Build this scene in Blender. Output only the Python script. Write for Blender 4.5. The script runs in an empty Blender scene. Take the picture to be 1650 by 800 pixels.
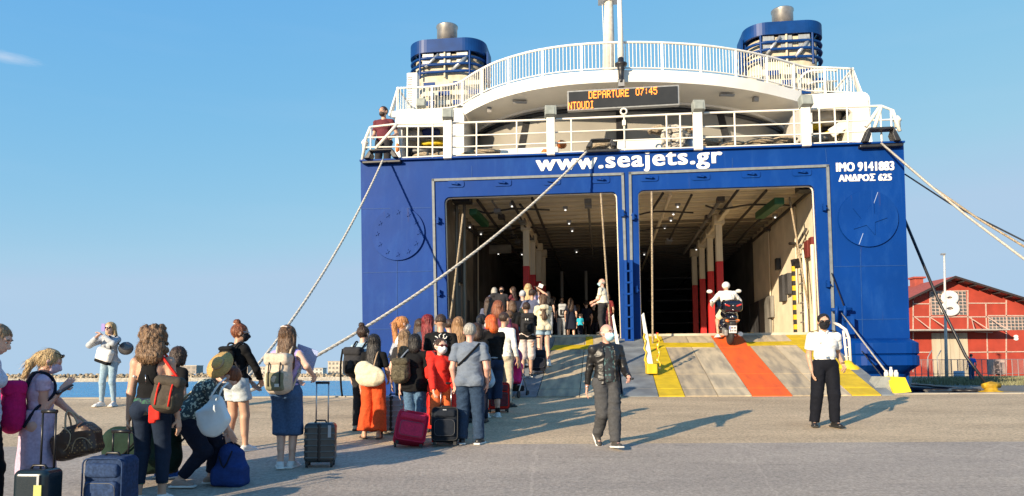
import bpy, math, random
import numpy as np
from mathutils import Vector, Matrix, Euler
from math import radians as rad, sin, cos, pi

# ------------------------------------------------------------------ camera, light, sky
SC = bpy.context.scene
COL = SC.collection
F = 1190.0; PITCH = rad(4.5); ROLL = rad(0.29); CY = 600 - F*math.tan(PITCH)
CAMZ = 1.836
SLOPE = 0.083
cd = bpy.data.cameras.new('camera'); cam = bpy.data.objects.new('camera', cd); COL.objects.link(cam)
cd.sensor_width = 36; cd.lens = F/1650*36; cd.shift_y = (CY-400)/1650; cd.clip_end = 8000; cd.clip_start = 0.1
CM = Matrix.Rotation(pi/2+PITCH, 4, 'X') @ Matrix.Rotation(-ROLL, 4, 'Z')
cam.matrix_world = Matrix.Translation((0, 0, CAMZ)) @ CM
SC.camera = cam
SUN_EL = rad(16.0)
SUN_H = Vector((0.65, 0.76, 0)).normalized()          # horizontal direction the light travels
ld = bpy.data.lights.new('sun', 'SUN'); lo = bpy.data.objects.new('sun', ld); COL.objects.link(lo)
ld.energy = 4.8; ld.angle = rad(0.55); ld.color = (1.0, 0.83, 0.6)
Ldir = Vector((SUN_H.x*cos(SUN_EL), SUN_H.y*cos(SUN_EL), -sin(SUN_EL)))
lo.rotation_euler = Ldir.to_track_quat('-Z', 'Y').to_euler(); lo.location = (-20, -20, 20)
W = bpy.data.worlds.new('World'); SC.world = W; W.use_nodes = True
wt = W.node_tree; wt.nodes.clear()
sk = wt.nodes.new('ShaderNodeTexSky'); sk.sky_type = 'NISHITA'; sk.sun_disc = False
sk.sun_elevation = SUN_EL; sk.sun_rotation = math.atan2(-SUN_H.x, -SUN_H.y)
sk.air_density = 1.0; sk.dust_density = 0.1; sk.ozone_density = 6.0; sk.altitude = 0
bg = wt.nodes.new('ShaderNodeBackground'); bg.inputs[1].default_value = 0.135
wo = wt.nodes.new('ShaderNodeOutputWorld')
# faint high cloud wisps
tc = wt.nodes.new('ShaderNodeTexCoord'); mp = wt.nodes.new('ShaderNodeMapping'); mp.inputs['Scale'].default_value = (2.2, 2.2, 16)
nz = wt.nodes.new('ShaderNodeTexNoise'); nz.inputs['Scale'].default_value = 1.6; nz.inputs['Detail'].default_value = 6
rp = wt.nodes.new('ShaderNodeValToRGB'); rp.color_ramp.elements[0].position = 0.52; rp.color_ramp.elements[1].position = 0.9
rp.color_ramp.elements[1].color = (0.06, 0.06, 0.06, 1)
mx = wt.nodes.new('ShaderNodeMixRGB'); mx.inputs[2].default_value = (2.6, 3.0, 3.6, 1)
hs = wt.nodes.new('ShaderNodeHueSaturation'); hs.inputs['Saturation'].default_value = 1.0
L_ = wt.links.new
L_(tc.outputs['Generated'], mp.inputs[0]); L_(mp.outputs[0], nz.inputs['Vector']); L_(nz.outputs[0], rp.inputs[0])
# one small cirrus streak at its own bearing
def dirpx(px, row):
    d = CM.to_3x3() @ Vector(((px-825)/F, -(row-CY)/F, -1)); return d.normalized()
wd = dirpx(8, 92)
vm = wt.nodes.new('ShaderNodeVectorMath'); vm.operation = 'SUBTRACT'; vm.inputs[1].default_value = wd
m2 = wt.nodes.new('ShaderNodeVectorMath'); m2.operation = 'MULTIPLY'; m2.inputs[1].default_value = (1, 1, 5.5)
vl = wt.nodes.new('ShaderNodeVectorMath'); vl.operation = 'LENGTH'
wn = wt.nodes.new('ShaderNodeTexNoise'); wn.inputs['Scale'].default_value = 60; wn.inputs['Detail'].default_value = 5
ad = wt.nodes.new('ShaderNodeMath'); ad.operation = 'MULTIPLY_ADD'; ad.inputs[1].default_value = 0.02
wr = wt.nodes.new('ShaderNodeMapRange'); wr.inputs[1].default_value = 0.047; wr.inputs[2].default_value = 0.012; wr.inputs[3].default_value = 0; wr.inputs[4].default_value = 0.55
sm = wt.nodes.new('ShaderNodeMath'); sm.operation = 'ADD'; sm.use_clamp = True
L_(tc.outputs['Generated'], vm.inputs[0]); L_(vm.outputs[0], m2.inputs[0]); L_(m2.outputs[0], vl.inputs[0])
L_(mp.outputs[0], wn.inputs['Vector']); L_(wn.outputs[0], ad.inputs[0]); L_(vl.outputs['Value'], ad.inputs[2]); L_(ad.outputs[0], wr.inputs[0])
L_(rp.outputs[0], sm.inputs[0]); L_(wr.outputs[0], sm.inputs[1])
# soft compression of the whole sky, as a phone camera renders it
v1 = wt.nodes.new('ShaderNodeVectorMath'); v1.operation = 'MULTIPLY_ADD'; v1.inputs[1].default_value = (1/6, 1/1.1, 1/.3); v1.inputs[2].default_value = (1, 1, 1)
v2 = wt.nodes.new('ShaderNodeVectorMath'); v2.operation = 'DIVIDE'
v3 = wt.nodes.new('ShaderNodeVectorMath'); v3.operation = 'MULTIPLY'; v3.inputs[1].default_value = (1.42, 3.1, 12.1)
L_(sk.outputs[0], v1.inputs[0]); L_(sk.outputs[0], v2.inputs[0]); L_(v1.outputs[0], v2.inputs[1]); L_(v2.outputs[0], v3.inputs[0])
v4 = wt.nodes.new('ShaderNodeVectorMath'); v4.operation = 'MINIMUM'; v4.inputs[1].default_value = (1.74, 2.45, 3.22); L_(v3.outputs[0], v4.inputs[0]); L_(v4.outputs[0], hs.inputs['Color']); L_(hs.outputs[0], mx.inputs[1]); L_(sm.outputs[0], mx.inputs[0])
L_(mx.outputs[0], bg.inputs[0]); L_(bg.outputs[0], wo.inputs[0])
SC.view_settings.view_transform = 'Standard'; SC.view_settings.look = 'None'
SC.view_settings.exposure = 0.9; SC.view_settings.gamma = 1.0; SC.view_settings.use_curve_mapping = False

random.seed(7); rng = np.random.RandomState(7)

# ------------------------------------------------------------------ picture -> place helpers
CAMP = Vector((0, 0, CAMZ))
def pt(px, row, d):                    # point of the sight line at world y = d
    v = dirpx(px, row); return CAMP + v*(d/v.y)
def onz(px, row, z):
    v = dirpx(px, row); return CAMP + v*((z-CAMZ)/v.z)
def quay(px, row):                     # on the sloping apron z = SLOPE*y
    v = dirpx(px, row); t = CAMZ/(SLOPE*v.y - v.z); return CAMP + v*t
EDGE = 15.9
TL = pt(581, 400, 22.3); TR = pt(1457, 400, 20.4)
SX = Vector((TR.x-TL.x, TR.y-TL.y, 0)); SHIPW = SX.length; SX.normalize(); SY = Vector((-SX.y, SX.x, 0))
SHIPRZ = math.atan2(SX.y, SX.x); S0 = Vector((TL.x, TL.y, 0))
def toS(p): q = p-S0; return Vector((q.dot(SX), q.dot(SY), p.z))
def fromS(x, y, z): return S0 + SX*x + SY*y + Vector((0, 0, z))
def S(px, row, yl=0.0):
    v = dirpx(px, row); t = (yl - (CAMP-S0).dot(SY))/v.dot(SY); return toS(CAMP+v*t)
def SZ(px, row, z): return toS(onz(px, row, z))
DECK = 2.93
RY0 = EDGE-0.25; RZ0 = SLOPE*RY0+0.02
def ramp_z(w):                         # height of the ramp under world point w
    q = toS(w); 
    # ramp runs from world y = RY0 to ship-local y = 0.6
    t = (w.y-RY0)/((S0+SX*q.x+SY*0.6).y-RY0)
    return RZ0+(DECK-RZ0)*min(max(t, 0), 1)
def onramp(px, row):
    d = RY0
    v = dirpx(px, row)
    lo_, hi_ = RY0, 30.0
    for _ in range(40):
        m = (lo_+hi_)/2; p = CAMP+v*(m/v.y)
        if p.z > ramp_z(p): lo_ = m
        else: hi_ = m
    if v.z > 0:
        lo_, hi_ = RY0, 30.0
        # find first point below the surface when marching outwards
        for k in range(400):
            m = RY0+k*0.03; p = CAMP+v*(m/v.y)
            if p.z <= ramp_z(p): return p
    return p

# ------------------------------------------------------------------ materials
MATS = {}
def new_mat(name):
    m = bpy.data.materials.new(name); m.use_nodes = True; nt = m.node_tree
    return m, nt, nt.nodes['Principled BSDF']
def mat(name, col, rough=0.6, metal=0.0, var=0.12, vs=6.0, bump=0.0, bs=40.0, col2=None, stretch=(1, 1, 1), spec=0.5, coat=0.0, sss=0.0, detail=5, lo=0.35, hi=0.65, bdist=0.01, sheen=0.0, emit=None, es=0.0, alpha=1.0, crease=0.0):
    if name in MATS: return MATS[name]
    m, nt, b = new_mat(name); N = nt.nodes.new; K = nt.links.new
    b.inputs['Roughness'].default_value = rough; b.inputs['Metallic'].default_value = metal
    b.inputs['Specular IOR Level'].default_value = spec; b.inputs['Coat Weight'].default_value = coat
    if sheen: b.inputs['Sheen Weight'].default_value = sheen
    if sss: b.inputs['Subsurface Weight'].default_value = sss; b.inputs['Subsurface Scale'].default_value = 0.01; b.inputs['Subsurface Radius'].default_value = (1, .35, .2)
    t = N('ShaderNodeTexCoord'); mpp = N('ShaderNodeMapping'); mpp.inputs['Scale'].default_value = stretch
    K(t.outputs['Object'], mpp.inputs[0])
    n = N('ShaderNodeTexNoise'); n.inputs['Scale'].default_value = vs; n.inputs['Detail'].default_value = detail
    K(mpp.outputs[0], n.inputs['Vector'])
    r = N('ShaderNodeValToRGB'); r.color_ramp.elements[0].position = lo; r.color_ramp.elements[1].position = hi
    c2 = col2 if col2 else tuple(max(0, c*(1-2*var)) for c in col)
    r.color_ramp.elements[0].color = (*c2, 1); r.color_ramp.elements[1].color = (*col, 1)
    K(n.outputs[0], r.inputs[0]); K(r.outputs[0], b.inputs['Base Color'])
    if bump:
        n2 = N('ShaderNodeTexNoise'); n2.inputs['Scale'].default_value = bs; n2.inputs['Detail'].default_value = 4
        K(mpp.outputs[0], n2.inputs['Vector'])
        bp = N('ShaderNodeBump'); bp.inputs['Strength'].default_value = bump; bp.inputs['Distance'].default_value = bdist
        K(n2.outputs[0], bp.inputs['Height']); K(bp.outputs[0], b.inputs['Normal'])
    if crease:                      # sharp wrinkles
        n3 = N('ShaderNodeTexNoise'); n3.noise_type = 'RIDGED_MULTIFRACTAL'; n3.inputs['Scale'].default_value = 8; n3.inputs['Detail'].default_value = 3
        mp3 = N('ShaderNodeMapping'); mp3.inputs['Scale'].default_value = (1, 1, 1.7); mp3.inputs['Rotation'].default_value = (0, .5, .3); K(t.outputs['Object'], mp3.inputs[0]); K(mp3.outputs[0], n3.inputs['Vector'])
        b3 = N('ShaderNodeBump'); b3.inputs['Strength'].default_value = crease; b3.inputs['Distance'].default_value = .018; K(n3.outputs[0], b3.inputs['Height']); K(b3.outputs[0], bp.inputs['Normal'])
    if emit: b.inputs['Emission Color'].default_value = (*emit, 1); b.inputs['Emission Strength'].default_value = es
    MATS[name] = m
    return m
def cloth(name, col, rough=0.85, var=0.1): return mat('cloth_'+name, col, rough=rough, var=var, vs=45, bump=0.4, bs=70, bdist=0.005, spec=.2, crease=.6)
def hairm(name, c1, c2): return mat('hair_'+name, c1, rough=0.45, col2=c2, vs=75, stretch=(1, 1, .1), bump=1.0, bs=110, bdist=0.012, lo=.36, hi=.64, spec=.4)
SKIN = {k: mat('skin_'+k, c, rough=0.5, var=0.07, vs=9, sss=0.12, bump=.15, bs=120, bdist=.002) for k, c in dict(fair=(.62, .38, .28), mid=(.5, .29, .19), tan=(.42, .23, .145), rosy=(.6, .33, .25)).items()}
M = {}
M['dark'] = mat('dark_eye', (.012, .01, .01), rough=.2)
M['mask_blue'] = cloth('mask_blue', (.42, .68, .74)); M['mask_white'] = cloth('mask_white', (.75, .75, .73)); M['mask_black'] = cloth('mask_black', (.015, .015, .018))
M['rubber'] = mat('rubber', (.02, .02, .02), rough=.7); M['chrome'] = mat('polished_metal', (.55, .55, .55), rough=.28, metal=1, var=.05)
M['black_metal'] = mat('black_metal', (.02, .02, .022), rough=.35, metal=.3)

# ------------------------------------------------------------------ object helpers
def tag(o, label=None, cat=None, group=None, kind=None):
    if label: o['label'] = label
    if cat: o['category'] = cat
    if group: o['group'] = group
    if kind: o['kind'] = kind
    return o
def empty(name, loc=(0, 0, 0), rz=0.0, label=None, cat=None, group=None):
    o = bpy.data.objects.new(name, None); COL.objects.link(o); o.location = loc; o.rotation_euler = (0, 0, rz); o.empty_display_size = .2
    return tag(o, label, cat, group)
def link(name, me, m=None, parent=None, loc=None, rot=None, scale=None):
    o = bpy.data.objects.new(name, me); COL.objects.link(o)
    if m is not None and not me.materials: me.materials.append(m)
    if parent: o.parent = parent
    if loc is not None: o.location = loc
    if rot is not None: o.rotation_euler = rot
    if scale is not None: o.scale = scale
    return o
class MB:
    def __init__(s): s.v = []; s.f = []; s.sm = []
    def add(s, vs, fs, smooth=False):
        b = len(s.v); s.v += [tuple(v) for v in vs]; s.f += [tuple(i+b for i in f) for f in fs]; s.sm += [smooth]*len(fs); return s
    def box(s, c, d, R=None):
        c = Vector(c); hx, hy, hz = d[0]/2, d[1]/2, d[2]/2
        vs = [Vector((x*hx, y*hy, z*hz)) for x in (-1, 1) for y in (-1, 1) for z in (-1, 1)]
        if R is not None: vs = [R @ v for v in vs]
        return s.add([c+v for v in vs], [(0, 1, 3, 2), (4, 6, 7, 5), (0, 4, 5, 1), (2, 3, 7, 6), (0, 2, 6, 4), (1, 5, 7, 3)])
    def beam(s, a, b, w, h, up=(0, 0, 1)):           # box from a to b, width w sideways, h along up
        a = Vector(a); b = Vector(b); d = (b-a); L = d.length; d.normalize(); up = Vector(up)
        x = d.cross(up)
        if x.length < 1e-4: x = d.cross(Vector((1, 0, 0)))
        x.normalize(); u = x.cross(d)
        R = Matrix((x, d, u)).transposed()
        return s.box((a+b)/2, (w, L, h), R)
    def tube(s, pts, r, n=8, caps=True, closed=False):
        pts = [Vector(p) for p in pts]; rs = r if isinstance(r, (list, tuple)) else [r]*len(pts)
        N = len(pts); ring = []; prev = None; vs = []
        for i, p in enumerate(pts):
            if closed: d = pts[(i+1) % N]-pts[i-1]
            else: d = pts[min(i+1, N-1)]-pts[max(i-1, 0)]
            d.normalize()
            if prev is None:
                x = d.cross(Vector((0, 0, 1)))
                if x.length < .05: x = d.cross(Vector((1, 0, 0)))
            else: x = prev - d*prev.dot(d)
            x.normalize(); prev = x; y = d.cross(x)
            for k in range(n):
                a = 2*pi*k/n; vs.append(p+(x*cos(a)+y*sin(a))*rs[i])
        fs = []
        for i in range(N if closed else N-1):
            j = (i+1) % N
            for k in range(n): fs.append((i*n+k, i*n+(k+1) % n, j*n+(k+1) % n, j*n+k))
        b = len(s.v); s.add(vs, fs, True)
        if caps and not closed:
            s.f += [tuple(b+k for k in reversed(range(n))), tuple(b+(N-1)*n+k for k in range(n))]; s.sm += [False, False]
        return s
    def loft(s, rings, smooth=True, caps=True):
        n = len(rings[0]); vs = [v for r in rings for v in r]; fs = []
        for i in range(len(rings)-1):
            for k in range(n): fs.append((i*n+k, i*n+(k+1) % n, (i+1)*n+(k+1) % n, (i+1)*n+k))
        b = len(s.v); s.add(vs, fs, smooth)
        if caps:
            s.f += [tuple(b+k for k in reversed(range(n))), tuple(b+(len(rings)-1)*n+k for k in range(n))]; s.sm += [False]*2
        return s
    def prism(s, poly, axis, lo_, hi_):              # poly of (a,b); axis 'x','y','z' = extrusion axis
        def P(a, b, t): return {'x': (t, a, b), 'y': (a, t, b), 'z': (a, b, t)}[axis]
        n = len(poly); vs = [P(a, b, lo_) for a, b in poly]+[P(a, b, hi_) for a, b in poly]
        fs = [tuple(range(n)), tuple(reversed(range(n, 2*n)))]+[(k, k+n, (k+1) % n+n, (k+1) % n) for k in range(n)]
        return s.add(vs, fs)
    def lathe(s, prof, c=(0, 0, 0), n=24, R=None, smooth=True):
        c = Vector(c); rings = []
        for r, z in prof:
            ring = [Vector((r*cos(2*pi*k/n), r*sin(2*pi*k/n), z)) for k in range(n)]
            if R is not None: ring = [R @ v for v in ring]
            rings.append([c+v for v in ring])
        return s.loft(rings, smooth)
    def ell(s, c, r, R=None, n=12, m=8):
        c = Vector(c); rings = []
        for j in range(m+1):
            th = pi*j/m; q = max(sin(th), .02)
            ring = [Vector((r[0]*q*cos(2*pi*k/n), r[1]*q*sin(2*pi*k/n), -r[2]*cos(th))) for k in range(n)]
            if R is not None: ring = [R @ v for v in ring]
            rings.append([c+v for v in ring])
        return s.loft(rings)
    def mesh(s, name):
        me = bpy.data.meshes.new(name); me.from_pydata(s.v, [], s.f); me.polygons.foreach_set('use_smooth', s.sm); me.update()
        import bmesh as _b
        bm = _b.new(); bm.from_mesh(me); _b.ops.recalc_face_normals(bm, faces=bm.faces); bm.to_mesh(me); bm.free()
        return me
    def build(s, name, m, parent=None, loc=None, rot=None, bevel=0):
        me = s.mesh(name); me.materials.append(m); o = link(name, me, None, parent, loc, rot)
        if bevel:
            md = o.modifiers.new('bevel', 'BEVEL'); md.width = bevel; md.segments = 2; md.limit_method = 'ANGLE'; md.angle_limit = rad(40)
        return o
UNIT = {}
def unit(kind, m):
    k = (kind, m.name)
    if k not in UNIT:
        b = MB()
        if kind == 'rod': b.tube([(0, 0, 0), (0, 0, 1)], 1.0, n=8)
        elif kind == 'box': b.box((0, 0, 0), (1, 1, 1))
        me = b.mesh(kind); me.materials.append(m); UNIT[k] = me
    return UNIT[k]
def rod(name, a, b, r, m, parent=None):
    a = Vector(a); b = Vector(b); d = b-a
    o = link(name, unit('rod', m), None, parent, a); o.rotation_euler = d.to_track_quat('Z', 'Y').to_euler(); o.scale = (r, r, d.length); return o
def ubox(name, c, dim, m, parent=None, rot=None): return link(name, unit('box', m), None, parent, c, rot, dim)
def rrect(w, h, r, n=5):
    out = []
    for cx, cy, a0 in ((w/2-r, h/2-r, 0), (-w/2+r, h/2-r, 90), (-w/2+r, -h/2+r, 180), (w/2-r, -h/2+r, 270)):
        for k in range(n+1):
            a = rad(a0+90*k/n); out.append((cx+r*cos(a), cy+r*sin(a)))
    return out
def plate(name, outline, holes, thick, m, parent=None, matrix=None):   # flat sheet with holes in its own xy plane, thick along z
    cu = bpy.data.curves.new(name, 'CURVE'); cu.dimensions = '2D'; cu.fill_mode = 'BOTH'; cu.extrude = thick/2
    for poly in [outline]+holes:
        sp = cu.splines.new('POLY'); sp.points.add(len(poly)-1)
        for p, q in zip(sp.points, poly): p.co = (q[0], q[1], 0, 1)
        sp.use_cyclic_u = True
    t = bpy.data.objects.new('tmp', cu); COL.objects.link(t)
    dg = bpy.context.evaluated_depsgraph_get(); me = bpy.data.meshes.new_from_object(t.evaluated_get(dg)); bpy.data.objects.remove(t)
    if matrix is not None: me.transform(matrix)
    me.name = name; me.materials.clear(); me.materials.append(m)
    return link(name, me, None, parent)
def text(name, s, size, m, parent, matrix, off=0.0, ext=0.004, width=None, spacing=1.0, height=None, bold=0.0):
    cu = bpy.data.curves.new(name, 'FONT'); cu.body = s; cu.size = size; cu.offset = off; cu.extrude = ext; cu.space_character = spacing; cu.resolution_u = 4
    t = bpy.data.objects.new('tmp', cu); COL.objects.link(t)
    dg = bpy.context.evaluated_depsgraph_get(); me = bpy.data.meshes.new_from_object(t.evaluated_get(dg)); bpy.data.objects.remove(t)
    xs = [v.co.x for v in me.vertices]; ys = [v.co.y for v in me.vertices]
    if not xs: return None
    sx = width/(max(xs)-min(xs)) if width else 1; sy = height/(max(ys)-min(ys)) if height else 1
    me.transform(Matrix.Translation((-min(xs)*sx, -min(ys)*sy, 0)) @ Matrix.Diagonal((sx, sy, 1, 1)))
    if bold:
        import bmesh as _b
        bm = _b.new()
        for k, dx in enumerate((-bold, -bold*.5, 0, bold*.5, bold)):
            for dy in ((-bold*.3, 0, bold*.3)):
                m3 = me.copy(); m3.transform(Matrix.Translation((dx, dy, .0006*(k*3+dy/bold*3)))); bm.from_mesh(m3)
        bm.to_mesh(me); bm.free()
    me.transform(matrix); me.name = name; me.materials.clear(); me.materials.append(m)
    return link(name, me, None, parent)

# ------------------------------------------------------------------ signed-distance modelling (soft bodies, cloth, hair, bags)
def _h(ix, iy, iz):
    n = (ix*73856093) ^ (iy*19349663) ^ (iz*83492791)
    n = (n ^ (n >> 13))*1274126177 & 0x7fffffff
    return ((n ^ (n >> 16)) & 0xffff)/65535.0
def vnoise(P, sc, seed=0):
    Q = P*np.asarray(sc)+seed*17.31; I = np.floor(Q).astype(np.int64); f = Q-I; f = f*f*(3-2*f); o = 0
    for a in (0, 1):
        for b in (0, 1):
            for c in (0, 1):
                w = (f[:, 0] if a else 1-f[:, 0])*(f[:, 1] if b else 1-f[:, 1])*(f[:, 2] if c else 1-f[:, 2])
                o = o+w*_h(I[:, 0]+a, I[:, 1]+b, I[:, 2]+c)
    return o*2-1
def A(v): return np.array([v[0], v[1], v[2]], dtype=np.float32)
class Cone:                                     # rounded cone a->b, optional flattening along unit vector n by factor q, optional clips [(point, normal)]
    def __init__(s, a, b, ra, rb, k=None, n=None, q=1.0, clip=None, neg=False):
        s.a, s.b, s.ra, s.rb, s.k, s.q, s.clip, s.neg = A(a), A(b), ra, rb, k, q, clip, neg; s.n = A(n)/np.linalg.norm(A(n)) if n is not None else None
    def grow(s, e): c = Cone(s.a, s.b, s.ra+e, s.rb+e, s.k, s.n, s.q, s.clip, s.neg); return c
    def box(s):
        m = max(s.ra, s.rb); return np.minimum(s.a, s.b)-m, np.maximum(s.a, s.b)+m
    def d(s, P):
        D = P-s.a; ba = s.b-s.a; L2 = float(ba@ba)+1e-9
        t = np.clip((D@ba)/L2, 0, 1)
        V = D-t[..., None]*ba
        r = s.ra+(s.rb-s.ra)*t
        if s.n is not None:
            c = V@s.n; V = V+(c*(1/s.q-1))[..., None]*s.n
            return (np.linalg.norm(V, axis=-1)-r)*(s.q**.5)
        return np.linalg.norm(V, axis=-1)-r
class Ell:
    def __init__(s, c, r, R=None, k=None, clip=None, neg=False):
        s.c, s.r, s.k, s.clip, s.neg = A(c), A(r), k, clip, neg; s.R = np.array(R, dtype=np.float32) if R is not None else None
    def grow(s, e): return Ell(s.c, s.r+e, s.R, s.k, s.clip, s.neg)
    def box(s):
        if s.R is None: return s.c-s.r, s.c+s.r
        e = np.abs(s.R)@s.r; return s.c-e, s.c+e
    def d(s, P):
        p = P-s.c
        if s.R is not None: p = p@s.R
        k0 = np.linalg.norm(p/s.r, axis=-1); k1 = np.linalg.norm(p/(s.r*s.r), axis=-1)+1e-9
        return k0*(k0-1)/k1
class RBox:
    def __init__(s, c, h, r=0.02, R=None, k=None, clip=None, neg=False):
        s.c, s.h, s.r, s.k, s.clip, s.neg = A(c), A(h), r, k, clip, neg; s.R = np.array(R, dtype=np.float32) if R is not None else None
    def grow(s, e): return RBox(s.c, s.h+e, s.r, s.R, s.k, s.clip, s.neg)
    def box(s):
        if s.R is None: return s.c-s.h, s.c+s.h
        e = np.abs(s.R)@s.h; return s.c-e, s.c+e
    def d(s, P):
        p = P-s.c
        if s.R is not None: p = p@s.R
        q = np.abs(p)-(s.h-s.r)
        return np.linalg.norm(np.maximum(q, 0), axis=-1)+np.minimum(q.max(axis=-1), 0)-s.r
def sdf_arrays(prims, h, k=0.02, clips=None):
    los, his = zip(*[p.box() for p in prims if not p.neg]); lo_ = np.min(los, 0)-3*h; hi_ = np.max(his, 0)+3*h
    n = np.ceil((hi_-lo_)/h).astype(int)+1
    Fd = np.full(n, 10.0, dtype=np.float32)
    ax = [lo_[i]+h*np.arange(n[i], dtype=np.float32) for i in range(3)]
    for p in sorted(prims, key=lambda q: q.neg):
        a, b = p.box(); kk = p.k if p.k is not None else k; mg = kk+2.5*h
        i0 = np.maximum(np.floor((a-mg-lo_)/h).astype(int), 0); i1 = np.minimum(np.ceil((b+mg-lo_)/h).astype(int)+1, n)
        if (i1 <= i0).any(): continue
        sl = tuple(slice(i0[i], i1[i]) for i in range(3))
        P = np.stack(np.meshgrid(ax[0][sl[0]], ax[1][sl[1]], ax[2][sl[2]], indexing='ij'), -1)
        d = p.d(P)
        if p.clip:
            for cp, cn in p.clip:
                cn = A(cn)/np.linalg.norm(A(cn)); d = np.maximum(d, (P-A(cp))@cn)
        o = Fd[sl]
        if p.neg: Fd[sl] = np.maximum(o, -d)
        elif kk > 1e-5:
            hh = np.clip(kk-np.abs(o-d), 0, None)/kk; Fd[sl] = np.minimum(o, d)-hh*hh*kk*.25
        else: Fd[sl] = np.minimum(o, d)
    if clips:
        P = np.stack(np.meshgrid(*ax, indexing='ij'), -1)
        for cp, cn in clips:
            cn = A(cn)/np.linalg.norm(A(cn)); Fd = np.maximum(Fd, (P-A(cp))@cn)
    return surfnets(Fd, lo_, h)
def surfnets(Fd, org, h):
    s = Fd < 0
    c = np.zeros(tuple(np.array(Fd.shape)-1), dtype=np.int8)
    for a in (0, 1):
        for b in (0, 1):
            for e in (0, 1): c += s[a:a+c.shape[0], b:b+c.shape[1], e:e+c.shape[2]]
    act = (c > 0) & (c < 8); I = np.argwhere(act)
    if len(I) == 0: return np.zeros((0, 3)), np.zeros((0, 4), int)
    idx = np.full(c.shape, -1, dtype=np.int64); idx[act] = np.arange(len(I))
    acc = np.zeros((len(I), 3)); cnt = np.zeros(len(I))
    for axis in range(3):
        o = [i for i in range(3) if i != axis]
        for u in (0, 1):
            for w in (0, 1):
                d0 = np.zeros(3, int); d0[o[0]] = u; d0[o[1]] = w; d1 = d0.copy(); d1[axis] = 1
                f0 = Fd[tuple((I+d0).T)]; f1 = Fd[tuple((I+d1).T)]; m = (f0 < 0) != (f1 < 0)
                t = np.where(m, f0/np.where(m, f0-f1, 1), 0)
                p = d0+t[:, None]*(d1-d0); acc += p*m[:, None]; cnt += m
    V = (I+acc/cnt[:, None])*h+org
    faces = []
    for axis in range(3):
        o = [(axis+1) % 3, (axis+2) % 3]
        sl0 = [slice(None)]*3; sl1 = [slice(None)]*3; sl0[axis] = slice(0, -1); sl1[axis] = slice(1, None)
        a0 = s[tuple(sl0)]; a1 = s[tuple(sl1)]; E = np.argwhere(a0 != a1); inside = a0[tuple(E.T)]
        ok = (E[:, o[0]] > 0) & (E[:, o[1]] > 0) & (E[:, o[0]] < c.shape[o[0]]) & (E[:, o[1]] < c.shape[o[1]])
        E = E[ok]; inside = inside[ok]
        def g(u, w):
            Q = E.copy(); Q[:, o[0]] -= u; Q[:, o[1]] -= w; return idx[tuple(Q.T)]
        q = np.stack([g(1, 1), g(0, 1), g(0, 0), g(1, 0)], 1)
        q[~inside] = q[~inside][:, ::-1]; faces.append(q)
    Fc = np.concatenate(faces); Fc = Fc[(Fc >= 0).all(1)]
    return V, Fc
def vnormals(V, Q):
    n = np.cross(V[Q[:, 2]]-V[Q[:, 0]], V[Q[:, 3]]-V[Q[:, 1]]); N = np.zeros_like(V)
    for k in range(4): np.add.at(N, Q[:, k], n)
    return N/(np.linalg.norm(N, axis=1)[:, None]+1e-12)
def np_mesh(name, V, Q):
    me = bpy.data.meshes.new(name); me.vertices.add(len(V)); me.vertices.foreach_set('co', V.astype(np.float32).ravel())
    me.loops.add(len(Q)*4); me.loops.foreach_set('vertex_index', Q.astype(np.int32).ravel())
    me.polygons.add(len(Q)); me.polygons.foreach_set('loop_start', np.arange(0, len(Q)*4, 4, dtype=np.int32)); me.polygons.foreach_set('loop_total', np.full(len(Q), 4, dtype=np.int32))
    me.polygons.foreach_set('use_smooth', np.ones(len(Q), dtype=bool)); me.update(calc_edges=True); me.validate(); return me
def fold(V, Q, amp, sc, seed, ridged=True):      # cloth folds / hair locks pushed along the normals
    N = vnormals(V, Q)
    w = vnoise(V+0.03*np.stack([vnoise(V, 9, seed+5)]*3, 1), sc, seed)
    if ridged: w = 1-2*np.abs(w)
    w2 = vnoise(V, np.asarray(sc)*2.3, seed+9)
    return V+N*(amp*(0.7*w+0.3*w2))[:, None]
NSEED = [0]
def sdfo(name, prims, m, parent, vox=0.012, k=0.02, clips=None, amp=0.0, sc=(10, 10, 10), ridged=True, extra=None):
    V, Q = sdf_arrays(prims, vox, k, clips)
    if amp and len(V):
        NSEED[0] += 1; V = fold(V, Q, amp, sc, NSEED[0], ridged)
    if extra:
        for V2, Q2 in extra: Q = np.concatenate([Q, Q2+len(V)]); V = np.concatenate([V, V2])
    me = np_mesh(name, V, Q); me.materials.append(m)
    return link(name, me, None, parent)
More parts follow.
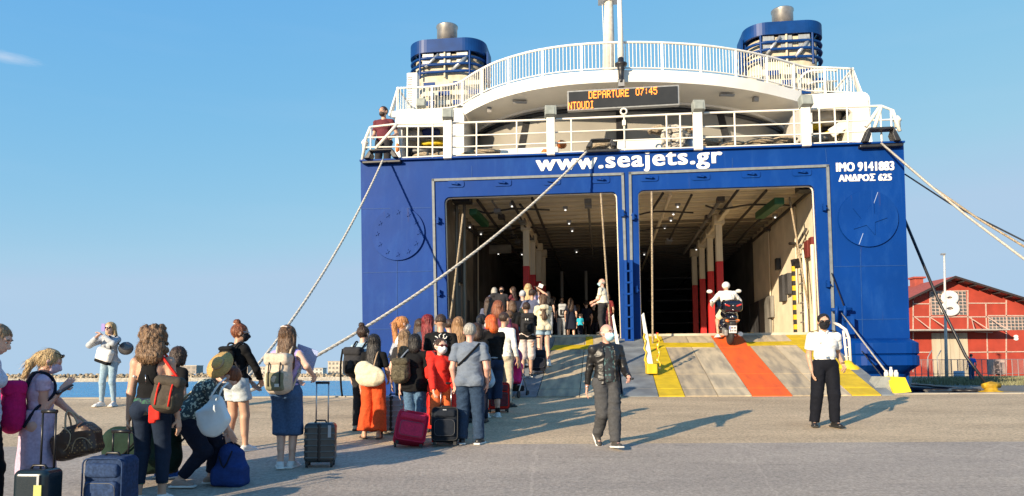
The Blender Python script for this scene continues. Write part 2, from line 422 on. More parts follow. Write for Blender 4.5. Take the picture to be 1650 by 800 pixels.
# ================================================================== SETTING
def ground_mat(name, c1, c2, crack=True, stain=.5, spk=1.0):
    m, nt, b = new_mat(name); N = nt.nodes.new; K = nt.links.new
    t = N('ShaderNodeTexCoord'); b.inputs['Roughness'].default_value = .85
    n1 = N('ShaderNodeTexNoise'); n1.inputs['Scale'].default_value = .7; n1.inputs['Detail'].default_value = 8; n1.inputs['Roughness'].default_value = .65
    mp1 = N('ShaderNodeMapping'); mp1.inputs['Scale'].default_value = (.5, 1.6, 1); K(t.outputs['Object'], mp1.inputs[0]); K(mp1.outputs[0], n1.inputs['Vector'])
    r1 = N('ShaderNodeValToRGB'); r1.color_ramp.elements[0].position = .35; r1.color_ramp.elements[1].position = .68
    r1.color_ramp.elements[0].color = (*c2, 1); r1.color_ramp.elements[1].color = (*c1, 1); K(n1.outputs[0], r1.inputs[0])
    n2 = N('ShaderNodeTexNoise'); n2.inputs['Scale'].default_value = 26; n2.inputs['Detail'].default_value = 7; n2.inputs['Roughness'].default_value = .8; K(t.outputs['Object'], n2.inputs['Vector'])
    r2 = N('ShaderNodeMapRange'); r2.inputs[1].default_value = .3; r2.inputs[2].default_value = .7; r2.inputs[3].default_value = 1-.42*spk; r2.inputs[4].default_value = 1+.32*spk; K(n2.outputs[0], r2.inputs[0])
    mul = N('ShaderNodeMixRGB'); mul.blend_type = 'MULTIPLY'; mul.inputs[0].default_value = 1; K(r1.outputs[0], mul.inputs[1])
    cb = N('ShaderNodeCombineColor'); [K(r2.outputs[0], cb.inputs[i]) for i in range(3)]; K(cb.outputs[0], mul.inputs[2])
    # dark stains and drag marks
    n3 = N('ShaderNodeTexNoise'); n3.inputs['Scale'].default_value = 2.2; n3.inputs['Detail'].default_value = 9; n3.inputs['Roughness'].default_value = .75
    mp3 = N('ShaderNodeMapping'); mp3.inputs['Scale'].default_value = (.55, 2.6, 1); K(t.outputs['Object'], mp3.inputs[0]); K(mp3.outputs[0], n3.inputs['Vector'])
    r3 = N('ShaderNodeMapRange'); r3.inputs[1].default_value = .56; r3.inputs[2].default_value = .72; r3.inputs[3].default_value = 0; r3.inputs[4].default_value = stain; K(n3.outputs[0], r3.inputs[0])
    mx3 = N('ShaderNodeMixRGB'); K(r3.outputs[0], mx3.inputs[0]); K(mul.outputs[0], mx3.inputs[1]); mx3.inputs[2].default_value = (*[c*.42 for c in c2], 1)
    last = mx3
    if crack:
        v = N('ShaderNodeTexVoronoi'); v.feature = 'DISTANCE_TO_EDGE'; v.inputs['Scale'].default_value = .33
        wv = N('ShaderNodeMixRGB'); wv.inputs[0].default_value = .12; nw = N('ShaderNodeTexNoise'); nw.inputs['Scale'].default_value = 3; nw.inputs['Detail'].default_value = 6
        K(t.outputs['Object'], nw.inputs['Vector']); K(t.outputs['Object'], wv.inputs[1]); K(nw.outputs['Color'], wv.inputs[2]); K(wv.outputs[0], v.inputs['Vector'])
        rc = N('ShaderNodeMapRange'); rc.inputs[1].default_value = 0; rc.inputs[2].default_value = .006; rc.inputs[3].default_value = .22; rc.inputs[4].default_value = 0; K(v.outputs['Distance'], rc.inputs[0])
        mc = N('ShaderNodeMixRGB'); K(rc.outputs[0], mc.inputs[0]); K(last.outputs[0], mc.inputs[1]); mc.inputs[2].default_value = (*[min(1, c*1.5) for c in c1], 1); last = mc
    K(last.outputs[0], b.inputs['Base Color'])
    bp = N('ShaderNodeBump'); bp.inputs['Strength'].default_value = .9; bp.inputs['Distance'].default_value = .012; K(n2.outputs[0], bp.inputs['Height'])
    bp2 = N('ShaderNodeBump'); bp2.inputs['Strength'].default_value = .5; bp2.inputs['Distance'].default_value = .03; K(n1.outputs[0], bp2.inputs['Height']); K(bp2.outputs[0], bp.inputs['Normal']); K(bp.outputs[0], b.inputs['Normal'])
    return m
M['asphalt'] = ground_mat('asphalt', (.43, .355, .285), (.33, .275, .225), True, .62, 1.35)
M['concrete_apron'] = ground_mat('concrete_apron', (.62, .46, .285), (.44, .32, .195), False, .6, 1.6)
M['conc'] = mat('pale_concrete', (.46, .41, .33), rough=.9, var=.2, vs=1.5, bump=.5, bs=12)
JOIN = 10.25
def strip(name, x0, x1, y0, y1, zf, m, th, nx=2, ny=2):
    b = MB(); vs = []; fs = []
    for j in range(ny+1):
        for i in range(nx+1):
            x = x0+(x1-x0)*i/nx; y = y0+(y1-y0)*j/ny; vs.append((x, y, zf(x, y)))
    for j in range(ny):
        for i in range(nx): a = j*(nx+1)+i; fs.append((a, a+1, a+nx+2, a+nx+1))
    b.add(vs, fs)
    if th:
        n = len(vs); low = [(v[0], v[1], v[2]-th) for v in vs]; b.add(low, [])
        c = [(i, i+1) for i in range(nx)]; r = ny*(nx+1)
        for i in range(nx): b.f += [(i, i+1, n+i+1, n+i), (r+i, r+i+1, n+r+i+1, n+r+i)]; b.sm += [False]*2
        for j in range(ny): a = j*(nx+1); e = a+nx; b.f += [(a, a+nx+1, n+a+nx+1, n+a), (e, e+nx+1, n+e+nx+1, n+e)]; b.sm += [False]*2
    return tag(b.build(name, m), kind='structure')
zs = lambda x, y: SLOPE*y+0.012*sin(x*.7+y*.5)*(1 if y < JOIN-.3 else 0)
strip('asphalt_apron', -70, 80, -30, JOIN, lambda x, y: SLOPE*y, M['asphalt'], 0)
strip('concrete_apron', -70, 18.5, JOIN, EDGE, lambda x, y: SLOPE*y, M['concrete_apron'], 0)
strip('concrete_apron', 18.5, 80, JOIN, EDGE+1.5, lambda x, y: SLOPE*y, M['concrete_apron'], 0)
# quay wall: coping stones and face
wallm = MB()
wallm.add([(-70, EDGE+.42, SLOPE*EDGE-.02), (18.5, EDGE+.42, SLOPE*EDGE-.02), (18.5, EDGE+.42, -6), (-70, EDGE+.42, -6)], [(0, 1, 2, 3)])
tag(wallm.build('quay_wall', M['conc']), kind='structure')
x = -26.0; k = 0
copm = M['conc']
cop_parent = tag(empty('quay_edge'), kind='structure')
while x < 18.3:
    w = 1.5+.25*random.random()
    o = ubox('coping_stone', (x+w/2, EDGE+.21, SLOPE*EDGE-.19+random.uniform(-.004, .004)), (w-.025, .44, .42), copm, cop_parent); x += w
# ---- sea
def sea_mat():
    m, nt, b = new_mat('sea_water'); N = nt.nodes.new; K = nt.links.new
    b.inputs['Base Color'].default_value = (.012, .16, .36, 1); b.inputs['Roughness'].default_value = .22; b.inputs['IOR'].default_value = 1.33
    t = N('ShaderNodeTexCoord'); mp_ = N('ShaderNodeMapping'); mp_.inputs['Scale'].default_value = (.28, .8, 1); K(t.outputs['Object'], mp_.inputs[0])
    n = N('ShaderNodeTexNoise'); n.inputs['Scale'].default_value = 1.1; n.inputs['Detail'].default_value = 9; n.inputs['Roughness'].default_value = .62; K(mp_.outputs[0], n.inputs['Vector'])
    bp = N('ShaderNodeBump'); bp.inputs['Strength'].default_value = 1; bp.inputs['Distance'].default_value = .5; K(n.outputs[0], bp.inputs['Height']); K(bp.outputs[0], b.inputs['Normal'])
    r = N('ShaderNodeValToRGB'); r.color_ramp.elements[0].position = .4; r.color_ramp.elements[1].position = .62
    r.color_ramp.elements[0].color = (.006, .15, .34, 1); r.color_ramp.elements[1].color = (.02, .32, .58, 1); K(n.outputs[0], r.inputs[0]); K(r.outputs[0], b.inputs['Base Color'])
    return m
SEA = -1.2
b = MB(); b.add([(-4000, EDGE+.42, SEA), (4000, EDGE+.42, SEA), (4000, 7000, SEA), (-4000, 7000, SEA)], [(0, 1, 2, 3)])
tag(b.build('sea', sea_mat()), kind='structure')
b = MB(); b.add([(-4000, EDGE, -6), (4000, EDGE, -6), (4000, -100, -8), (-4000, -100, -8)], [(0, 1, 2, 3)])
# ---- breakwater
BWY = 300.0
bw = empty('breakwater', (-110, BWY, SEA), 0, 'long rubble breakwater with a low concrete walkway across the sea', 'breakwater')
rockm = mat('breakwater_rock', (.5, .4, .27), rough=.95, var=.35, vs=.35, bump=.6, bs=2, lo=.3, hi=.7, bdist=.1)
x0 = pt(-60, 600, BWY).x; x1 = pt(600, 600, BWY).x
b = MB(); b.box(((x0+x1)/2+110-5, -1.5, .75), (x1-x0+30, 3, 1.5)); b.build('walkway', M['conc'], bw)
icv = [(0, 0, 1), (.89, 0, .45), (.28, .85, .45), (-.72, .53, .45), (-.72, -.53, .45), (.28, -.85, .45), (.72, .53, -.45), (-.28, .85, -.45), (-.89, 0, -.45), (-.28, -.85, -.45), (.72, -.53, -.45), (0, 0, -1)]
icf = [(0, 1, 2), (0, 2, 3), (0, 3, 4), (0, 4, 5), (0, 5, 1), (1, 6, 2), (2, 7, 3), (3, 8, 4), (4, 9, 5), (5, 10, 1), (6, 7, 2), (7, 8, 3), (8, 9, 4), (9, 10, 5), (10, 6, 1), (6, 11, 7), (7, 11, 8), (8, 11, 9), (9, 11, 10), (10, 11, 6)]
b = MB()
for i in range(2100):
    xx = random.uniform(x0-12, x1+8)+110; yy = random.uniform(.2, 6.5); s = random.uniform(.45, .95)
    top = 2.55 if xx-110 < pt(330, 600, BWY).x else 2.2
    zz = random.uniform(.8, top)*(0.55+0.45*min(1, yy/3))+.2
    R = Euler((random.random()*6, random.random()*6, random.random()*6)).to_matrix(); sc = Vector((s*random.uniform(.8, 1.5), s, s*random.uniform(.6, 1)))
    b.add([R @ Vector((v[0]*sc.x, v[1]*sc.y, v[2]*sc.z))+Vector((xx, yy, zz)) for v in icv], icf)
tag(b.build('rocks', rockm, bw), kind='stuff')
# ---- harbour buildings far off
facades = [mat('far_facade_%d' % i, c, rough=.9, vs=.5) for i, c in enumerate([(.55, .47, .36), (.42, .36, .3), (.6, .55, .46), (.36, .3, .24)])]
farwin = mat('far_window', (.22, .2, .17), rough=.3)
def far_building(pxa, pxb, rt, rb, d, fi, label, nf=3, nw=4, roof=None):
    p0 = pt(pxa, rb, d); p1 = pt(pxb, rb, d); top = pt(pxa, rt, d).z; w = p1.x-p0.x; base = p0.z; h = top-base
    e = empty('harbour_building', ((p0.x+p1.x)/2, d, base), 0, label, 'building', 'buildings beyond the breakwater')
    bb = MB(); bb.box((0, 4, h/2), (w, 8, h)); bb.build('wall', facades[fi], e)
    bb = MB(); bb.box((0, 4, h+.15), (w+.3, 8.3, .3)); bb.build('roof', facades[(fi+1) % 4], e)
    for r in range(nf):
        for c in range(nw):
            ubox('window', (-w/2+w*(c+.5)/nw, -.02, h*(r+.55)/nf), (w/nw*.5, .1, h/nf*.5), farwin, e)
far_building(408, 432, 592, 604, 380, 0, 'low sandy building left of the tall block beyond the breakwater', 2, 5)
far_building(428, 456, 578, 604, 400, 2, 'tallest pale block standing beyond the breakwater', 4, 5)
far_building(452, 478, 589, 604, 390, 1, 'brownish building right of the tall block beyond the breakwater', 3, 4)
far_building(386, 399, 585, 604, 395, 3, 'small dark tower left of the harbour buildings', 3, 2)
far_building(528, 552, 583, 604, 400, 0, 'sandy block beyond the breakwater near the ferry', 3, 4)
far_building(556, 578, 592, 604, 380, 2, 'pale low block beside the ferry hull far away', 2, 4)
far_building(494, 520, 594, 604, 385, 2, 'cream low block between the two taller harbour blocks', 2, 4)
far_building(290, 316, 590, 603, 360, 3, 'squat rough building on the breakwater left of the straw hat', 2, 3)

# ================================================================== RIGHT SHORE: warehouse, fence, post
GZ = 1.2
shm = ground_mat('shore_ground', (.2, .19, .17), (.12, .12, .11), False, .6)
b = MB(); shy = EDGE+1.5
b.add([(14.5, shy, 1.3), (90, shy, 1.3), (90, shy+.02, GZ), (14.5, shy+.02, GZ), (22, 160, GZ), (120, 160, GZ), (14.5, EDGE, -6), (22, 160, -6)], [(0, 1, 2, 3), (3, 2, 5, 4), (6, 0, 3, 4, 7)])
tag(b.build('shore_ground', shm), kind='structure')
WY = 78.0
wr_ = mat('red_render', (.36, .042, .022), rough=.85, var=.12, vs=.8, bump=.3, bs=6); wt_ = mat('white_frame_paint', (.5, .36, .3), rough=.8)
wd_ = mat('beige_door', (.47, .40, .3), rough=.85, vs=1.2); rf_ = mat('roof_tile_red', (.36, .07, .045), rough=.85, vs=3); dk_ = mat('dark_eaves', (.03, .02, .02), rough=.8)
gl_ = mat('dull_glass', (.16, .17, .17), rough=.25, vs=2, var=.4); steelg = mat('grey_steel', (.3, .3, .3), rough=.5, metal=.3)
def Wp(px, row, dy=0): p = pt(px, row, WY+dy); return Vector((p.x-WB.x, dy, p.z-WB.z))
WB = pt(1530, 620, WY); WB.z = GZ
wh = empty('warehouse', WB, 0, 'red gabled warehouse with white number 8 on its window grid', 'warehouse')
ap = Wp(1528, 449); sl = (Wp(1650, 487).z-ap.z)/(Wp(1650, 487).x-ap.x)
xl = Wp(1440, 500).x; hw = ap.x-xl; xr = ap.x+hw*1.9; zl = ap.z-abs(sl)*hw*1.0; zr = ap.z+sl*(xr-ap.x)
lft = (Wp(1468, 478).z-ap.z)/(Wp(1468, 478).x-ap.x)
zl = ap.z-lft*hw
b = MB(); b.prism([(xl, 0), (xr, 0), (xr, zr), (ap.x, ap.z), (xl, zl)], 'y', 0, .5)
b.box((xl+.2, 15, zl/2), (.4, 30, zl)); b.box((xr-.2, 15, zr/2), (.4, 30, zr)); b.build('wall', wr_, wh)
b = MB()
for (xa, za, xb, zb) in ((ap.x, ap.z, xl-1, zl-lft), (ap.x, ap.z, xr+1, zr+sl)):
    b.prism([(xa, za-.02), (xb, zb-.02), (xb, zb+.1), (xa, za+.1)], 'y', -1.2, 30)
b.build('roof', rf_, wh)
b = MB()
for (xa, za, xb, zb) in ((ap.x, ap.z, xl-1, zl-lft), (ap.x, ap.z, xr+1, zr+sl)):
    b.prism([(xa, za-.1), (xb, zb-.1), (xb, zb+.12), (xa, za+.12)], 'y', -1.32, -1.205)
b.build('bargeboard', dk_, wh)
for t in np.linspace(.08, .95, 9):
    for s in (-1, 1):
        xx = ap.x+(hw if s < 0 else hw*1.9)*t*s; zz = ap.z-(lft*hw*t if s < 0 else -sl*hw*1.9*t)
        ubox('rafter_end', (xx, -.6, zz-.15), (.16, 1.15, .18), dk_, wh)
ubox('chimney', Wp(1477, 458, 6)+Vector((0, 0, -.2)), (1.0, 1, 1.6), rf_, wh); ubox('chimney_cap', Wp(1477, 450, 6)+Vector((0, 0, .1)), (1.4, 1.4, .2), rf_, wh)
def wbar(pa, pb, w=.11): a = Wp(*pa); c = Wp(*pb); a.y = c.y = -.03; o = MB().beam(a, c, .09, w) if abs(a.x-c.x) > abs(a.z-c.z) else MB().beam(a, c, w, .09, up=(0, 1, 0)); return o.build('frame_strip', wt_, wh)
for a, c in (((1470, 490), (1498, 490)), ((1560, 489), (1620, 489)), ((1470, 511), (1592, 511)), ((1470, 568), (1500, 568)), ((1562, 568), (1650, 567)), ((1498, 470), (1498, 530)), ((1559, 468), (1559, 530)),
             ((1621, 484), (1621, 602)), ((1588, 490), (1592, 604)), ((1498, 470), (1558, 469)), ((1650, 509), (1592, 509)), ((1471, 485), (1471, 600))): wbar(a, c)
# canopy
a = Wp(1440, 534); c = Wp(1606, 535); cz = a.z
b = MB(); b.box(((a.x+c.x)/2, -1.1, cz), (c.x-a.x, 2.2, .14)); b.build('canopy', mat('canopy_grey', (.4, .37, .33), rough=.8), wh)
for p0, p1 in (((1475, 512), (1484, 533)), ((1499, 512), (1512, 533)), ((1565, 512), (1552, 533)), ((1562, 512), (1574, 533)), ((1592, 512), (1604, 533))):
    u = Wp(*p0); v = Wp(*p1); rod('brace', (u.x, -.02, u.z), (v.x, -1.9, cz+.05), .05, wt_, wh)
# door
d0 = Wp(1500, 537); d1 = Wp(1562, 612)
for k in range(4):
    w_ = (d1.x-d0.x)/4; ubox('door_panel', (d0.x+w_*(k+.5), -.04, d0.z/2), (w_-.04, .1, d0.z), wd_, wh)
def wgrid(pa, pb, nx, ny, nm='window'):
    u = Wp(*pa); v = Wp(*pb); w_ = (v.x-u.x)/nx; h_ = (u.z-v.z)/ny
    fr = ubox(nm+'_backing', ((u.x+v.x)/2, -.02, (u.z+v.z)/2), (v.x-u.x, .06, u.z-v.z), wt_, wh)
    for i in range(nx):
        for j in range(ny):
            ubox('pane', (u.x+w_*(i+.5), -.055+random.uniform(-.004, .004), v.z+h_*(j+.5)), (w_*.74, .03, h_*.76), gl_, wh)
wgrid((1499, 470), (1558, 508), 9, 7); wgrid((1592, 511), (1665, 532), 12, 4)
sgw = mat('sign_white', (.8, .78, .74), rough=.6); c1 = Wp(1529, 480.5); c2 = Wp(1529.5, 498)
b = MB()
for c_, r1, r2 in ((c1, .62, .44), (c2, .7, .46)):
    b.tube([(c_.x+r1*cos(2*pi*k/24), -.2, c_.z+r2*sin(2*pi*k/24)) for k in range(24)], .35, n=8, closed=True)
b.v = [(v[0], -.2+(v[1]+.2)*.3, v[2]) for v in b.v]; b.build('number_sign', sgw, wh)
u = Wp(1633, 549); v = Wp(1640, 540)
text('number_sign', '8', 1, sgw, wh, Matrix.Translation((u.x, -.05, u.z)) @ Matrix.Rotation(pi/2, 4, 'X'), off=.05, ext=.03, width=v.x-u.x, height=v.z-u.z)
p = Wp(1568, 535); rod('bracket_light', (p.x+.2, 0, p.z), (p.x+1.2, -1.3, p.z-.15), .06, steelg, wh)
# fence
FY = 62.0
fm = mat('fence_steel', (.3, .24, .24), rough=.6, metal=.4)
fa = pt(1466, 612, FY); fb = pt(1720, 612, FY)
fe = empty('yard_fence', (fa.x, FY, GZ), 0, 'grey steel rail fence in front of the red warehouse', 'fence')
ftop = pt(1500, 580, FY).z-GZ; n = 26
for i in range(n+1):
    xx = (fb.x-fa.x)*i/n; rod('post', (xx, 0, 0), (xx, 0, ftop), .035, fm, fe)
    if i < n:
        w_ = (fb.x-fa.x)/n
        rod('rail', (xx, 0, ftop), (xx+w_, 0, ftop), .025, fm, fe); rod('rail', (xx, 0, .3), (xx+w_, 0, .3), .025, fm, fe)
        if i % 3 != 1:
            b = MB()
            for q in range(1, 6): b.tube([(xx+w_*q/6, 0, .3), (xx+w_*q/6, 0, ftop)], .012, n=4, caps=False)
            b.build('bars', fm, fe)
# leaning barbed posts
for px in (1497, 1512):
    a = pt(px, 615, 61); e = empty('leaning_post', (a.x, 61, GZ), 0, 'thin bent post by the %s edge of the beige warehouse door' % ('left' if px < 1500 else 'middle'), 'post')
    h_ = pt(px, 565, 61).z-GZ; o = MB(); o.tube([(0, 0, 0), (0, 0, h_*.75), (.35, 0, h_)], .04, n=6); o.build('shaft', steelg, e)
# lamp post
a = pt(1526, 618, 58); e = empty('lamp_post', (a.x, 58, GZ), 0, 'tall thin grey lamp post in front of the number 8', 'lamp post')
h_ = pt(1520, 411, 58).z-GZ; dx = pt(1521.5, 411, 58).x-a.x
b = MB(); b.tube([(0, 0, 0), (dx*.3, 0, h_*.35), (dx, 0, h_)], [.13, .11, .06], n=8); b.build('pole', mat('pole_grey', (.6, .55, .5), rough=.6), e)
b = MB(); b.box((dx-.1, 0, h_+.05), (.3, .25, .12)); b.build('lamp_head', steelg, e)
# air-conditioning unit, barrel
a = pt(1606, 613, 63); e = empty('air_conditioner', (a.x, 63, GZ), 0, 'white outdoor air conditioning unit with two round fans behind the fence', 'air conditioner')
h_ = pt(1606, 580, 63).z-GZ; w_ = 1.25
b = MB(); b.box((0, 0, h_/2+.1), (w_, .45, h_-.2)); b.build('casing', wt_, e, bevel=.02)
for z in (.3, .72):
    b = MB(); b.lathe([(0.01, 0), (.27, 0), (.3, .03), (.3, .06), (.01, .06)], n=16, R=Matrix.Rotation(pi/2, 3, 'X')); o = b.build('fan', M['black_metal'], e, loc=(0, -.23, z*h_))
    b = MB(); b.lathe([(0.01, 0), (.09, 0), (.09, .02), (.01, .02)], n=12, R=Matrix.Rotation(pi/2, 3, 'X')); b.build('hub', wt_, o, loc=(0, -.065, 0))
a = pt(1546, 616, 61); e = empty('barrel', (a.x, 61, GZ), 0, 'blue white barrel standing behind the fence by the beige door', 'barrel')
h_ = pt(1546, 598, 61).z-GZ; b = MB(); b.lathe([(.01, 0), (.4, 0), (.42, .05), (.4, .3*h_), (.43, .33*h_), (.4, .36*h_), (.4, .66*h_), (.43, .7*h_), (.4, .73*h_), (.4, h_), (.01, h_)]); b.build('drum', mat('barrel_blue', (.3, .42, .55), rough=.5), e)
# weeds on the shore
b = MB()
for i in range(9000):
    d = random.uniform(30, 59); px = random.gauss(1590, 70); 
    if not 1470 < px < 1740: continue
    a = pt(px, 620, d); h_ = random.uniform(.05, .24); w_ = random.uniform(.01, .03); an = random.random()*6.3; lx, ly = random.uniform(-.12, .12), random.uniform(-.12, .12)
    b.add([(a.x-w_*cos(an), d-w_*sin(an), GZ), (a.x+w_*cos(an), d+w_*sin(an), GZ), (a.x+lx, d+ly, GZ+h_)], [(0, 1, 2)])
tag(b.build('weeds', mat('weeds', (.26, .24, .13), col2=(.14, .15, .07), rough=.9, vs=3)), 'dry green weeds growing on the shore before the fence', 'weeds', kind='stuff')
# yellow bollard
yel = mat('yellow_paint', (.66, .45, .01), rough=.6, var=.12, vs=4, bump=.3, bs=30)
a = pt(1597, 634, 20.5); e = empty('bollard', (a.x, 20.5, GZ), 0, 'squat yellow mooring bollard on the right shore', 'bollard')
b = MB(); zt = pt(1597, 618, 20.5).z-GZ
mus = mat('mustard_paint', (.5, .3, .01), rough=.7, var=.25, vs=5); b.lathe([(.01, 0), (.3, 0), (.3, .04), (.17, .07), (.16, zt*.6), (.2, zt*.8), (.17, zt), (.01, zt+.01)]); b.build('base', mus, e)
b = MB(); b.tube([(-.22, 0, zt*.7), (0, 0, zt*.85), (.26, 0, zt*.78)], [.07, .1, .07], n=12); b.build('horn', mus, e)
BOLL = Vector((a.x, 20.5, GZ+zt*.5))
# ================================================================== FERRY
BLUE = (.0008, .034, .19)
def hull_mat():
    m, nt, b = new_mat('hull_blue'); N = nt.nodes.new; K = nt.links.new
    b.inputs['Roughness'].default_value = .5; b.inputs['Specular IOR Level'].default_value = .12
    t = N('ShaderNodeTexCoord')
    n1 = N('ShaderNodeTexNoise'); n1.inputs['Scale'].default_value = 1.3; n1.inputs['Detail'].default_value = 8; n1.inputs['Roughness'].default_value = .7
    mp_ = N('ShaderNodeMapping'); mp_.inputs['Scale'].default_value = (1.4, 1, .5); K(t.outputs['Object'], mp_.inputs[0]); K(mp_.outputs[0], n1.inputs['Vector'])
    r = N('ShaderNodeValToRGB'); r.color_ramp.elements[0].position = .5; r.color_ramp.elements[1].position = .78
    r.color_ramp.elements[0].color = (*BLUE, 1); r.color_ramp.elements[1].color = (.008, .055, .23, 1); K(n1.outputs[0], r.inputs[0])
    n3 = N('ShaderNodeTexNoise'); n3.inputs['Scale'].default_value = .5; n3.inputs['Detail'].default_value = 4; K(t.outputs['Object'], n3.inputs['Vector'])
    hs_ = N('ShaderNodeHueSaturation'); K(r.outputs[0], hs_.inputs['Color']); mr = N('ShaderNodeMapRange'); mr.inputs[3].default_value = .7; mr.inputs[4].default_value = 1.3; K(n3.outputs[0], mr.inputs[0]); K(mr.outputs[0], hs_.inputs['Value'])
    # vertical salt and scrape streaks
    n4 = N('ShaderNodeTexNoise'); n4.inputs['Scale'].default_value = 7; n4.inputs['Detail'].default_value = 5; mp4 = N('ShaderNodeMapping'); mp4.inputs['Scale'].default_value = (1.6, 1, .06)
    K(t.outputs['Object'], mp4.inputs[0]); K(mp4.outputs[0], n4.inputs['Vector'])
    mr4 = N('ShaderNodeMapRange'); mr4.inputs[1].default_value = .62; mr4.inputs[2].default_value = .8; mr4.inputs[3].default_value = 0; mr4.inputs[4].default_value = .3; K(n4.outputs[0], mr4.inputs[0])
    mx4 = N('ShaderNodeMixRGB'); K(mr4.outputs[0], mx4.inputs[0]); K(hs_.outputs[0], mx4.inputs[1]); mx4.inputs[2].default_value = (.03, .09, .26, 1)
    n5 = N('ShaderNodeTexNoise'); n5.inputs['Scale'].default_value = 3.1; n5.inputs['Detail'].default_value = 6; mp5 = N('ShaderNodeMapping'); mp5.inputs['Scale'].default_value = (2.6, 1, .16); mp5.inputs['Location'].default_value = (3, 0, 1)
    K(t.outputs['Object'], mp5.inputs[0]); K(mp5.outputs[0], n5.inputs['Vector']); mr5 = N('ShaderNodeMapRange'); mr5.inputs[1].default_value = .66; mr5.inputs[2].default_value = .76; mr5.inputs[3].default_value = 0; mr5.inputs[4].default_value = .45; K(n5.outputs[0], mr5.inputs[0])
    mx5 = N('ShaderNodeMixRGB'); K(mr5.outputs[0], mx5.inputs[0]); K(mx4.outputs[0], mx5.inputs[1]); mx5.inputs[2].default_value = (.05, .04, .06, 1); K(mx5.outputs[0], b.inputs['Base Color'])
    n2 = N('ShaderNodeTexNoise'); n2.inputs['Scale'].default_value = 1.1; n2.inputs['Detail'].default_value = 3; K(t.outputs['Object'], n2.inputs['Vector'])
    bp = N('ShaderNodeBump'); bp.inputs['Strength'].default_value = .25; bp.inputs['Distance'].default_value = .04; K(n2.outputs[0], bp.inputs['Height']); K(bp.outputs[0], b.inputs['Normal'])
    return m
hb = hull_mat()
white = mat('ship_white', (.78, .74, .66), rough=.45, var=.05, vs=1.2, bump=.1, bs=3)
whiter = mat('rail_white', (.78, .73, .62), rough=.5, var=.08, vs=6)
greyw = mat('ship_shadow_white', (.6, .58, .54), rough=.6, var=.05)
cream = mat('garage_cream', (.8, .7, .52), rough=.7, var=.1, vs=1.4, bump=.3, bs=6)
seal = mat('grey_seal', (.17, .19, .2), rough=.6, vs=8); letter = mat('letter_white', (.82, .8, .75), rough=.5, var=.06, vs=9)
blk = mat('fitting_black', (.022, .022, .025), rough=.45, var=.3, vs=9); dkg = mat('deck_grey', (.56, .49, .38), rough=.75, var=.2, vs=2, bump=.4, bs=20)
redp = mat('pillar_red', (.62, .02, .018), rough=.5, vs=6)
ship = empty('ferry', S0, SHIPRZ, 'large blue and white car ferry with two open stern doors', 'ferry')
SW = SHIPW
def V3(p): return (p.x, p.y, p.z)
# ---- transom plate with the two doorways
tl = S(581, 262); tr = S(1456, 232)
zt_l = tl.z; zt_r = tr.z; ztop = (zt_l+zt_r)/2
e1 = S(584, 520); e2 = S(1466, 540)
outline = [(tl.x, zt_l), (tr.x, zt_r), (e2.x, e2.z), (e2.x-.1, 1.2), (SW-.6, -1.6), (.6, -1.6), (e1.x+.1, 1.2), (e1.x, e1.z)]
def opening(a, b_, c, d_, r=.16):    # a top-left, b top-right, c bottom-right, d bottom-left pixels
    A_, B_, C_, D_ = [S(*q) for q in (a, b_, c, d_)]
    out = [(D_.x, DECK-.32), (A_.x, A_.z-r)]
    for k in range(1, 5): t = rad(180-90*k/4); out.append((A_.x+r+r*cos(t), A_.z-r+r*sin(t)))
    out.append((B_.x-r, B_.z))
    for k in range(1, 5): t = rad(90-90*k/4); out.append((B_.x-r+r*cos(t), B_.z-r+r*sin(t)))
    out.append((C_.x, DECK-.32)); return out
opL = opening((716, 318), (994, 309), (1001, 540), (722, 540)); opR = opening((1028, 307), (1312, 298), (1324, 540), (1033, 540))
xz = Matrix(((1, 0, 0, 0), (0, 0, 1, 0), (0, 1, 0, 0), (0, 0, 0, 1)))
plate('transom', outline, [opL, opR], .3, hb, ship, Matrix.Translation((0, .15, 0)) @ xz)
# sides of hull
b = MB()
for x_, s in ((tl.x+.02, 1), (tr.x-.02, -1)):
    xs_ = x_+.2*s
    b.box((xs_, 25, (ztop-1.5)/2), (.3, 49.4, ztop+1.5))
b.build('hull_side', hb, ship)
# ---- grey rubber door seals, side latches and top hinges
def poly_bar(nm, pts, w, m, y=-.02, dep=.05):
    b = MB()
    for p, q in zip(pts[:-1], pts[1:]): 
        d = (Vector((q[0], 0, q[1]))-Vector((p[0], 0, p[1]))).normalized()*w*.5
        b.beam(Vector((p[0], y, p[1]))-d, Vector((q[0], y, q[1]))+d*(.98), dep, w, up=(0, 0, 1) if abs(q[0]-p[0]) > abs(q[1]-p[1]) else (1, 0, 0))
    return b.build(nm, m, ship)
for path in ([(703, 540), (698, 291), (1003, 281), (1011, 540)], [(1019, 540), (1015, 280), (1333, 268), (1343, 540)]):
    q = [S(*p) for p in path]; poly_bar('door_seal', [(v.x, v.z) for v in q], .075, seal)
for i, pth in enumerate([opL, opR]):
    # pale inner lip of each opening
    b = MB(); pts3 = [Vector((x_, .16, z_)) for x_, z_ in pth]; b.tube(pts3, .03, n=6); b.build('door_lip', cream, ship)
for px, row in ((734, 297), (810, 295), (889, 293), (968, 290), (1046, 287), (1129, 285), (1210, 281), (1292, 278)):
    c = S(px, row, -.02)
    b = MB(); b.prism([(x_+c.x, z_+c.z) for x_, z_ in rrect(.52, .2, .06)], 'y', -.028, -.004); o = b.build('hinge_plate', hb, ship)
    b = MB(); b.beam((c.x-.1, -.07, c.z+.02), (c.x+.08, -.07, c.z-.01), .07, .06); b.tube([(c.x-.12, -.06, c.z), (c.x+.02, -.1, c.z+.02), (c.x+.14, -.06, c.z-.03)], .022, n=6); b.build('hinge_lug', hb, o)
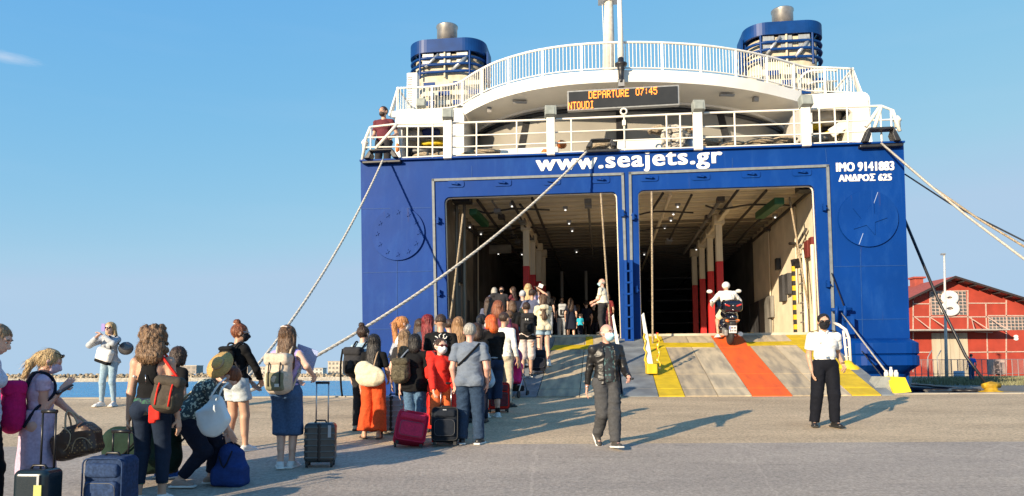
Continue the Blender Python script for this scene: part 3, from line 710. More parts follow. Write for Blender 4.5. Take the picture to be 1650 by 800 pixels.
for px, row in ((706, 356), (708, 473), (1003, 345), (1006, 470), (1020, 350), (1025, 467), (1327, 335), (1333, 458)):
    c = S(px, row, -.02); b = MB(); b.box((c.x, -.07, c.z), (.07, .14, .2)); b.tube([(c.x-.05, -.1, c.z+.05), (c.x+.09, -.12, c.z-.06)], .025, n=6); b.build('door_latch', hb, ship)
# faint weld seams
for r0, r1 in (((585, 531), (699, 530)), ((1345, 516), (1462, 514)), ((582, 337), (695, 335)), ((950, 262), (950, 284)), ((640, 420), (640, 560)), ((1386, 402), (1390, 545)), ((585, 440), (697, 437)), ((1344, 430), (1460, 428)), ((760, 268), (760, 288)), ((1180, 255), (1180, 275)), ((1330, 240), (1332, 262))):
    a = S(*r0); c = S(*r1); b = MB(); b.beam((a.x, -.004, a.z), (c.x, -.004, c.z), .012, .014, up=(0, 0, 1) if abs(a.x-c.x) > .1 else (1, 0, 0)); b.build('weld_seam', mat('seam_blue', (.02, .07, .24), rough=.5, spec=.15), ship)
# ---- embossed roundels
def disc(px, row, rx, label):
    c = S(px, row); r = (S(px+rx, row)-c).x
    b = MB(); R = Matrix.Rotation(pi/2, 3, 'X')
    b.lathe([(.01, 0), (r-.03, 0), (r, -.0), (r-.01, .06), (.01, .06)], n=48, R=R, smooth=False)
    return b.build('roundel', hb, ship, loc=(c.x, 0.0, c.z)), r
def star(r, ri=.4, n=5, rot=90): return [((r if k % 2 == 0 else r*ri)*cos(rad(rot+180*k/n)), (r if k % 2 == 0 else r*ri)*sin(rad(rot+180*k/n))) for k in range(2*n)]
embm = mat('worn_blue', (.01, .055, .23), rough=.5, vs=12, spec=.15)
o, r = disc(642, 377, 43, '')
for k in range(12):
    a = rad(30*k); b = MB(); b.prism([(x_+r*.78*cos(a), z_+r*.78*sin(a)) for x_, z_ in star(.075)], 'y', -.08, -.058); b.build('star', hb, o)
o, r = disc(1398, 353, 49, '')
b = MB(); b.prism([(x_*1.0, z_) for x_, z_ in star(.5, .4, 5, 72)], 'y', -.085, -.058); b.build('star', hb, o)
for dz in (.42, -.42):
    b = MB(); b.beam((.16*(1 if dz > 0 else -1), -.066, dz), (.28*(1 if dz > 0 else -1), -.066, dz*1.75), .008, .014, up=(1, 0, 0)); b.build('scratch_line', mat('scratch_pale', (.3, .4, .6), rough=.6), o)
# ---- lettering
def stern_text(s, pl, pr, rowh, m=letter, off=.03, nm='lettering', spacing=1.0, bold=0.0):
    a = S(*pl, -.004); c = S(*pr, -.004); hh = rowh
    ang = math.atan2(c.z-a.z, c.x-a.x); w_ = math.hypot(c.x-a.x, c.z-a.z)
    mt_ = Matrix.Translation((a.x, -.006, a.z)) @ Matrix.Rotation(-ang, 4, 'Y') @ Matrix.Rotation(pi/2, 4, 'X')
    return text(nm, s, 1, m, ship, mt_, off=off, ext=.006, width=w_, height=hh, spacing=spacing, bold=bold)
ph = lambda px, r0, r1: S(px, r0).z-S(px, r1).z
stern_text('www.seajets.gr', (865, 284), (1163, 271), ph(1000, 247, 279), off=0, spacing=1.12, bold=.026)
stern_text('IMO 9141883', (1348, 277), (1440, 274.5), ph(1390, 262, 276), off=.0, spacing=1.06, bold=.014)
stern_text('AN\u0394PO\u03a3 625', (1352, 293), (1436, 291), ph(1390, 280, 291), off=.0, spacing=1.08, bold=.014)
# ---- bulwark top edge and corner fairleads
b = MB(); b.beam((tl.x, .06, zt_l+.03), (tr.x, .06, zt_r+.03), .34, .05); b.build('bulwark_rail', hb, ship)
def bulw(x_): return zt_l+(zt_r-zt_l)*(x_-tl.x)/(tr.x-tl.x)
def fairlead(pa, pb, rt, rb, gapcol=blk):
    a = S(pa, rb, -.1); c = S(pb, rb, -.1); h_ = S(pa, rt, -.1).z-a.z; w_ = c.x-a.x; cx_ = (a.x+c.x)/2; z0 = a.z
    b = MB(); b.box((cx_, -.08, z0+.0), (w_*1.12, .22, .08))
    for s in (-1, 1): b.prism([(cx_+s*w_*.5, z0+.1), (cx_+s*w_*.34, z0+.1), (cx_+s*w_*.27, z0+h_*.62), (cx_+s*w_*.33, z0+h_*.95)], 'y', -.25, .1)
    b.box((cx_, -.07, z0+h_*.93), (w_*.66, .3, h_*.14)); o = b.build('fairlead', gapcol, ship, bevel=.02); return Vector((cx_, -.25, z0+.2))
fl1 = fairlead(588, 643, 243, 263); fl3 = fairlead(1388, 1450, 208, 237)
fl2 = fairlead(944, 994, 226, 245)
# ---- quarter-deck floor
zq = ztop-.25
b = MB(); b.box((SW/2, 8, zq-.1), (SW-.3, 15.4, .2)); b.build('quarter_deck', dkg, ship)
# ---- stern railing of the quarter deck
def topz(px, row): return S(px, row)
rails = [[(597, 205), (640, 200), (722, 199), (888, 193), (1125, 183), (1299, 177), (1350, 173), (1420, 171), (1438, 178)],
         [(592, 222), (640, 221), (722, 220), (888, 214), (1125, 205), (1299, 199), (1350, 196), (1440, 193)],
         [(588, 238), (640, 237), (722, 238), (888, 231), (1125, 222), (1299, 217), (1350, 214), (1445, 210)],
         [(640, 255), (722, 251), (888, 247), (1010, 241), (1125, 238), (1299, 232), (1380, 228)]]
for path in rails:
    q = [S(*p, .05) for p in path]
    for a, c in zip(q[:-1], q[1:]): rod('railing_bar', a, c, .024 if path is not rails[0] else .034, whiter, ship)
for px, r0, r1 in ((597, 205, 262), (656, 203, 262), (674, 202, 262), (697, 201, 262), (768, 198, 258), (833, 196, 256), (921, 192, 250), (1007, 188, 246), (1075, 186, 242), (1097, 185, 242), (1185, 182, 240), (1281, 178, 236), (1322, 176, 234), (1347, 175, 232), (1367, 173, 231), (1420, 171, 212), (1437, 178, 215)):
    a = S(px, r1, .05); c = S(px-0, r0, .05); c.x = a.x; a.z = bulw(a.x); rod('railing_post', a, c, .026, whiter, ship)
# lifebuoy-like end brackets
for pts_ in ([(597, 205), (590, 222), (583, 262)], [(640, 200), (628, 214), (605, 240)], [(1438, 178), (1444, 195), (1450, 212)], [(1420, 172), (1408, 210)], [(1395, 205), (1418, 172)]):
    q = [S(*p, .05) for p in pts_]; b = MB(); b.tube(q, .05, n=8); b.build('railing_bracket', whiter, ship)
for px, row in ((588, 236), (1446, 200)):
    c = S(px, row, .1); b = MB(); b.lathe([(.01, 0), (.08, 0), (.08, .16), (.11, .18), (.11, .22), (.05, .32), (.01, .34)], c=c-Vector((0, 0, .1)), n=12); b.build('stern_light', whiter, ship)
# thick posts with grey floodlight boxes
for px, rt, rb, w_, bx in ((722, 195, 258, 15, (722, 177, 194)), (888, 190, 250, 14, (887, 172, 190)), (1125, 180, 241, 15, (1125, 164, 181)), (1299, 173, 235, 15, (1298, 156, 173))):
    a = S(px, rb, -.03); c = S(px, rt, -.03); ww = w_*.0175
    b = MB(); b.box((a.x, -.03, (bulw(a.x)+c.z)/2), (ww, .2, c.z-bulw(a.x))); o = b.build('lamp_stanchion', white, ship, bevel=.02)
    q = S(bx[0], (bx[1]+bx[2])/2, -.1); b = MB(); R = Euler((rad(-14), 0, rad(8))).to_matrix(); b.box(q, (.34, .26, .32), R); b.box(q+Vector((0, -.14, 0)), (.28, .03, .25), R); b.build('floodlight', mat('lamp_box_grey', (.27, .29, .26), rough=.6), ship, bevel=.015)
c = S(1005, 180, .02); b = MB(); b.tube([c+Vector((0.09*cos(2*pi*k/12), 0, .09*sin(2*pi*k/12))) for k in range(12)], .028, n=6, closed=True); b.box(c-Vector((0, 0, .35)), (.1, .1, .15)); b.beam(c-Vector((0, 0, .09)), c-Vector((0, 0, 1.1)), .03, .03, up=(0, 1, 0)); b.build('small_light', whiter, ship)

# ---- upper deck: curved overhang
ZU = CAMZ+10.2
edge_px = [(640, 181), (690, 179), (735, 174), (765, 158), (800, 142), (850, 128), (900, 119.5), (950, 115), (1000, 113), (1050, 113), (1100, 115), (1150, 119), (1200, 126), (1240, 134), (1275, 143), (1300, 149), (1340, 150.5), (1376, 152)]
def smooth_path(P, n=4):
    out = []
    for i in range(len(P)-1):
        p0 = P[max(i-1, 0)]; p1 = P[i]; p2 = P[i+1]; p3 = P[min(i+2, len(P)-1)]
        for k in range(n):
            t = k/n; out.append(.5*((2*p1)+(p2-p0)*t+(2*p0-5*p1+4*p2-p3)*t*t+(3*p1-p0-3*p2+p3)*t**3))
    return out+[P[-1]]
EP = smooth_path([SZ(px, r, ZU) for px, r in edge_px], 3)
h0 = .42
def curved_slab(nm, path, z0, z1, yback, m):
    b = MB(); n = len(path); vs = []; 
    for p in path: vs += [(p.x, p.y, z1), (p.x, p.y, z0)]
    fs = [(2*i, 2*i+2, 2*i+3, 2*i+1) for i in range(n-1)]
    b.add(vs, fs, True)
    for z_ in (z0, z1):
        vs = []
        for p in path: vs += [(p.x, p.y, z_), (p.x, max(yback, p.y+.1), z_)]
        b.add(vs, [(2*i, 2*i+2, 2*i+3, 2*i+1) for i in range(n-1)])
    return b.build(nm, m, ship)
i0 = next(i for i, p in enumerate(EP) if p.x > SZ(738, 174, ZU).x); i1 = max(i for i, p in enumerate(EP) if p.x < SZ(1292, 147, ZU).x)
curved_slab('upper_deck_lip', EP[i0:i1+1], ZU-h0, ZU, 14, white)
# underside trims: lights and cameras under the overhang
for px, row in ((785, 168), (1175, 143), (1222, 150), (835, 155)):
    c = SZ(px, row, ZU-h0-.03)+Vector((0, .5, -.05)); ubox('soffit_lamp', c, (.5, .16, .08) if px in (835, 1175) else (.16, .22, .16), mat('lamp_dull', (.35, .33, .3), rough=.6), ship, rot=(0.3, 0, .2))
# ---- saloon wall (curved) with slanted windows
ZW = CAMZ+9.62
win_px = [(728, 262), (742, 243), (762, 226), (800, 204), (850, 189), (900, 181), (950, 178), (1000, 177), (1050, 177), (1100, 178), (1160, 183), (1215, 194), (1255, 212), (1280, 232), (1296, 252)]
WPh = smooth_path([SZ(px, r, ZW) for px, r in win_px], 3)
cxm = S(1010, 200, 6).x
def off(p, s, z): return Vector((cxm+(p.x-cxm)*(1+.075*s), p.y-.55*s, z))
gw = mat('saloon_glass', (.3, .28, .24), rough=.2, var=.1, vs=.6, spec=.8); 
b = MB(); n = len(WPh); vs = []
for p in WPh: vs += [off(p, -.04, ZU-h0+.02), off(p, 0, ZW)]
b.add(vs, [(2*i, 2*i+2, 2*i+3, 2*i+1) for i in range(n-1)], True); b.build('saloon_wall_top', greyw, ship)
ZB = ZW-1.95
mull = [0, 5, 12, 21, 30, 36, n-1]
for a, c in zip(mull[:-1], mull[1:]):
    b = MB(); vs = []
    for i in range(a, c+1): p = WPh[i]; vs += [off(p, 0, ZW), off(p, 1, ZB)]
    b.add(vs, [(2*k, 2*k+2, 2*k+3, 2*k+1) for k in range(c-a)], True); b.build('saloon_window', gw, ship)
for i in mull[1:-1]:
    p = WPh[i]; w_ = .34 if i == 21 else .26
    b = MB(); b.beam(off(p, -.03, ZW)+Vector((0, -.05, 0)), off(p, 1.03, ZB)+Vector((0, -.05, 0)), w_, .07, up=(0, -1, 0)); b.build('window_pillar', blk, ship)
b = MB(); b.tube([off(p, -.01, ZW)+Vector((0, -.03, 0)) for p in WPh], .09, n=6); b.build('window_head', blk, ship)
b = MB(); b.tube([off(p, -.02, ZW+.17)+Vector((0, -.25, 0)) for p in WPh[2:-2]], .07, n=8); b.build('gutter', white, ship)
b = MB(); b.tube([off(p, 1, ZB)+Vector((0, -.03, 0)) for p in WPh], .07, n=6); b.build('window_sill', blk, ship)
b = MB(); vs = []
for p in WPh: vs += [off(p, 1.02, ZB), off(p, 1.05, zq)]
b.add(vs, [(2*i, 2*i+2, 2*i+3, 2*i+1) for i in range(n-1)], True); b.build('saloon_wall_base', white, ship)
# white locker under the centre window, right of the fairlead
a = S(995, 246, 2.0); c = S(1085, 226, 2.0); b = MB(); b.box(((a.x+c.x)/2, 2.2, (zq+c.z)/2), (c.x-a.x, .9, c.z-zq)); b.build('deck_locker', white, ship, bevel=.03)
a = S(806, 250, 2.2); c = S(900, 240, 2.2); b = MB(); b.box(((a.x+c.x)/2, 2.4, (zq+c.z)/2), (c.x-a.x, .9, c.z-zq)); b.build('deck_locker', white, ship, bevel=.03)

# ---- side houses (white, rounded) left and right
def house(nm, pxs, yl, z0, z1, dep, r, m=white):
    a = S(pxs[0], 200, yl).x; c = S(pxs[1], 200, yl).x; w_ = c-a; h_ = z1-z0
    b = MB(); ring = [(x_+(a+c)/2, z_+(z0+z1)/2) for x_, z_ in rrect(w_, h_, r, 5)]
    b.prism(ring, 'y', yl, yl+dep); return b.build(nm, m, ship)
# left: roof slab, walls with an opening
yl = 4.6
def frame_house(px0, px1, rt, ope, yl, dep):
    o = [S(px0, rt, yl), S(px1, rt+2, yl)]; z1 = o[0].z; x0_, x1_ = o[0].x, o[1].x
    outl = [(x_+(x0_+x1_)/2, z_) for x_, z_ in []]
    w_ = x1_-x0_; h_ = z1-zq+.3; cx_ = (x0_+x1_)/2; cz_ = zq-.3+h_/2
    outl = [(x_+cx_, z_+cz_) for x_, z_ in rrect(w_, h_, .25, 4)]
    q = [S(*p, yl) for p in ope]; hol = [(v.x, v.z) for v in q]
    plate('side_house_front', outl, [hol], .15, white, ship, Matrix.Translation((0, yl, 0)) @ xz)
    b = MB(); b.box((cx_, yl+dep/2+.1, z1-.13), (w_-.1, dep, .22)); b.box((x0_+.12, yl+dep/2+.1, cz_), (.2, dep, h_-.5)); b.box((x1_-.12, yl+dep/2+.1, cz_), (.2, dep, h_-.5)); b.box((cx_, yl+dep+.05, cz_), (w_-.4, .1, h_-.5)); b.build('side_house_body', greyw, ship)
frame_house(638, 748, 184, [(640, 206), (648, 268), (735, 268), (718, 205)], 4.9, 3.2)
frame_house(1298, 1400, 154, [(1300, 178), (1300, 245), (1378, 245), (1372, 182), (1366, 177)], 4.0, 3.2)
# sloping white mass right of the house
b = MB(); q = [S(1396, 162, 4.0), S(1404, 240, 4.0), S(1370, 240, 4.0), S(1372, 175, 4.0)]
b.prism([(v.x, v.z) for v in q], 'y', 3.85, 7); b.build('side_house_skirt', white, ship)
# gear stowed in the side houses
orange = mat('liferaft_orange', (.6, .16, .03), rough=.6); navy = mat('navy_tarp', (.03, .06, .25), rough=.6); tarp = mat('tan_tarp', (.4, .3, .2), rough=.9)
for px, row, rr, m_, yl_ in ((668, 218, (.3, .25, .25), greyw, 6.0), (694, 214, (.36, .3, .2), navy, 6.2), (700, 232, (.55, .25, .1), yel, 6.0), (682, 246, (.8, .3, .2), blk, 5.7), (1332, 190, (.5, .3, .3), white, 5.2), (1310, 205, (.3, .2, .1), yel, 5.0), (1345, 215, (.4, .2, .08), yel, 5.2), (1325, 222, (.5, .2, .16), blk, 5.0), (1368, 203, (.08, .06, .2), orange, 4.8), (640, 238, (.07, .06, .2), orange, 4.6)):
    c = S(px, row, yl_); NSEED[0] += 1; sdfo('stowed_gear', [Ell(c, rr)], m_, ship, vox=.06, amp=.05, sc=(5, 5, 5))
b = MB(); a = S(1338, 216, 4.6); c = S(1385, 184, 4.6); b.beam(a, c, .1, .34, up=(0, 0, 1)); b.build('crane_arm', greyw, ship, bevel=.03)
# coiled ropes along the quarter deck
ropem = mat('rope_tan', (.42, .33, .22), rough=.95, var=.3, vs=30, bump=.8, bs=60, bdist=.01); ropeg = mat('rope_pale', (.55, .5, .42), rough=.9, var=.25, vs=40, bump=.8, bs=80, bdist=.01)
def coil(px, row, n, rx, lay, m_=ropem, yl_=1.0, upright=False):
    c = S(px, row, yl_); pts_ = []
    for k in range(n*14):
        a = 2*pi*k/14; r_ = rx*(.75+.25*sin(k*.37)); dz = lay*k/(n*14)
        pts_.append(c+(Vector((r_*cos(a), r_*.6*sin(a), dz+.03*sin(k*1.7))) if not upright else Vector((r_*cos(a), -.1+.15*(k/(n*14)), r_*1.0*sin(a)+.04*sin(k)))))
    b = MB(); b.tube(pts_, .045, n=6); return b.build('rope_coil', m_, ship)
for a in ((683, 258, 4, .4, .14), (712, 256, 4, .35, .12), (780, 251, 5, .5, .12), (1140, 236, 4, .45, .12), (1180, 237, 4, .35, .1), (1225, 234, 5, .5, .12), (1260, 232, 4, .45, .12), (1310, 230, 4, .4, .1), (760, 254, 4, .4, .1)): coil(*a)
c0 = (1085, 222); coil(*c0, 6, .34, 0, ropeg, .35, True); coil(1090, 236, 6, .42, .45, ropeg, .5); coil(1095, 226, 5, .4, .3, ropem, .6); coil(1060, 213, 4, .28, .12, ropem, 1.0); coil(968, 242, 5, .3, .22, ropem, .5)
for px, row, m_ in ((1117, 212, orange), (905, 233, orange), (880, 247, orange), (1113, 226, mat('pale_blue_cloth', (.3, .42, .6), rough=.8))):
    c = S(px, row, .7); sdfo('stowed_bundle', [Ell(c, (.16, .14, .12 if m_ is orange else .3))], m_, ship, vox=.04, amp=.03, sc=(9, 9, 9))

# ---- upper deck deck-edge railings with balusters
rail_px = [(640, 133), (690, 130), (735, 126), (765, 118), (780, 113), (800, 106), (850, 90), (900, 80), (950, 73.5), (1000, 70.5), (1050, 70), (1100, 73), (1150, 78), (1190, 85), (1215, 92), (1232, 99), (1300, 100), (1365, 101)]
RP = [SZ(px, r, ZU+.95) for px, r in edge_px]
RPs = smooth_path(RP, 3); 
base = [Vector((p.x, p.y, ZU)) for p in EP]
RT = .98
b = MB(); b.tube([p+Vector((0, .04, RT)) for p in base], .045, n=8); b.build('upper_handrail', white, ship)
b = MB(); b.tube([p+Vector((0, .04, .08)) for p in base], .025, n=6); b.build('upper_footrail', white, ship)
acc = 0; cnt = 0
for p, q in zip(base[:-1], base[1:]):
    L = (q-p).length; 
    while acc < L:
        r_ = p+(q-p)*(acc/L)+Vector((0, .04, 0)); 
        if cnt % 11 == 0: ubox('rail_stanchion', r_+Vector((0, 0, RT/2)), (.085, .05, RT), white, ship)
        else: rod('baluster', r_+Vector((0, 0, .08)), r_+Vector((0, 0, RT)), .013, whiter, ship)
        acc += .125; cnt += 1
    acc -= L
for e_, s in ((base[0], -1), (base[-1], 1)):       # railing returns forward at both sides, with a slanted screen
    for k in range(9): rod('baluster', e_+Vector((0, .25*k, .08)), e_+Vector((0, .25*k, RT)), .013, whiter, ship)
    rod('upper_handrail', e_+Vector((0, 0, RT)), e_+Vector((0, 2.4, RT)), .04, white, ship)
    b = MB(); b.beam(e_+Vector((s*.35, .2, -.1)), e_+Vector((s*.02, .2, RT)), .05, .3, up=(0, 1, 0)); b.build('rail_end_brace', white, ship)
# top decks behind the railing
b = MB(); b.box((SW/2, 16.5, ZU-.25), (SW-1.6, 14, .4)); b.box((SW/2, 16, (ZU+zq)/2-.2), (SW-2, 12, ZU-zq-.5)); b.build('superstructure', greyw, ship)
# left slab edge under straight rail
for pa, pb in ((base[0], base[i0]), (base[i1], base[-1])):
    b = MB(); b.box(((pa.x+pb.x)/2, (pa.y+pb.y)/2+2.6, ZU-.14), (abs(pb.x-pa.x)+.35, 5.2, .26)); b.build('side_deck', white, ship, bevel=.04)
c = SZ(679, 168, ZU+.3); b = MB(); b.box(c, (.34, .3, .34), Euler((-.3, 0, 0)).to_matrix()); b.build('floodlight', MATS['lamp_box_grey'], ship, bevel=.02)
c = SZ(1334, 143, ZU+.3); b = MB(); b.box(c, (.34, .3, .34), Euler((-.3, 0, 0)).to_matrix()); b.build('floodlight', MATS['lamp_box_grey'], ship, bevel=.02)
c = S(662, 150, 8.2); b = MB(); b.box(c+Vector((.1, 0, 0)), (.45, .4, 1.6)); o = b.build('vent_cabinet', white, ship, bevel=.02)
for k in range(14): ubox('louvre', c+Vector((.0, -.21, -.7+.1*k)), (.16, .04, .035), steelg, o)
# curved arch pipe by right rail
q = [S(1290, 152, 6.5), S(1290, 128, 6.5), S(1302, 116, 6.5), S(1330, 113, 6.5), S(1348, 114, 6.5)]; b = MB(); b.tube(smooth_path(q, 4), .05, n=8); b.build('arch_rail', white, ship)
q = [S(1300, 136, 6.5), S(1315, 132, 6.5), S(1350, 131, 6.5)]; b = MB(); b.tube(q, .04, n=8); b.build('arch_rail', white, ship)

# ---- funnels
fblue = mat('funnel_blue', (.003, .04, .17), rough=.4, spec=.25, vs=2); fcream = mat('funnel_cream', (.6, .52, .38), rough=.7, var=.15, vs=3)
def funnel(pl, pr, rt, rb, pipe, yl, slats, basebot, skew):
    a = S(pl, rt, yl); c = S(pr, rt, yl); w_ = c.x-a.x; cx_ = (a.x+c.x)/2; dep = w_*.9; zt = a.z; H_ = lambda row: S((pl+pr)/2, row, yl).z
    e = MB(); ring = lambda z_, s=1.0: [(cx_+x_, yl+dep/2*1.0+y_, z_) for x_, y_ in rrect(w_*s, dep*s, w_*.27, 12)]
    zb = H_(rb)
    def hollow(z0, z1, s0=1.0, th=.05):
        m_ = MB(); n_ = len(ring(0)); R = [ring(z0, s0), ring(z1, s0), ring(z1, s0-th), ring(z0, s0-th)]
        vs = [v for r in R for v in r]; fs = [(i*n_+k, i*n_+(k+1) % n_, ((i+1) % 4)*n_+(k+1) % n_, ((i+1) % 4)*n_+k) for i in range(4) for k in range(n_)]
        return m_.add(vs, fs, False)
    fn = hollow(zb, zt).build('funnel', fblue, ship)
    b = MB(); b.loft([ring(zt-.14, .93), ring(zt-.1, .93)], smooth=False); b.build('funnel_cover', fblue, fn)
    for r_ in slats:
        z_ = H_(r_); pts_ = [Vector(v) for v in ring(z_, .97)]; b = MB(); b.tube(pts_, .065, n=8, closed=True); b.build('funnel_slat', fblue, fn)
    zz = H_(basebot)
    for k, t in enumerate((.18, .5, .82)):
        xx = a.x+w_*t; rod('funnel_frame', (xx, yl+.08, zz), (xx, yl+.08, zb), .05, fblue if k != 1 else fcream, fn)
    for x_ in (a.x+.1, c.x-.1): rod('funnel_frame', (x_, yl+dep*.3, zz), (x_, yl+dep*.3, zb), .06, fblue, fn)
    b = MB(); b.loft([ring(zz-2.2, .88), ring(zb-.05, .88)], smooth=True); b.build('funnel_casing', fcream, fn)
    for k in range(3):
        ubox('casing_panel', (a.x+w_*(.28+.22*k), yl+dep*.05, (zz+zb)/2+.3), (w_*.14, .08, (zb-zz)*.5), mat('silver_duct', (.5, .5, .48), rough=.4, metal=.6), fn)
    b = MB(); b.tube([(a.x+w_*.25, yl+.06, zz+.5), (a.x+w_*.42, yl+.05, zb-.1)], .07, n=8); b.build('duct', MATS['silver_duct'], fn); b = MB(); b.tube([(a.x+w_*.6, yl+.06, zz+.3), (a.x+w_*.78, yl+.1, zb-.25)], .09, n=8); b.build('duct', MATS['silver_duct'], fn)
    # exhaust pipe
    p0 = S((pipe[0]+pipe[1])/2, pipe[2], yl+dep*.4); r_ = (S(pipe[1], pipe[2], yl+dep*.4).x-S(pipe[0], pipe[2], yl+dep*.4).x)/2
    b = MB(); b.lathe([(r_*.97, zt-.3), (r_*.97, p0.z-.05), (r_*1.04, p0.z), (r_*1.04, p0.z+.06), (r_*.9, p0.z+.06), (r_*.88, p0.z-.3)], c=(p0.x, p0.y, 0), n=28); b.build('exhaust_pipe', mat('exhaust_steel', (.5, .46, .4), rough=.35, metal=.8, vs=5), fn)
    b = MB(); b.lathe([(.01, p0.z-.2), (r_*.9, p0.z-.2)], c=(p0.x, p0.y, 0), n=20); b.build('pipe_throat', M['rubber'], fn)
    # raked fin on the outer front edge
    # louvred base seen through the rail
    for i in range(5):
        for j in range(4):
            ubox('base_panel', (a.x+w_*(.12+.19*i), yl-.04, zz-.35-.42*j), (w_*.15, .06, .2), fblue if (i+j) % 2 else mat('pale_panel', (.5, .47, .4), rough=.7), fn)
    ubox('fin', (a.x+w_*skew, yl+.9, (zb+zz)/2+.1), (.08, .5, (zb-zz)*1.1), fblue, fn)
    return fn
funnel(654, 779, 66, 83, (704, 737, 46), 9.5, (92, 103, 115), 124, 1.02)
funnel(1202, 1333, 38, 54, (1243, 1278, 20), 9.0, (66, 78, 92), 104, -.02)
# ---- mast and pole
a = S(981, 118, 7.0); c = S(981, -30, 7.0); b = MB(); b.tube([a, c], [.27, .15], n=10); b.build('mast', mat('mast_cream', (.66, .6, .5), rough=.6), ship)
a = S(982, 2, 7.0); b = MB(); b.box(a, (.9, .5, .08)); b.build('mast_platform', greyw, ship)
rod('stay_wire', S(973, 72, 7), S(969, -30, 7), .012, whiter, ship)
LY = SZ(1000, 113, ZU).y-.14
a = S(1001, 96, LY); c = S(997.5, -30, LY); b = MB(); b.tube([a, c], [.095, .08], n=10); b.build('flag_pole', white, ship)
a = S(1001, 130, LY-.04); b = MB(); b.lathe([(.01, 0), (.11, 0), (.12, .12), (.09, .14), (.1, .45), (.13, .5), (.1, .56), (.2, .62), (.21, .68), (.1, .74), (.1, .86), (.06, .9), (.01, .92)], c=a-Vector((0, 0, .1)), n=16); b.build('signal_lamp', blk, ship)
b = MB(); b.box(a+Vector((0, 0, -.12)), (.2, .2, .22)); b.build('lamp_bracket', steelg, ship)

# ---- departure board
yl = SZ(1000, 113, ZU).y-.22
q = [S(914, 148, yl), S(1094, 136, yl), S(1094, 170, yl), S(914, 178, yl)]
ang = math.atan2((q[1].z+q[2].z-q[0].z-q[3].z)/2, q[1].x-q[0].x); bw_ = (q[1].x-q[0].x)/cos(ang); bh = ((q[0].z-q[3].z)+(q[1].z-q[2].z))/2
org = Vector(((q[0].x+q[1].x)/2, yl, (q[0].z+q[1].z+q[2].z+q[3].z)/4))
brd = empty('departure_board', fromS(*org)-Vector((0, 0, 0)), SHIPRZ); brd.parent = None
bpy.data.objects.remove(brd)
R4 = Matrix.Translation(org) @ Matrix.Rotation(-ang, 4, 'Y')
bd = MB().box((0, .1, 0), (bw_, .2, bh)).build('departure_board', mat('board_grey', (.33, .33, .32), rough=.4, metal=.3), ship); bd.matrix_local = R4
sc_ = MB().box((0, -.01, 0), (bw_-.1, .03, bh-.1)).build('display_screen', mat('screen_black', (.03, .028, .026), rough=.25, vs=2), bd)
FONT = {'D': ["11110", "10001", "10001", "10001", "10001", "10001", "11110"], 'E': ["11111", "10000", "10000", "11110", "10000", "10000", "11111"], 'P': ["11110", "10001", "10001", "11110", "10000", "10000", "10000"], 'A': ["01110", "10001", "10001", "11111", "10001", "10001", "10001"],
 'R': ["11110", "10001", "10001", "11110", "10100", "10010", "10001"], 'T': ["11111", "00100", "00100", "00100", "00100", "00100", "00100"], 'U': ["10001", "10001", "10001", "10001", "10001", "10001", "01110"], '0': ["01110", "10001", "10001", "10001", "10001", "10001", "01110"],
 '7': ["11111", "00001", "00010", "00100", "00100", "01000", "01000"], '4': ["00010", "00110", "01010", "10010", "11111", "00010", "00010"], '5': ["11111", "10000", "11110", "00001", "00001", "10001", "01110"], ':': ["00000", "00100", "00100", "00000", "00100", "00100", "00000"],
 'N': ["10001", "11001", "11001", "10101", "10011", "10011", "10001"], 'O': ["01110", "10001", "10001", "10001", "10001", "10001", "01110"], 'I': ["01110", "00100", "00100", "00100", "00100", "00100", "01110"]}
led = mat('led_orange', (.8, .2, .02), emit=(1.0, .2, .02), es=1.6, rough=.5)
def leds(s, x0_, x1_, zc, hh):
    n_ = len(s)*6-1; dx = (x1_-x0_)/n_; dz = hh/7
    for i, ch in enumerate(s):
        if ch == ' ': continue
        b = MB()
        for r_, row in enumerate(FONT[ch]):
            for k, v in enumerate(row):
                if v == '1': b.box((x0_+dx*(i*6+k+.5), -.03, zc+hh/2-dz*(r_+.5)), (dx*.98, .012, dz*.98))
        b.build('led_letter', led, bd)
fx = lambda px: (px-1004)/180*bw_
leds('DEPARTURE', fx(949), fx(1014), bh*.22, bh*.37); leds('07:45', fx(1025), fx(1059), bh*.25, bh*.37); leds('NTOUDI', fx(915.5), fx(957), bh*-.27, bh*.37)

# ---- garage interior
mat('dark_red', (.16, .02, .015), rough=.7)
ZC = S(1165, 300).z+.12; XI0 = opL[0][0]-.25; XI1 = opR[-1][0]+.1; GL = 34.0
deepshade = mat('garage_deep_shade', (.09, .085, .08), rough=.8, var=.3, vs=1)  # loss of daylight deep in the garage is put into this colour
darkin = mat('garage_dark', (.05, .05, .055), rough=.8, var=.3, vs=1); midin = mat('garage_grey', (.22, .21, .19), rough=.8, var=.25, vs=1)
b = MB(); b.box((SW/2, 4.85, DECK-.1), (SW-.6, 9, .2)); b.build('garage_floor', dkg, ship)  # front floor kept pale so it bounces sun onto the ceiling
b = MB(); b.box((SW/2, 22, DECK-.1), (SW-.6, 25.2, .2)); b.build('garage_floor', deepshade, ship)

b = MB(); b.box((SW/2, 3.7, ZC+.3), (SW-.6, 6.8, .2)); b.build('garage_ceiling', cream, ship); b = MB(); b.box((SW/2, 11.5, ZC+.3), (SW-.6, 8.8, .2)); b.build('garage_ceiling', mat('garage_mid_shade', (.26, .225, .17), rough=.8, var=.3, vs=1), ship)  # middle stretch toned down: painted step between bright mouth and dark back
b = MB(); b.box((SW/2, 25, ZC+.3), (SW-.6, 18, .2)); b.build('garage_ceiling', deepshade, ship)
b = MB(); b.box((SW/2, GL, (DECK+ZC)/2), (SW-.6, .3, ZC-DECK+1)); b.build('garage_end_wall', darkin, ship)
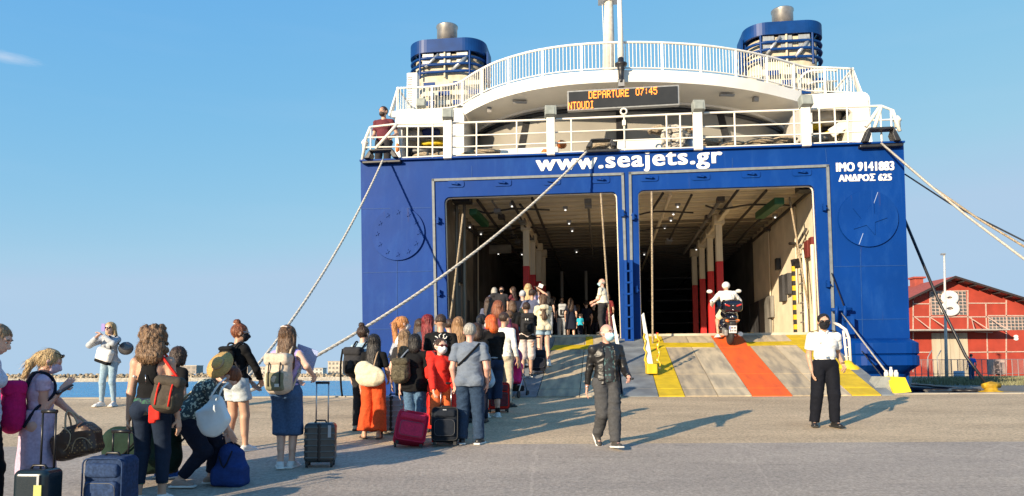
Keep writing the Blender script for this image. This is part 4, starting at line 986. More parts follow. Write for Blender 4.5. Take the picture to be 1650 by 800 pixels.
# back-left wall: pale upper, dark lower; right wall likewise
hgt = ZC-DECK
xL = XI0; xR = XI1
b = MB(); b.box((xL-.2, 3.2, DECK+hgt/2), (.3, 5.6, hgt+.5)); b.build('garage_wall', mat('garage_mid_shade', (.26, .225, .17)), ship)  # front left wall dimmed by its colour, shade painted in
b = MB(); b.box((xL-.2, 20, DECK+hgt/2), (.3, 27.9, hgt+.5)); b.build('garage_wall', deepshade, ship)
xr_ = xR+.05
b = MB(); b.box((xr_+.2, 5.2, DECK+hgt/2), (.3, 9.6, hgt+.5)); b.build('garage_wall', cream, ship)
b = MB(); b.box((xr_+.2, 22, DECK+hgt/2), (.3, 23.9, hgt+.5)); b.build('garage_wall', deepshade, ship)  # inner wall lengths carry the depth's shade as paint
for sgn, xw in ((1, xL), (-1, xr_)):
    for k in range(17):
        y_ = 1.1+k*1.9
        (ubox('wall_stiffener', (xw+sgn*.01, y_, DECK+hgt*.62), (.03, .07, hgt*.74), cream, ship) if k % 2 and k < 4 else None)
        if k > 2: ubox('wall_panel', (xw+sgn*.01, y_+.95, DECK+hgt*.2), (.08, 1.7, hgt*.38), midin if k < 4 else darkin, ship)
# transverse deck beams under the ceiling, longitudinal girders
deep = deepshade
midshade = mat('garage_mid_shade', (.26, .225, .17), rough=.8, var=.3, vs=1)
for k in range(47):
    y_ = .75+k*.7; ubox('ceiling_beam', (SW/2, y_, ZC+.15), (SW-.7, .1, .085), cream if k < 8 else (midshade if k < 16 else deep), ship)  # beams step darker inward, daylight falloff carried by their colours
for px in (1160, 850):
    pass
# pillars of the two rows
pill = []
for (px, row) in ((1157, 352), (1143, 374), (1130, 391), (1118, 405)):
    z_ = ZC-.0; q = SZ(px, row, z_); pill.append((q, .11))
for (px, row) in ((848, 362), (858, 381), (868, 396), (875, 406)):
    q = SZ(px, row, ZC); pill.append((q, .11))
for q, w_ in pill:
    o = ubox('pillar', (q.x, q.y, DECK+hgt*.82), (w_*2, w_*2.3, hgt*.36), cream, ship)
    ubox('pillar_base', (q.x, q.y, DECK+hgt*.32), (w_*2.06, w_*2.4, hgt*.64-.01), redp, ship)
    ubox('pillar_bracket', (q.x, q.y-.05, ZC-.1), (w_*3.2, .5, .3), cream, ship)
for qs in (pill[:4], pill[4:]):
    x_ = qs[0][0].x; b = MB(); b.box((x_, 6.2, ZC-.02), (.14, 7, .3)); b.build('girder', cream, ship)
# lamps of the garage (lit)
bulb = mat('lit_bulb', (1, 1, 1), emit=(1, .97, .88), es=.9)
for px, row in ((736, 343), (757, 366), (825, 332), (775, 377), (911, 338), (917, 360), (922, 372), (929, 406), (803, 409), (841, 449), (1092, 333), (1081, 355), (1071, 367), (1148, 368), (1134, 386), (1122, 402), (1038, 432), (1249, 350), (1085, 345)):
    q = SZ(px, row, ZC-.12); 
    if row > 425 : q = SZ(px, 410, ZC-.12)
    o = MB().box(q+Vector((0, 0, .06)), (.16, .16, .07)).build('lamp_fitting', steelg, ship); MB().ell(q+Vector((0, 0, -.02)), (.035, .035, .025), n=8, m=5).build('lamp_bulb', bulb, o)
# pipes, cable trays, green lift arms
pd = mat('pipe_dark', (.05, .045, .04), rough=.7)
for pts_ in ([(1240, 340, .3), (1205, 372, .35), (1185, 395, .35)], [(1068, 312, .2), (1050, 340, .2)], [(1190, 305, .2), (1160, 345, .3)], [(838, 330, .2), (850, 345, .3), (868, 380, .3)], [(740, 360, .5), (790, 392, .5), (830, 405, .5)]):
    q = [SZ(p[0], p[1], ZC-p[2]*.5) for p in pts_]; b = MB(); b.tube(q, .045, n=6); b.build('ceiling_pipe', pd, ship)
grn = mat('lift_green', (.02, .11, .04), rough=.5)
a = SZ(1224, 348, ZC-.35); c = SZ(1256, 324, ZC-.35); b = MB(); b.beam(a, c, .3, .22); b.build('lift_arm', grn, ship, bevel=.03)
a = SZ(762, 341, ZC-.35); c = SZ(782, 362, ZC-.45); b = MB(); b.beam(a, c, .26, .2); b.build('lift_arm', grn, ship, bevel=.03)
for xx, r_ in ((SW*.33, .05), (SW*.6, .06), (SW*.78, .045), (SW*.22, .05)):
    rod('ceiling_pipe', (xx, 1.0, ZC-.06), (xx, GL-3, ZC-.06), r_, cream if r_ > .05 else pd, ship)
# corner brackets top right of the right doorway, ledges
for px, row in ((1300, 303), (745, 322)):
    q = S(px, row, .8); ubox('hydraulic_box', q, (.55, .5, .22), blk, ship)
# fittings on the right wall
def wall_pt(px, row, xw=xr_-.02):
    v = dirpx(px, row); o_ = CAMP-S0; t = (xw-o_.dot(SX))/v.dot(SX); return toS(CAMP+v*t)
for px, row, dy, dz, m_ in ((1303, 402, .35, .5, MATS['dark_red']), (1310, 398, .3, .55, MATS['dark_red']), (1254, 426, .25, .4, darkin), (1262, 465, .5, .9, darkin), (1271, 458, .4, .7, darkin), (1242, 495, .6, .8, midin)):
    q = wall_pt(px, row); ubox('wall_box', (q.x-.02, q.y, q.z), (.14, dy, dz), m_, ship)
q = wall_pt(1280, 485, xr_-.35)
for k in range(14): ubox('hazard_band', (q.x, q.y, DECK+.1+k*.15), (.09, .09, .151), yel if k % 2 else blk, ship)
MB().beam((q.x, q.y, DECK+2.2), (q.x+.3, q.y+.1, DECK+2.25), .2, .3).build('hydraulic_box', blk, ship)
for px in (1298, 1312):
    q = wall_pt(px, 480, xr_-.08); rod('wall_pipe', (q.x, q.y, DECK), (q.x, q.y, DECK+2.6), .06, cream, ship)
q = wall_pt(745, 470, xL+.02)
ubox('wall_box', (xL+.03, 3.2, DECK+1.0), (.2, 1.2, 1.6), midin, ship)
# cable trays, conduits, junction boxes and signs that clutter the deckhead and walls
for k, (xx, y0_, y1_, dz, r_) in enumerate(((SW*.25, 1, 9, .1, .035), (SW*.29, 1, 12, .14, .05), (SW*.44, 2, 12, .12, .04), (SW*.64, 1, 9, .12, .04), (SW*.70, 1.5, 12, .16, .06), (SW*.86, 1, 10, .12, .05), (SW*.82, 2, 9, .1, .03))):
    rod('conduit', (xx, y0_, ZC-dz), (xx, y1_, ZC-dz), r_, pd if k % 2 else midin, ship)
for k in range(16):
    xx = random.choice((SW*.25, SW*.29, SW*.44, SW*.64, SW*.7, SW*.86)); yy = random.uniform(1.2, 9)
    ubox('junction_box', (xx, yy, ZC-.16), (.22, .3, .14), random.choice((pd, midin, steelg)), ship)
for k, (x0_, x1_, yy) in enumerate(((SW*.2, SW*.36, 2.1), (SW*.5, SW*.66, 3.2), (SW*.68, SW*.86, 2.6), (SW*.22, SW*.34, 5.2), (SW*.52, SW*.7, 6.0))):
    b = MB(); b.tube(smooth_path([Vector((x0_, yy, ZC-.1)), Vector((x0_+.5, yy+.1, ZC-.22)), Vector(((x0_+x1_)/2, yy-.1, ZC-.14)), Vector((x1_, yy, ZC-.2))], 3), .03, n=6); b.build('conduit', pd, ship)
q = SZ(806, 402, ZC-.5); ubox('sign_board', (q.x, q.y, q.z), (.9, .05, .35), midshade, ship)
for px, row in ((742, 440), (752, 500)): 
    q = wall_pt(px, row, xL+.03); ubox('wall_box', (q.x, q.y, q.z), (.14, .5, .7), darkin, ship)
for xx in (xL+.25, xL+.5): rod('wall_pipe', (xx, 1.3, DECK), (xx, 1.3, ZC), .05, midshade, ship)
q = wall_pt(1290, 440, xr_-.05); b = MB(); b.tube([(q.x, q.y-.8, DECK+3.2), (q.x-.05, q.y, DECK+2.9), (q.x, q.y+1.2, DECK+3.1)], .05, n=6); b.build('hose', pd, ship)
for k in range(9): ubox('wall_rung', (xr_-.1, 2.1, DECK+.4+.3*k), (.04, .4, .04), steelg, ship)
# deep details in the dark: ramps, doors, stored vehicles' outlines as steel shelving
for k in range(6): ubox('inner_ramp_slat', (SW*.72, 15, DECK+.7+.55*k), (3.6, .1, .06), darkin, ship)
for xx in (SW*.35, SW*.42, SW*.56): ubox('inner_post', (xx, 12, DECK+hgt*.4), (.12, .12, hgt*.8), midin, ship)
# centre post between the doors: ladder and its frame
for px in (1008.5, 1018):
    a = S(px, 500, -.25); ubox('centre_rail', (a.x, -.18, (DECK+1.9+DECK-.4)/2), (.09, .26, 2.7), hb, ship)
for k in range(7): q = S(1013, 500, -.3); ubox('ladder_rung', (q.x, -.3, DECK-.2+.33*k), (.2, .04, .05), hb, ship)

# ---- fender belts low on both quarters
def belt(pa, pb, sgn):
    x0_, x1_ = S(pa, 560, -.4).x, S(pb, 560, -.4).x; cx_ = (x0_+x1_)/2; w_ = x1_-x0_
    rows = [(545, .92, .25), (549, .95, .5), (553, 1.0, .62), (570, 1.0, .62), (572, .98, .56), (574, 1.0, .62), (589, 1.0, .62), (598, .9, .4), (603, .86, .25), (612, .84, .22), (640, .7, .1)]
    rings = []
    for r_, s, d_ in rows:
        z_ = S((pa+pb)/2, r_, -.4).z; rr = rrect(w_*s, 2.4+2*d_, .35+.2*d_, 5); rings.append([(cx_+x_-sgn*w_*(1-s)*.4, 1.2+y_, z_) for x_, y_ in rr])
    b = MB(); b.loft(rings, smooth=False); return b.build('fender_belt', hb, ship)
belt(1372, 1485, 1)
# ================================================================== RAMPS AND QUAYSIDE GEAR
tan1 = mat('ramp_tan', (.46, .36, .23), rough=.85, col2=(.24, .2, .15), vs=2.4, bump=.6, bs=30, lo=.32, hi=.6, stretch=(2.4, .45, 1), detail=8); tan2 = mat('ramp_pale', (.54, .43, .28), rough=.85, col2=(.3, .25, .18), vs=2.2, bump=.6, bs=25, lo=.32, hi=.58, stretch=(2.4, .45, 1), detail=8)
rgrey = mat('ramp_grey', (.21, .23, .24), rough=.75, col2=(.12, .13, .14), detail=8, vs=2, bump=.4, bs=30); rora = mat('ramp_orange', (.82, .12, .012), rough=.75, col2=(.62, .085, .014), detail=8, stretch=(2.4, .45, 1), vs=2, bump=.4, bs=30)
def rampx(px):                        # ship-local x of the lane edge seen at the foot of the ramp
    w = onramp(px, 636.0); return toS(w).x, w
yF = RY0
def lane(px0, px1, m, parts=True, nm='ramp_panel', px0t=None):
    xa = rampx(px0)[0]; xb = rampx(px1)[0]
    def at(x_, t):                    # t=0 foot, 1 top
        # foot y (ship-local) where world y = RY0
        # world y = S0.y + SX.y*x + SY.y*y  -> y
        y0 = (RY0-S0.y-SX.y*x_)/SY.y; y_ = y0+(.6-y0)*t; w = fromS(x_, y_, 0); return Vector((x_, y_, ramp_z(w)))
    ts = [0, .09, .28, .72, 1.0] if parts else [0, 1]
    g = .008
    for t0, t1 in zip(ts[:-1], ts[1:]):
        up = .004 if t0 == 0 else 0
        b = MB(); P = [at(xa+g, t0+.0025), at(xb-g, t0+.0025), at(xb-g, t1-.0025), at(xa+g, t1-.0025)]
        th = .03 if t0 == 0 else .1
        b.add([p for p in P]+[p-Vector((0, 0, th)) for p in P], [(0, 1, 2, 3), (4, 5, 6, 7), (0, 1, 5, 4), (1, 2, 6, 5), (2, 3, 7, 6), (3, 0, 4, 7)])
        b.build(nm, m, ship)
    return at
lanes = [(1004, 1061, rgrey), (1061, 1103, yel), (1103, 1156, tan1), (1156, 1211, tan2), (1211, 1276, rora), (1276, 1326, tan1), (1326, 1372, tan2), (1372, 1420, yel), (1420, 1442, rgrey)]
for a, c, m_ in lanes: at = lane(a, c, m_)
for a, c, m_ in ((800, 866, rgrey), (866, 934, tan1), (934, 1001, tan2)): lane(a, c, m_)
# steel body under the plates
def slab(px0, px1):
    xa = rampx(px0)[0]; xb = rampx(px1)[0]; b = MB(); P = [at(xa, 0), at(xb, 0), at(xb, 1), at(xa, 1)]
    b.add([p-Vector((0, 0, .06)) for p in P[:2]]+[p-Vector((0, 0, .12)) for p in P[2:]]+[p-Vector((0, 0, .3)) for p in P[:2]]+[p-Vector((0, 0, .45)) for p in P[2:]], [(0, 1, 2, 3), (4, 5, 6, 7), (0, 1, 5, 4), (1, 2, 6, 5), (2, 3, 7, 6), (3, 0, 4, 7)]); b.build('ramp_body', rgrey, ship)
slab(1004, 1442); slab(800, 1001)
b = MB(); b.box(((opL[0][0]+rampx(800)[0])/2, .16, DECK-.17), (rampx(800)[0]-opL[0][0]+.02, .32, .33)); b.build('door_sill', hb, ship)
b = MB(); b.box(((opL[-1][0]+opR[0][0])/2, .45, DECK-.2), (.7, .3, .4)); b.build('door_sill', hb, ship)
def mark(quad, m_=yel, nm='painted_mark'):      # four (px,row) on the ramp, laid 6 mm above the plates
    P = [toS(onramp(*q))+Vector((0, 0, .008)) for q in quad]; b = MB(); b.add(P+[p-Vector((0, 0, .004)) for p in P], [(0, 1, 2, 3), (0, 1, 5, 4), (1, 2, 6, 5), (2, 3, 7, 6), (3, 0, 4, 7)]); b.build(nm, m_, ship)
mark([(1049, 560), (1152, 560), (1149, 553), (1052, 553)]); mark([(1205, 558), (1300, 556), (1296, 550), (1202, 552)])
mark([(1077, 553), (1090, 553), (1082, 538), (1073, 538)]); mark([(1214, 552), (1226, 552), (1214, 536.5), (1204, 536.5)])
mark([(886, 565), (950, 563), (950, 556), (893, 557)]); mark([(944, 556), (956, 556), (955, 541), (944, 541)])
# white rail plank with yellow foot on the left of the right ramp
def gate(foot, top, wpx, label):
    f = onramp(*foot); t = pt(top[0], top[1], f.y+.15)
    e = empty('ramp_gate', f, 0, label, 'ramp gate'); L = t-f
    b = MB(); wt2 = wpx/1190*f.y
    P = [Vector((-wt2*.32, 0, .05)), Vector((wt2*.5, 0, .05)), L+Vector((wt2*.28, 0, -.4)), L+Vector((-wt2*.1, 0, 0)), L+Vector((-wt2*.42, 0, -.05))]
    b.add(P+[p+Vector((0, .07, 0)) for p in P], [(0, 1, 2, 3, 4), (5, 6, 7, 8, 9), (0, 1, 6, 5), (1, 2, 7, 6), (2, 3, 8, 7), (3, 4, 9, 8), (4, 0, 5, 9)]); b.build('plank', white, e, bevel=.01)
    return e, f
e, f = gate((1049, 603), (1039, 504), 12, 'white upright gate plank with yellow foot at left of the orange lane ramp')
b = MB(); b.box((.0, -.05, .12), (.24, .28, .24)); b.box((.02, .35, .3), (.1, .6, .2)); b.build('foot', yel, e, bevel=.02)
for s in (-.12, .2):
    pts_ = [Vector((s+.03*sin(k*2.1), -.02+.1*k/9, .15+.09*k)) for k in range(10)]; b = MB(); b.tube(pts_, .02, n=5); b.build('chain', yel, e)
for k in range(10): ubox('chain_link', (.2+.03*sin(k*2.1), .02*k, .15+.09*k), (.045, .045, .045), redp if k % 2 else white, e)
e, f = gate((1000, 590), (990, 506), 9, 'narrow white gate plank beside the blue centre post, behind the bald man')
# right tubular handrail
hrw = whiter
f = onramp(1358, 592); 
e = empty('ramp_handrail', f, 0, 'white tubular ramp handrail behind the officer', 'handrail')
def L3(px, row, dy=0): return pt(px, row, f.y+dy)-f
b = MB(); b.tube([L3(1344, 521, .3), L3(1352, 524, .1), L3(1363, 532), L3(1368, 545), L3(1371, 590)], .035, n=8); b.tube([L3(1359, 533), L3(1366, 592)], .03, n=8)
for r_ in (545, 560, 575): b.tube([L3(1361, r_), L3(1369, r_)], .018, n=6)
b.build('tube_frame', hrw, e)
sdfo('yellow_foot', [Cone(L3(1366, 590), L3(1380, 602, -.2), .14, .08), Cone(L3(1358, 592), L3(1352, 615, -.1), .1, .09), Ell(L3(1375, 597, -.1), (.16, .14, .13))], yel, e, vox=.03)
# ladder-rails in blue by the ramp, cleats low on transom
c = S(1355, 505, -.2); b = MB(); b.tube([c+Vector((-.25, 0, .1)), c+Vector((.3, 0, .1))], .05, n=8); b.tube([c+Vector((-.12, 0, -.22)), c+Vector((-.12, -.05, .2))], .05, n=8); b.tube([c+Vector((.1, 0, -.22)), c+Vector((.1, -.05, .2))], .05, n=8); b.build('cleat', hb, ship)
c = S(1368, 525, -.15); ubox('cleat_bracket', c, (.2, .3, .5), hb, ship)
# yellow-faced wedge with white pots at the quay edge
f = quay(1438, 633); f.y = EDGE-.1; f = quay(1438, 634)
e = empty('ramp_support', f, 0, 'grey steel wedge with yellow front plate on the quay right of the ramps', 'ramp support')
u = 1/1190*f.y
b = MB(); b.prism([(-32*u, 0), (0, 0), (-2*u, 26*u), (-14*u, 27*u)], 'y', .02, .5); b.build('wedge', mat('support_grey', (.3, .31, .29), rough=.7), e)
b = MB(); vs = [(-2*u, -.12, 0), (26*u, -.12, 2*u), (24*u, .06, 25*u), (-5*u, .06, 27*u)]; b.add(vs+[(v[0], v[1]+.06, v[2]) for v in vs], [(0, 1, 2, 3), (4, 5, 6, 7), (0, 1, 5, 4), (1, 2, 6, 5), (2, 3, 7, 6), (3, 0, 4, 7)]); b.build('front_plate', mat('bright_yellow', (.8, .62, .02), rough=.55), e)
for dx, h_, r_ in ((-3, 11, 3.4), (5, 16, 3.2), (13, 11, 3.6)):
    b = MB(); b.lathe([(.01, 0), (r_*u, 0), (r_*u, h_*.6*u), (r_*.6*u, h_*.8*u), (r_*.6*u, h_*u), (.01, h_*u)], c=(dx*u, .15, 26*u), n=10); b.build('roller', white, e)
CLE = f+Vector((-.0*u, .15, 30*u))
# ================================================================== MOORING LINES AND ROPES
def rope(pts_, r, m_, label, sag=0, n=24, group=None, name='mooring_line', nn=8):
    P = [Vector(p) for p in pts_]
    if len(P) == 2:
        a, c = P; P = [a+(c-a)*(i/n)-Vector((0, 0, 4*sag*(i/n)*(1-i/n))) for i in range(n+1)]
    b = MB(); o0 = P[0].copy()
    if nn == 8:                     # laid rope: three strands twisted round each other
        Q = []
        for p, q in zip(P[:-1], P[1:]):
            k = max(1, int((q-p).length/.07)); Q += [p+(q-p)*(i/k) for i in range(k)]
        Q.append(P[-1]); L = 0; t = (P[-1]-P[0]).normalized(); x = t.cross(Vector((0, 0, 1))).normalized(); y = t.cross(x)
        for s_ in range(3):
            pts3 = []; L = 0
            for i, p in enumerate(Q):
                if i: L += (p-Q[i-1]).length
                a = L/.42*2*pi+s_*2*pi/3; pts3.append(p-o0+(x*cos(a)+y*sin(a))*r*.5)
            b.tube(pts3, r*.56, n=6)
    else: b.tube([p-o0 for p in P], r, n=nn)
    o = b.build(name, m_); o.location = o0
    return tag(o, label, 'rope', group)
F1 = fromS(*S(617, 258, -.3)); F2 = fromS(*S(945, 245, -.3)); F3 = fromS(*S(1420, 231, -.3))
# both left lines run to one bollard on the quay hidden behind the queue
ropew = mat('rope_white', (.66, .6, .5), rough=.9, var=.2, vs=40, bump=.8, bs=80, bdist=.01); Bq = pt(372, 640, 13.6)
bol = empty('bollard', quay(370, 655), 0, 'dark iron bollard on the quay behind the woman with the hair bun', 'bollard')
b = MB(); b.lathe([(.01, 0), (.26, 0), (.26, .04), (.17, .08), (.15, .28), (.24, .36), (.22, .44), (.01, .46)]); b.build('post', blk, bol)
rope([F1, Bq], .031, ropew, 'pale mooring rope from the left corner of the ferry down to the quay', sag=.5, n=30)
rope([F2, Bq+Vector((.1, .1, 0))], .036, ropew, 'long pale mooring rope crossing the left doorway of the ferry', sag=.55, n=40)
BR = pt(2340, 646, 14.5); BR.z = SLOPE*BR.y
bol2 = empty('bollard', BR, 0, 'dark iron bollard on the quay beyond the right edge, holding the right mooring ropes', 'bollard')
b = MB(); b.lathe([(.01, 0), (.26, 0), (.26, .04), (.17, .08), (.15, .28), (.24, .36), (.22, .44), (.01, .46)]); b.build('post', blk, bol2)
rope([pt(1420, 231, 20.3), pt(1500, 300, 19.0), pt(1560, 350, 18.0), pt(1720, 470, 15.8), pt(2100, 590, 14.6), BR+Vector((0, 0, .3))], .03, ropeg, 'pale mooring rope, upper one running right from the ferry fairlead', nn=6)
rope([pt(1424, 236, 20.3), pt(1500, 300, 19.1), pt(1575, 352, 18.0), pt(1720, 440, 16.2), pt(2100, 575, 14.8), BR+Vector((0, .1, .3))], .027, ropem, 'tan mooring rope, lower twin leaving the right fairlead', nn=6)
rope([pt(1458, 281, 21.5), pt(1530, 328, 20.3), pt(1720, 424, 17.5), pt(2100, 565, 15.2), BR+Vector((.1, .1, .25))], .022, blk, 'thin dark mooring line leaving the right hull edge', nn=6)
rope([pt(1456, 350, 22.5), pt(1510, 480, 21.6), pt(1556, 574, 21), BOLL+Vector((-.1, 0, .1))], .04, blk, 'black mooring line running down to the yellow bollard', nn=6)
# hanging ropes in the doorways
for pa, pb, y_, lb in (((968, 312), (984, 545), -.15, 'tan rope hanging at the right of the left doorway'), ((1050, 309), (1052, 590), -.6, 'tan rope hanging at the left of the right doorway'), ((746, 345), (725, 520), -.2, 'tan rope slanting in the left end of the left doorway'), ((1272, 318), (1303, 498), 1.2, 'pale rope slanting beside the right garage wall')):
    rope([fromS(*S(*pa, y_)), fromS(*S(*pb, y_))], .03, ropem, lb, sag=.02, n=8, nn=6)
rope([fromS(*S(1340, 440, -.1)), fromS(*S(1384, 560, -.2)), CLE+Vector((.5, .6, -.5))], .016, blk, 'black cable running down the hull right of the officer', nn=5)
rope([fromS(*S(1356, 505, -.3)), CLE], .02, ropeg, 'thin steel wire from the hull cleat to the yellow wedge', nn=5, n=4)
# lines lying on the right quay
for k, (pa, pb, lb) in enumerate((((1470, 619), (1575, 629), 'upper'), ((1478, 629), (1580, 630), 'middle'), ((1500, 633), (1570, 625), 'lower'))):
    P = [pt(pa[0]+(pb[0]-pa[0])*i/8, pa[1]+(pb[1]-pa[1])*i/8, 1) for i in range(9)]
    Q = []
    for p in P:
        v = (p-CAMP); Q.append(CAMP+v*((GZ+.05-CAMZ)/v.z)+Vector((0, .25*sin(7*p.x*30+k), 0)))
    rope(Q, .05, blk, 'black rope lying on the right shore, %s of three' % lb, nn=5)
# ================================================================== PEOPLE
def ik(root, target, l1, l2, pole):
    root = Vector(root); t = Vector(target)-root; d = min(t.length, (l1+l2)*.999); u = t.normalized()
    a = (l1*l1-l2*l2+d*d)/(2*d); h = math.sqrt(max(l1*l1-a*a, 0))
    p = Vector(pole); p = p-u*p.dot(u)
    if p.length < 1e-4: p = Vector((0, 1, 0))
    p.normalize(); return root+u*a+p*h, root+u*d
def hand_arrays(wr, d, inward, curl, H, side, vox, spread=0.0):
    """palm, four fingers of different lengths with two bends each, thumb from the side of the palm"""
    s = H/1.72; d = Vector(d).normalized(); n = Vector(inward); n = (n-d*n.dot(d)).normalized(); w = d.cross(n)*(1 if side < 0 else -1)
    # w points to the thumb side
    R = Matrix((w, d, n)).transposed(); P = []
    c = Vector(wr)+d*.045*s
    P.append(RBox(c, (.036*s, .05*s, .0125*s), .012*s, R)); P.append(Cone(Vector(wr)-d*.02, Vector(wr)+d*.03*s, .021*s, .019*s, n=n, q=.7))
    base = Vector(wr)+d*.09*s; cr = rad(curl)
    for i, L in enumerate((.072, .08, .075, .06)):
        o = base+w*(.028-.0187*i)*s-d*(.004*abs(i-1.4))*s; c1 = cr*(.38+.06*i); c2 = cr*(.95+.07*i); r = (.0088 if i < 3 else .0078)*s
        a1 = (d*cos(c1)+n*sin(c1)+w*spread*(1-i*.66)).normalized(); a2 = (d*cos(c2)+n*sin(c2)).normalized()
        m_ = o+a1*L*.52*s; P += [Cone(o-d*.012, m_, r, r*.93, k=.004), Cone(m_, m_+a2*L*.5*s, r*.93, r*.78, k=.004)]
    o = Vector(wr)+d*.025*s+w*.03*s; a1 = (w*.75+d*.6+n*.35).normalized(); a2 = (w*.15+d*.85+n*(.2+.5*sin(cr))).normalized()
    P += [Cone(o-w*.008, o+a1*.034*s, .0125*s, .0105*s), Cone(o+a1*.034*s, o+a1*.034*s+a2*.034*s, .0105*s, .0085*s, k=.004)]
    return sdf_arrays(P, vox, .006)
class Fig:
    def __init__(s, pos, face, H, label, cat='person', group=None, sex='f', w=1.0, lean=0, side=0, twist=0, head=(0, 0, 0), hipoff=(0, 0, 0), feet=None, hands=(None, None), poles=(None, None), curl=(28, 28), hdir=(None, None), vox=.012, skin='fair', kneepole=None, girth=1.0, hin=(None, None), cover=True):
        s.H = H; s.sex = sex; s.w = w; s.vox = vox; s.skin = skin; s.pos = Vector(pos); s.face = face; s.girth = girth; s.cover = cover; NSEED[0] += 1; s.rr = random.Random(NSEED[0])
        s.root = empty('person', pos, rad(face), label, 'person', group)
        T = Matrix.Rotation(rad(twist*.3), 3, 'Z') @ Matrix.Rotation(rad(-lean), 3, 'X') @ Matrix.Rotation(rad(side), 3, 'Y'); s.T = T; T2 = T @ Matrix.Rotation(rad(twist), 3, 'Z'); s.T2 = T2
        hz = .525
        s.hip = Vector((hipoff[0]*H, hipoff[1]*H, (hz+hipoff[2])*H))
        tp = s.tp = lambda x, y, z: s.hip+T2 @ Vector((x*H, y*H, z*H))
        sh = .106 if sex == 'm' else .092
        if sex == 'k': sh = .095
        s.sh = [tp(-sh*w**.5, 0, .266), tp(sh*w**.5, 0, .266)]; s.nb = tp(0, -.004, .298)
        s.Rh = T2 @ Matrix.Rotation(rad(head[0]), 3, 'Z') @ Matrix.Rotation(rad(-head[1]), 3, 'X') @ Matrix.Rotation(rad(head[2]), 3, 'Y')
        Rm = T2 @ Matrix.Rotation(rad(-head[1]*.5), 3, 'X'); s.hs = 1.06 if sex != 'k' else 1.2
        s.hc = s.nb+Rm @ Vector((0, .01*H, .034*H))+s.Rh @ Vector((0, .008*H, .064*H*s.hs))
        s.hr = lambda x, y, z: s.hc+s.Rh @ Vector((x*H*s.hs, y*H*s.hs, z*H*s.hs))
        hw = .05*w**.5; s.hips = [s.hip+T @ Vector((-hw*H, 0, 0)), s.hip+T @ Vector((hw*H, 0, 0))]
        feet = feet or [(-.05-s.rr.uniform(0, .03), s.rr.uniform(-.04, .05), 0, s.rr.uniform(2, 22)), (.05+s.rr.uniform(0, .03), s.rr.uniform(-.04, .05), 0, -s.rr.uniform(2, 22))]; s.ank = []; s.knee = []; s.fyaw = []; s.fpitch = []
        for i in (0, 1):
            f = feet[i]; a = Vector((f[0]*H, f[1]*H, (.043+f[2])*H)); kp = kneepole[i] if kneepole else (0, 1, 0)
            k, a2 = ik(s.hips[i], a, .246*H, .24*H, kp); s.knee.append(k); s.ank.append(a2); s.fyaw.append(f[3]); s.fpitch.append(f[4] if len(f) > 4 else 0)
        s.el = []; s.wr = []
        for i in (0, 1):
            sg = -1 if i == 0 else 1; t = hands[i] if hands[i] is not None else (sg*.145*w**.5, .02, .465)
            t = Vector(t)*H; pl = poles[i] if poles[i] is not None else (sg*.35, -1, -.2)
            if hands[i] is None: t = s.sh[i]+Vector((sg*s.rr.uniform(.02, .05), s.rr.uniform(.0, .09), s.rr.uniform(-.314, -.29)))*H
            e, w_ = ik(s.sh[i], t, .172*H, .15*H, pl); s.el.append(e); s.wr.append(w_)
        s.curl = curl; s.hdir = hdir; s.hin = hin
        s._body()
    def torso(s, e=0.0, up=True):
        H, w, T = s.H, s.w, s.T2; g = s.girth; m = s.sex == 'm'
        P = [Ell(s.tp(0, 0, .03), Vector(((.083 if m else .089)*w*H+e, .06*w*H*g+e, .07*H+e)), T), Ell(s.tp(0, .004*g, .11), Vector(((.078 if m else .068)*w*H+e, .054*w*H*g+e, .08*H+e)), T),
             Ell(s.tp(0, 0, .205), Vector(((.094 if m else .08)*w*H+e, .062*w*H+e, .09*H+e)), T)]
        if g > 1.25: P.append(Ell(s.tp(0, .045, .1), Vector((.07*w*H+e, .06*H*g*.8+e, .08*H+e)), T))
        if s.sex == 'f': P += [Ell(s.tp(x, .042*w, .19), Vector((.034*H+e, .034*H+e, .034*H+e)), T) for x in (-.036, .036)]
        n_ = s.T2 @ Vector((0, 1, 0))
        P += [Cone(s.tp(-.06, 0, .255), s.tp(.06, 0, .255), .036*H+e, .036*H+e, n=n_, q=.9), Cone(s.nb-(s.T2 @ Vector((0, 0, .008*H))), s.sh[0], .022*H+e, .024*H*w**.5+e), Cone(s.nb-(s.T2 @ Vector((0, 0, .008*H))), s.sh[1], .022*H+e, .024*H*w**.5+e)]
        return P
    def _body(s):
        H = s.H; w = s.w; P = s.torso(); T = s.T
        hs = s.hs
        P += [Cone(s.nb-(s.T2 @ Vector((0, 0, .02*H))), s.hr(0, -.008, -.03), (.033 if s.sex == 'm' else .028)*H, .028*H)]
        P += [Ell(s.hr(0, -.004, .012), Vector((.046, .057, .055))*H*hs, s.Rh), Ell(s.hr(0, .018, -.022), Vector((.037, .037, .042))*H*hs, s.Rh), Ell(s.hr(0, .034, -.05), Vector((.016, .013, .012))*H*hs, s.Rh, k=.012),
              Cone(s.hr(0, .05, .006), s.hr(0, .062, -.018), .0055*H*hs, .0095*H*hs, k=.008), Cone(s.hr(-.022, .042, .016), s.hr(.022, .042, .016), .011*H*hs, .011*H*hs, k=.01),
              Cone(s.hr(-.012, .05, -.036), s.hr(.012, .05, -.036), .006*H*hs, .006*H*hs, k=.006)]
        for x in (-1, 1): P += [Ell(s.hr(x*.048, -.002, -.004), Vector((.007, .014, .02))*H*hs, s.Rh, k=.004)]
        for x in (-1, 1): P += [Ell(s.hr(x*.019, .055, .002), Vector((.011, .009, .007))*H*hs, s.Rh, k=.006, neg=True)]
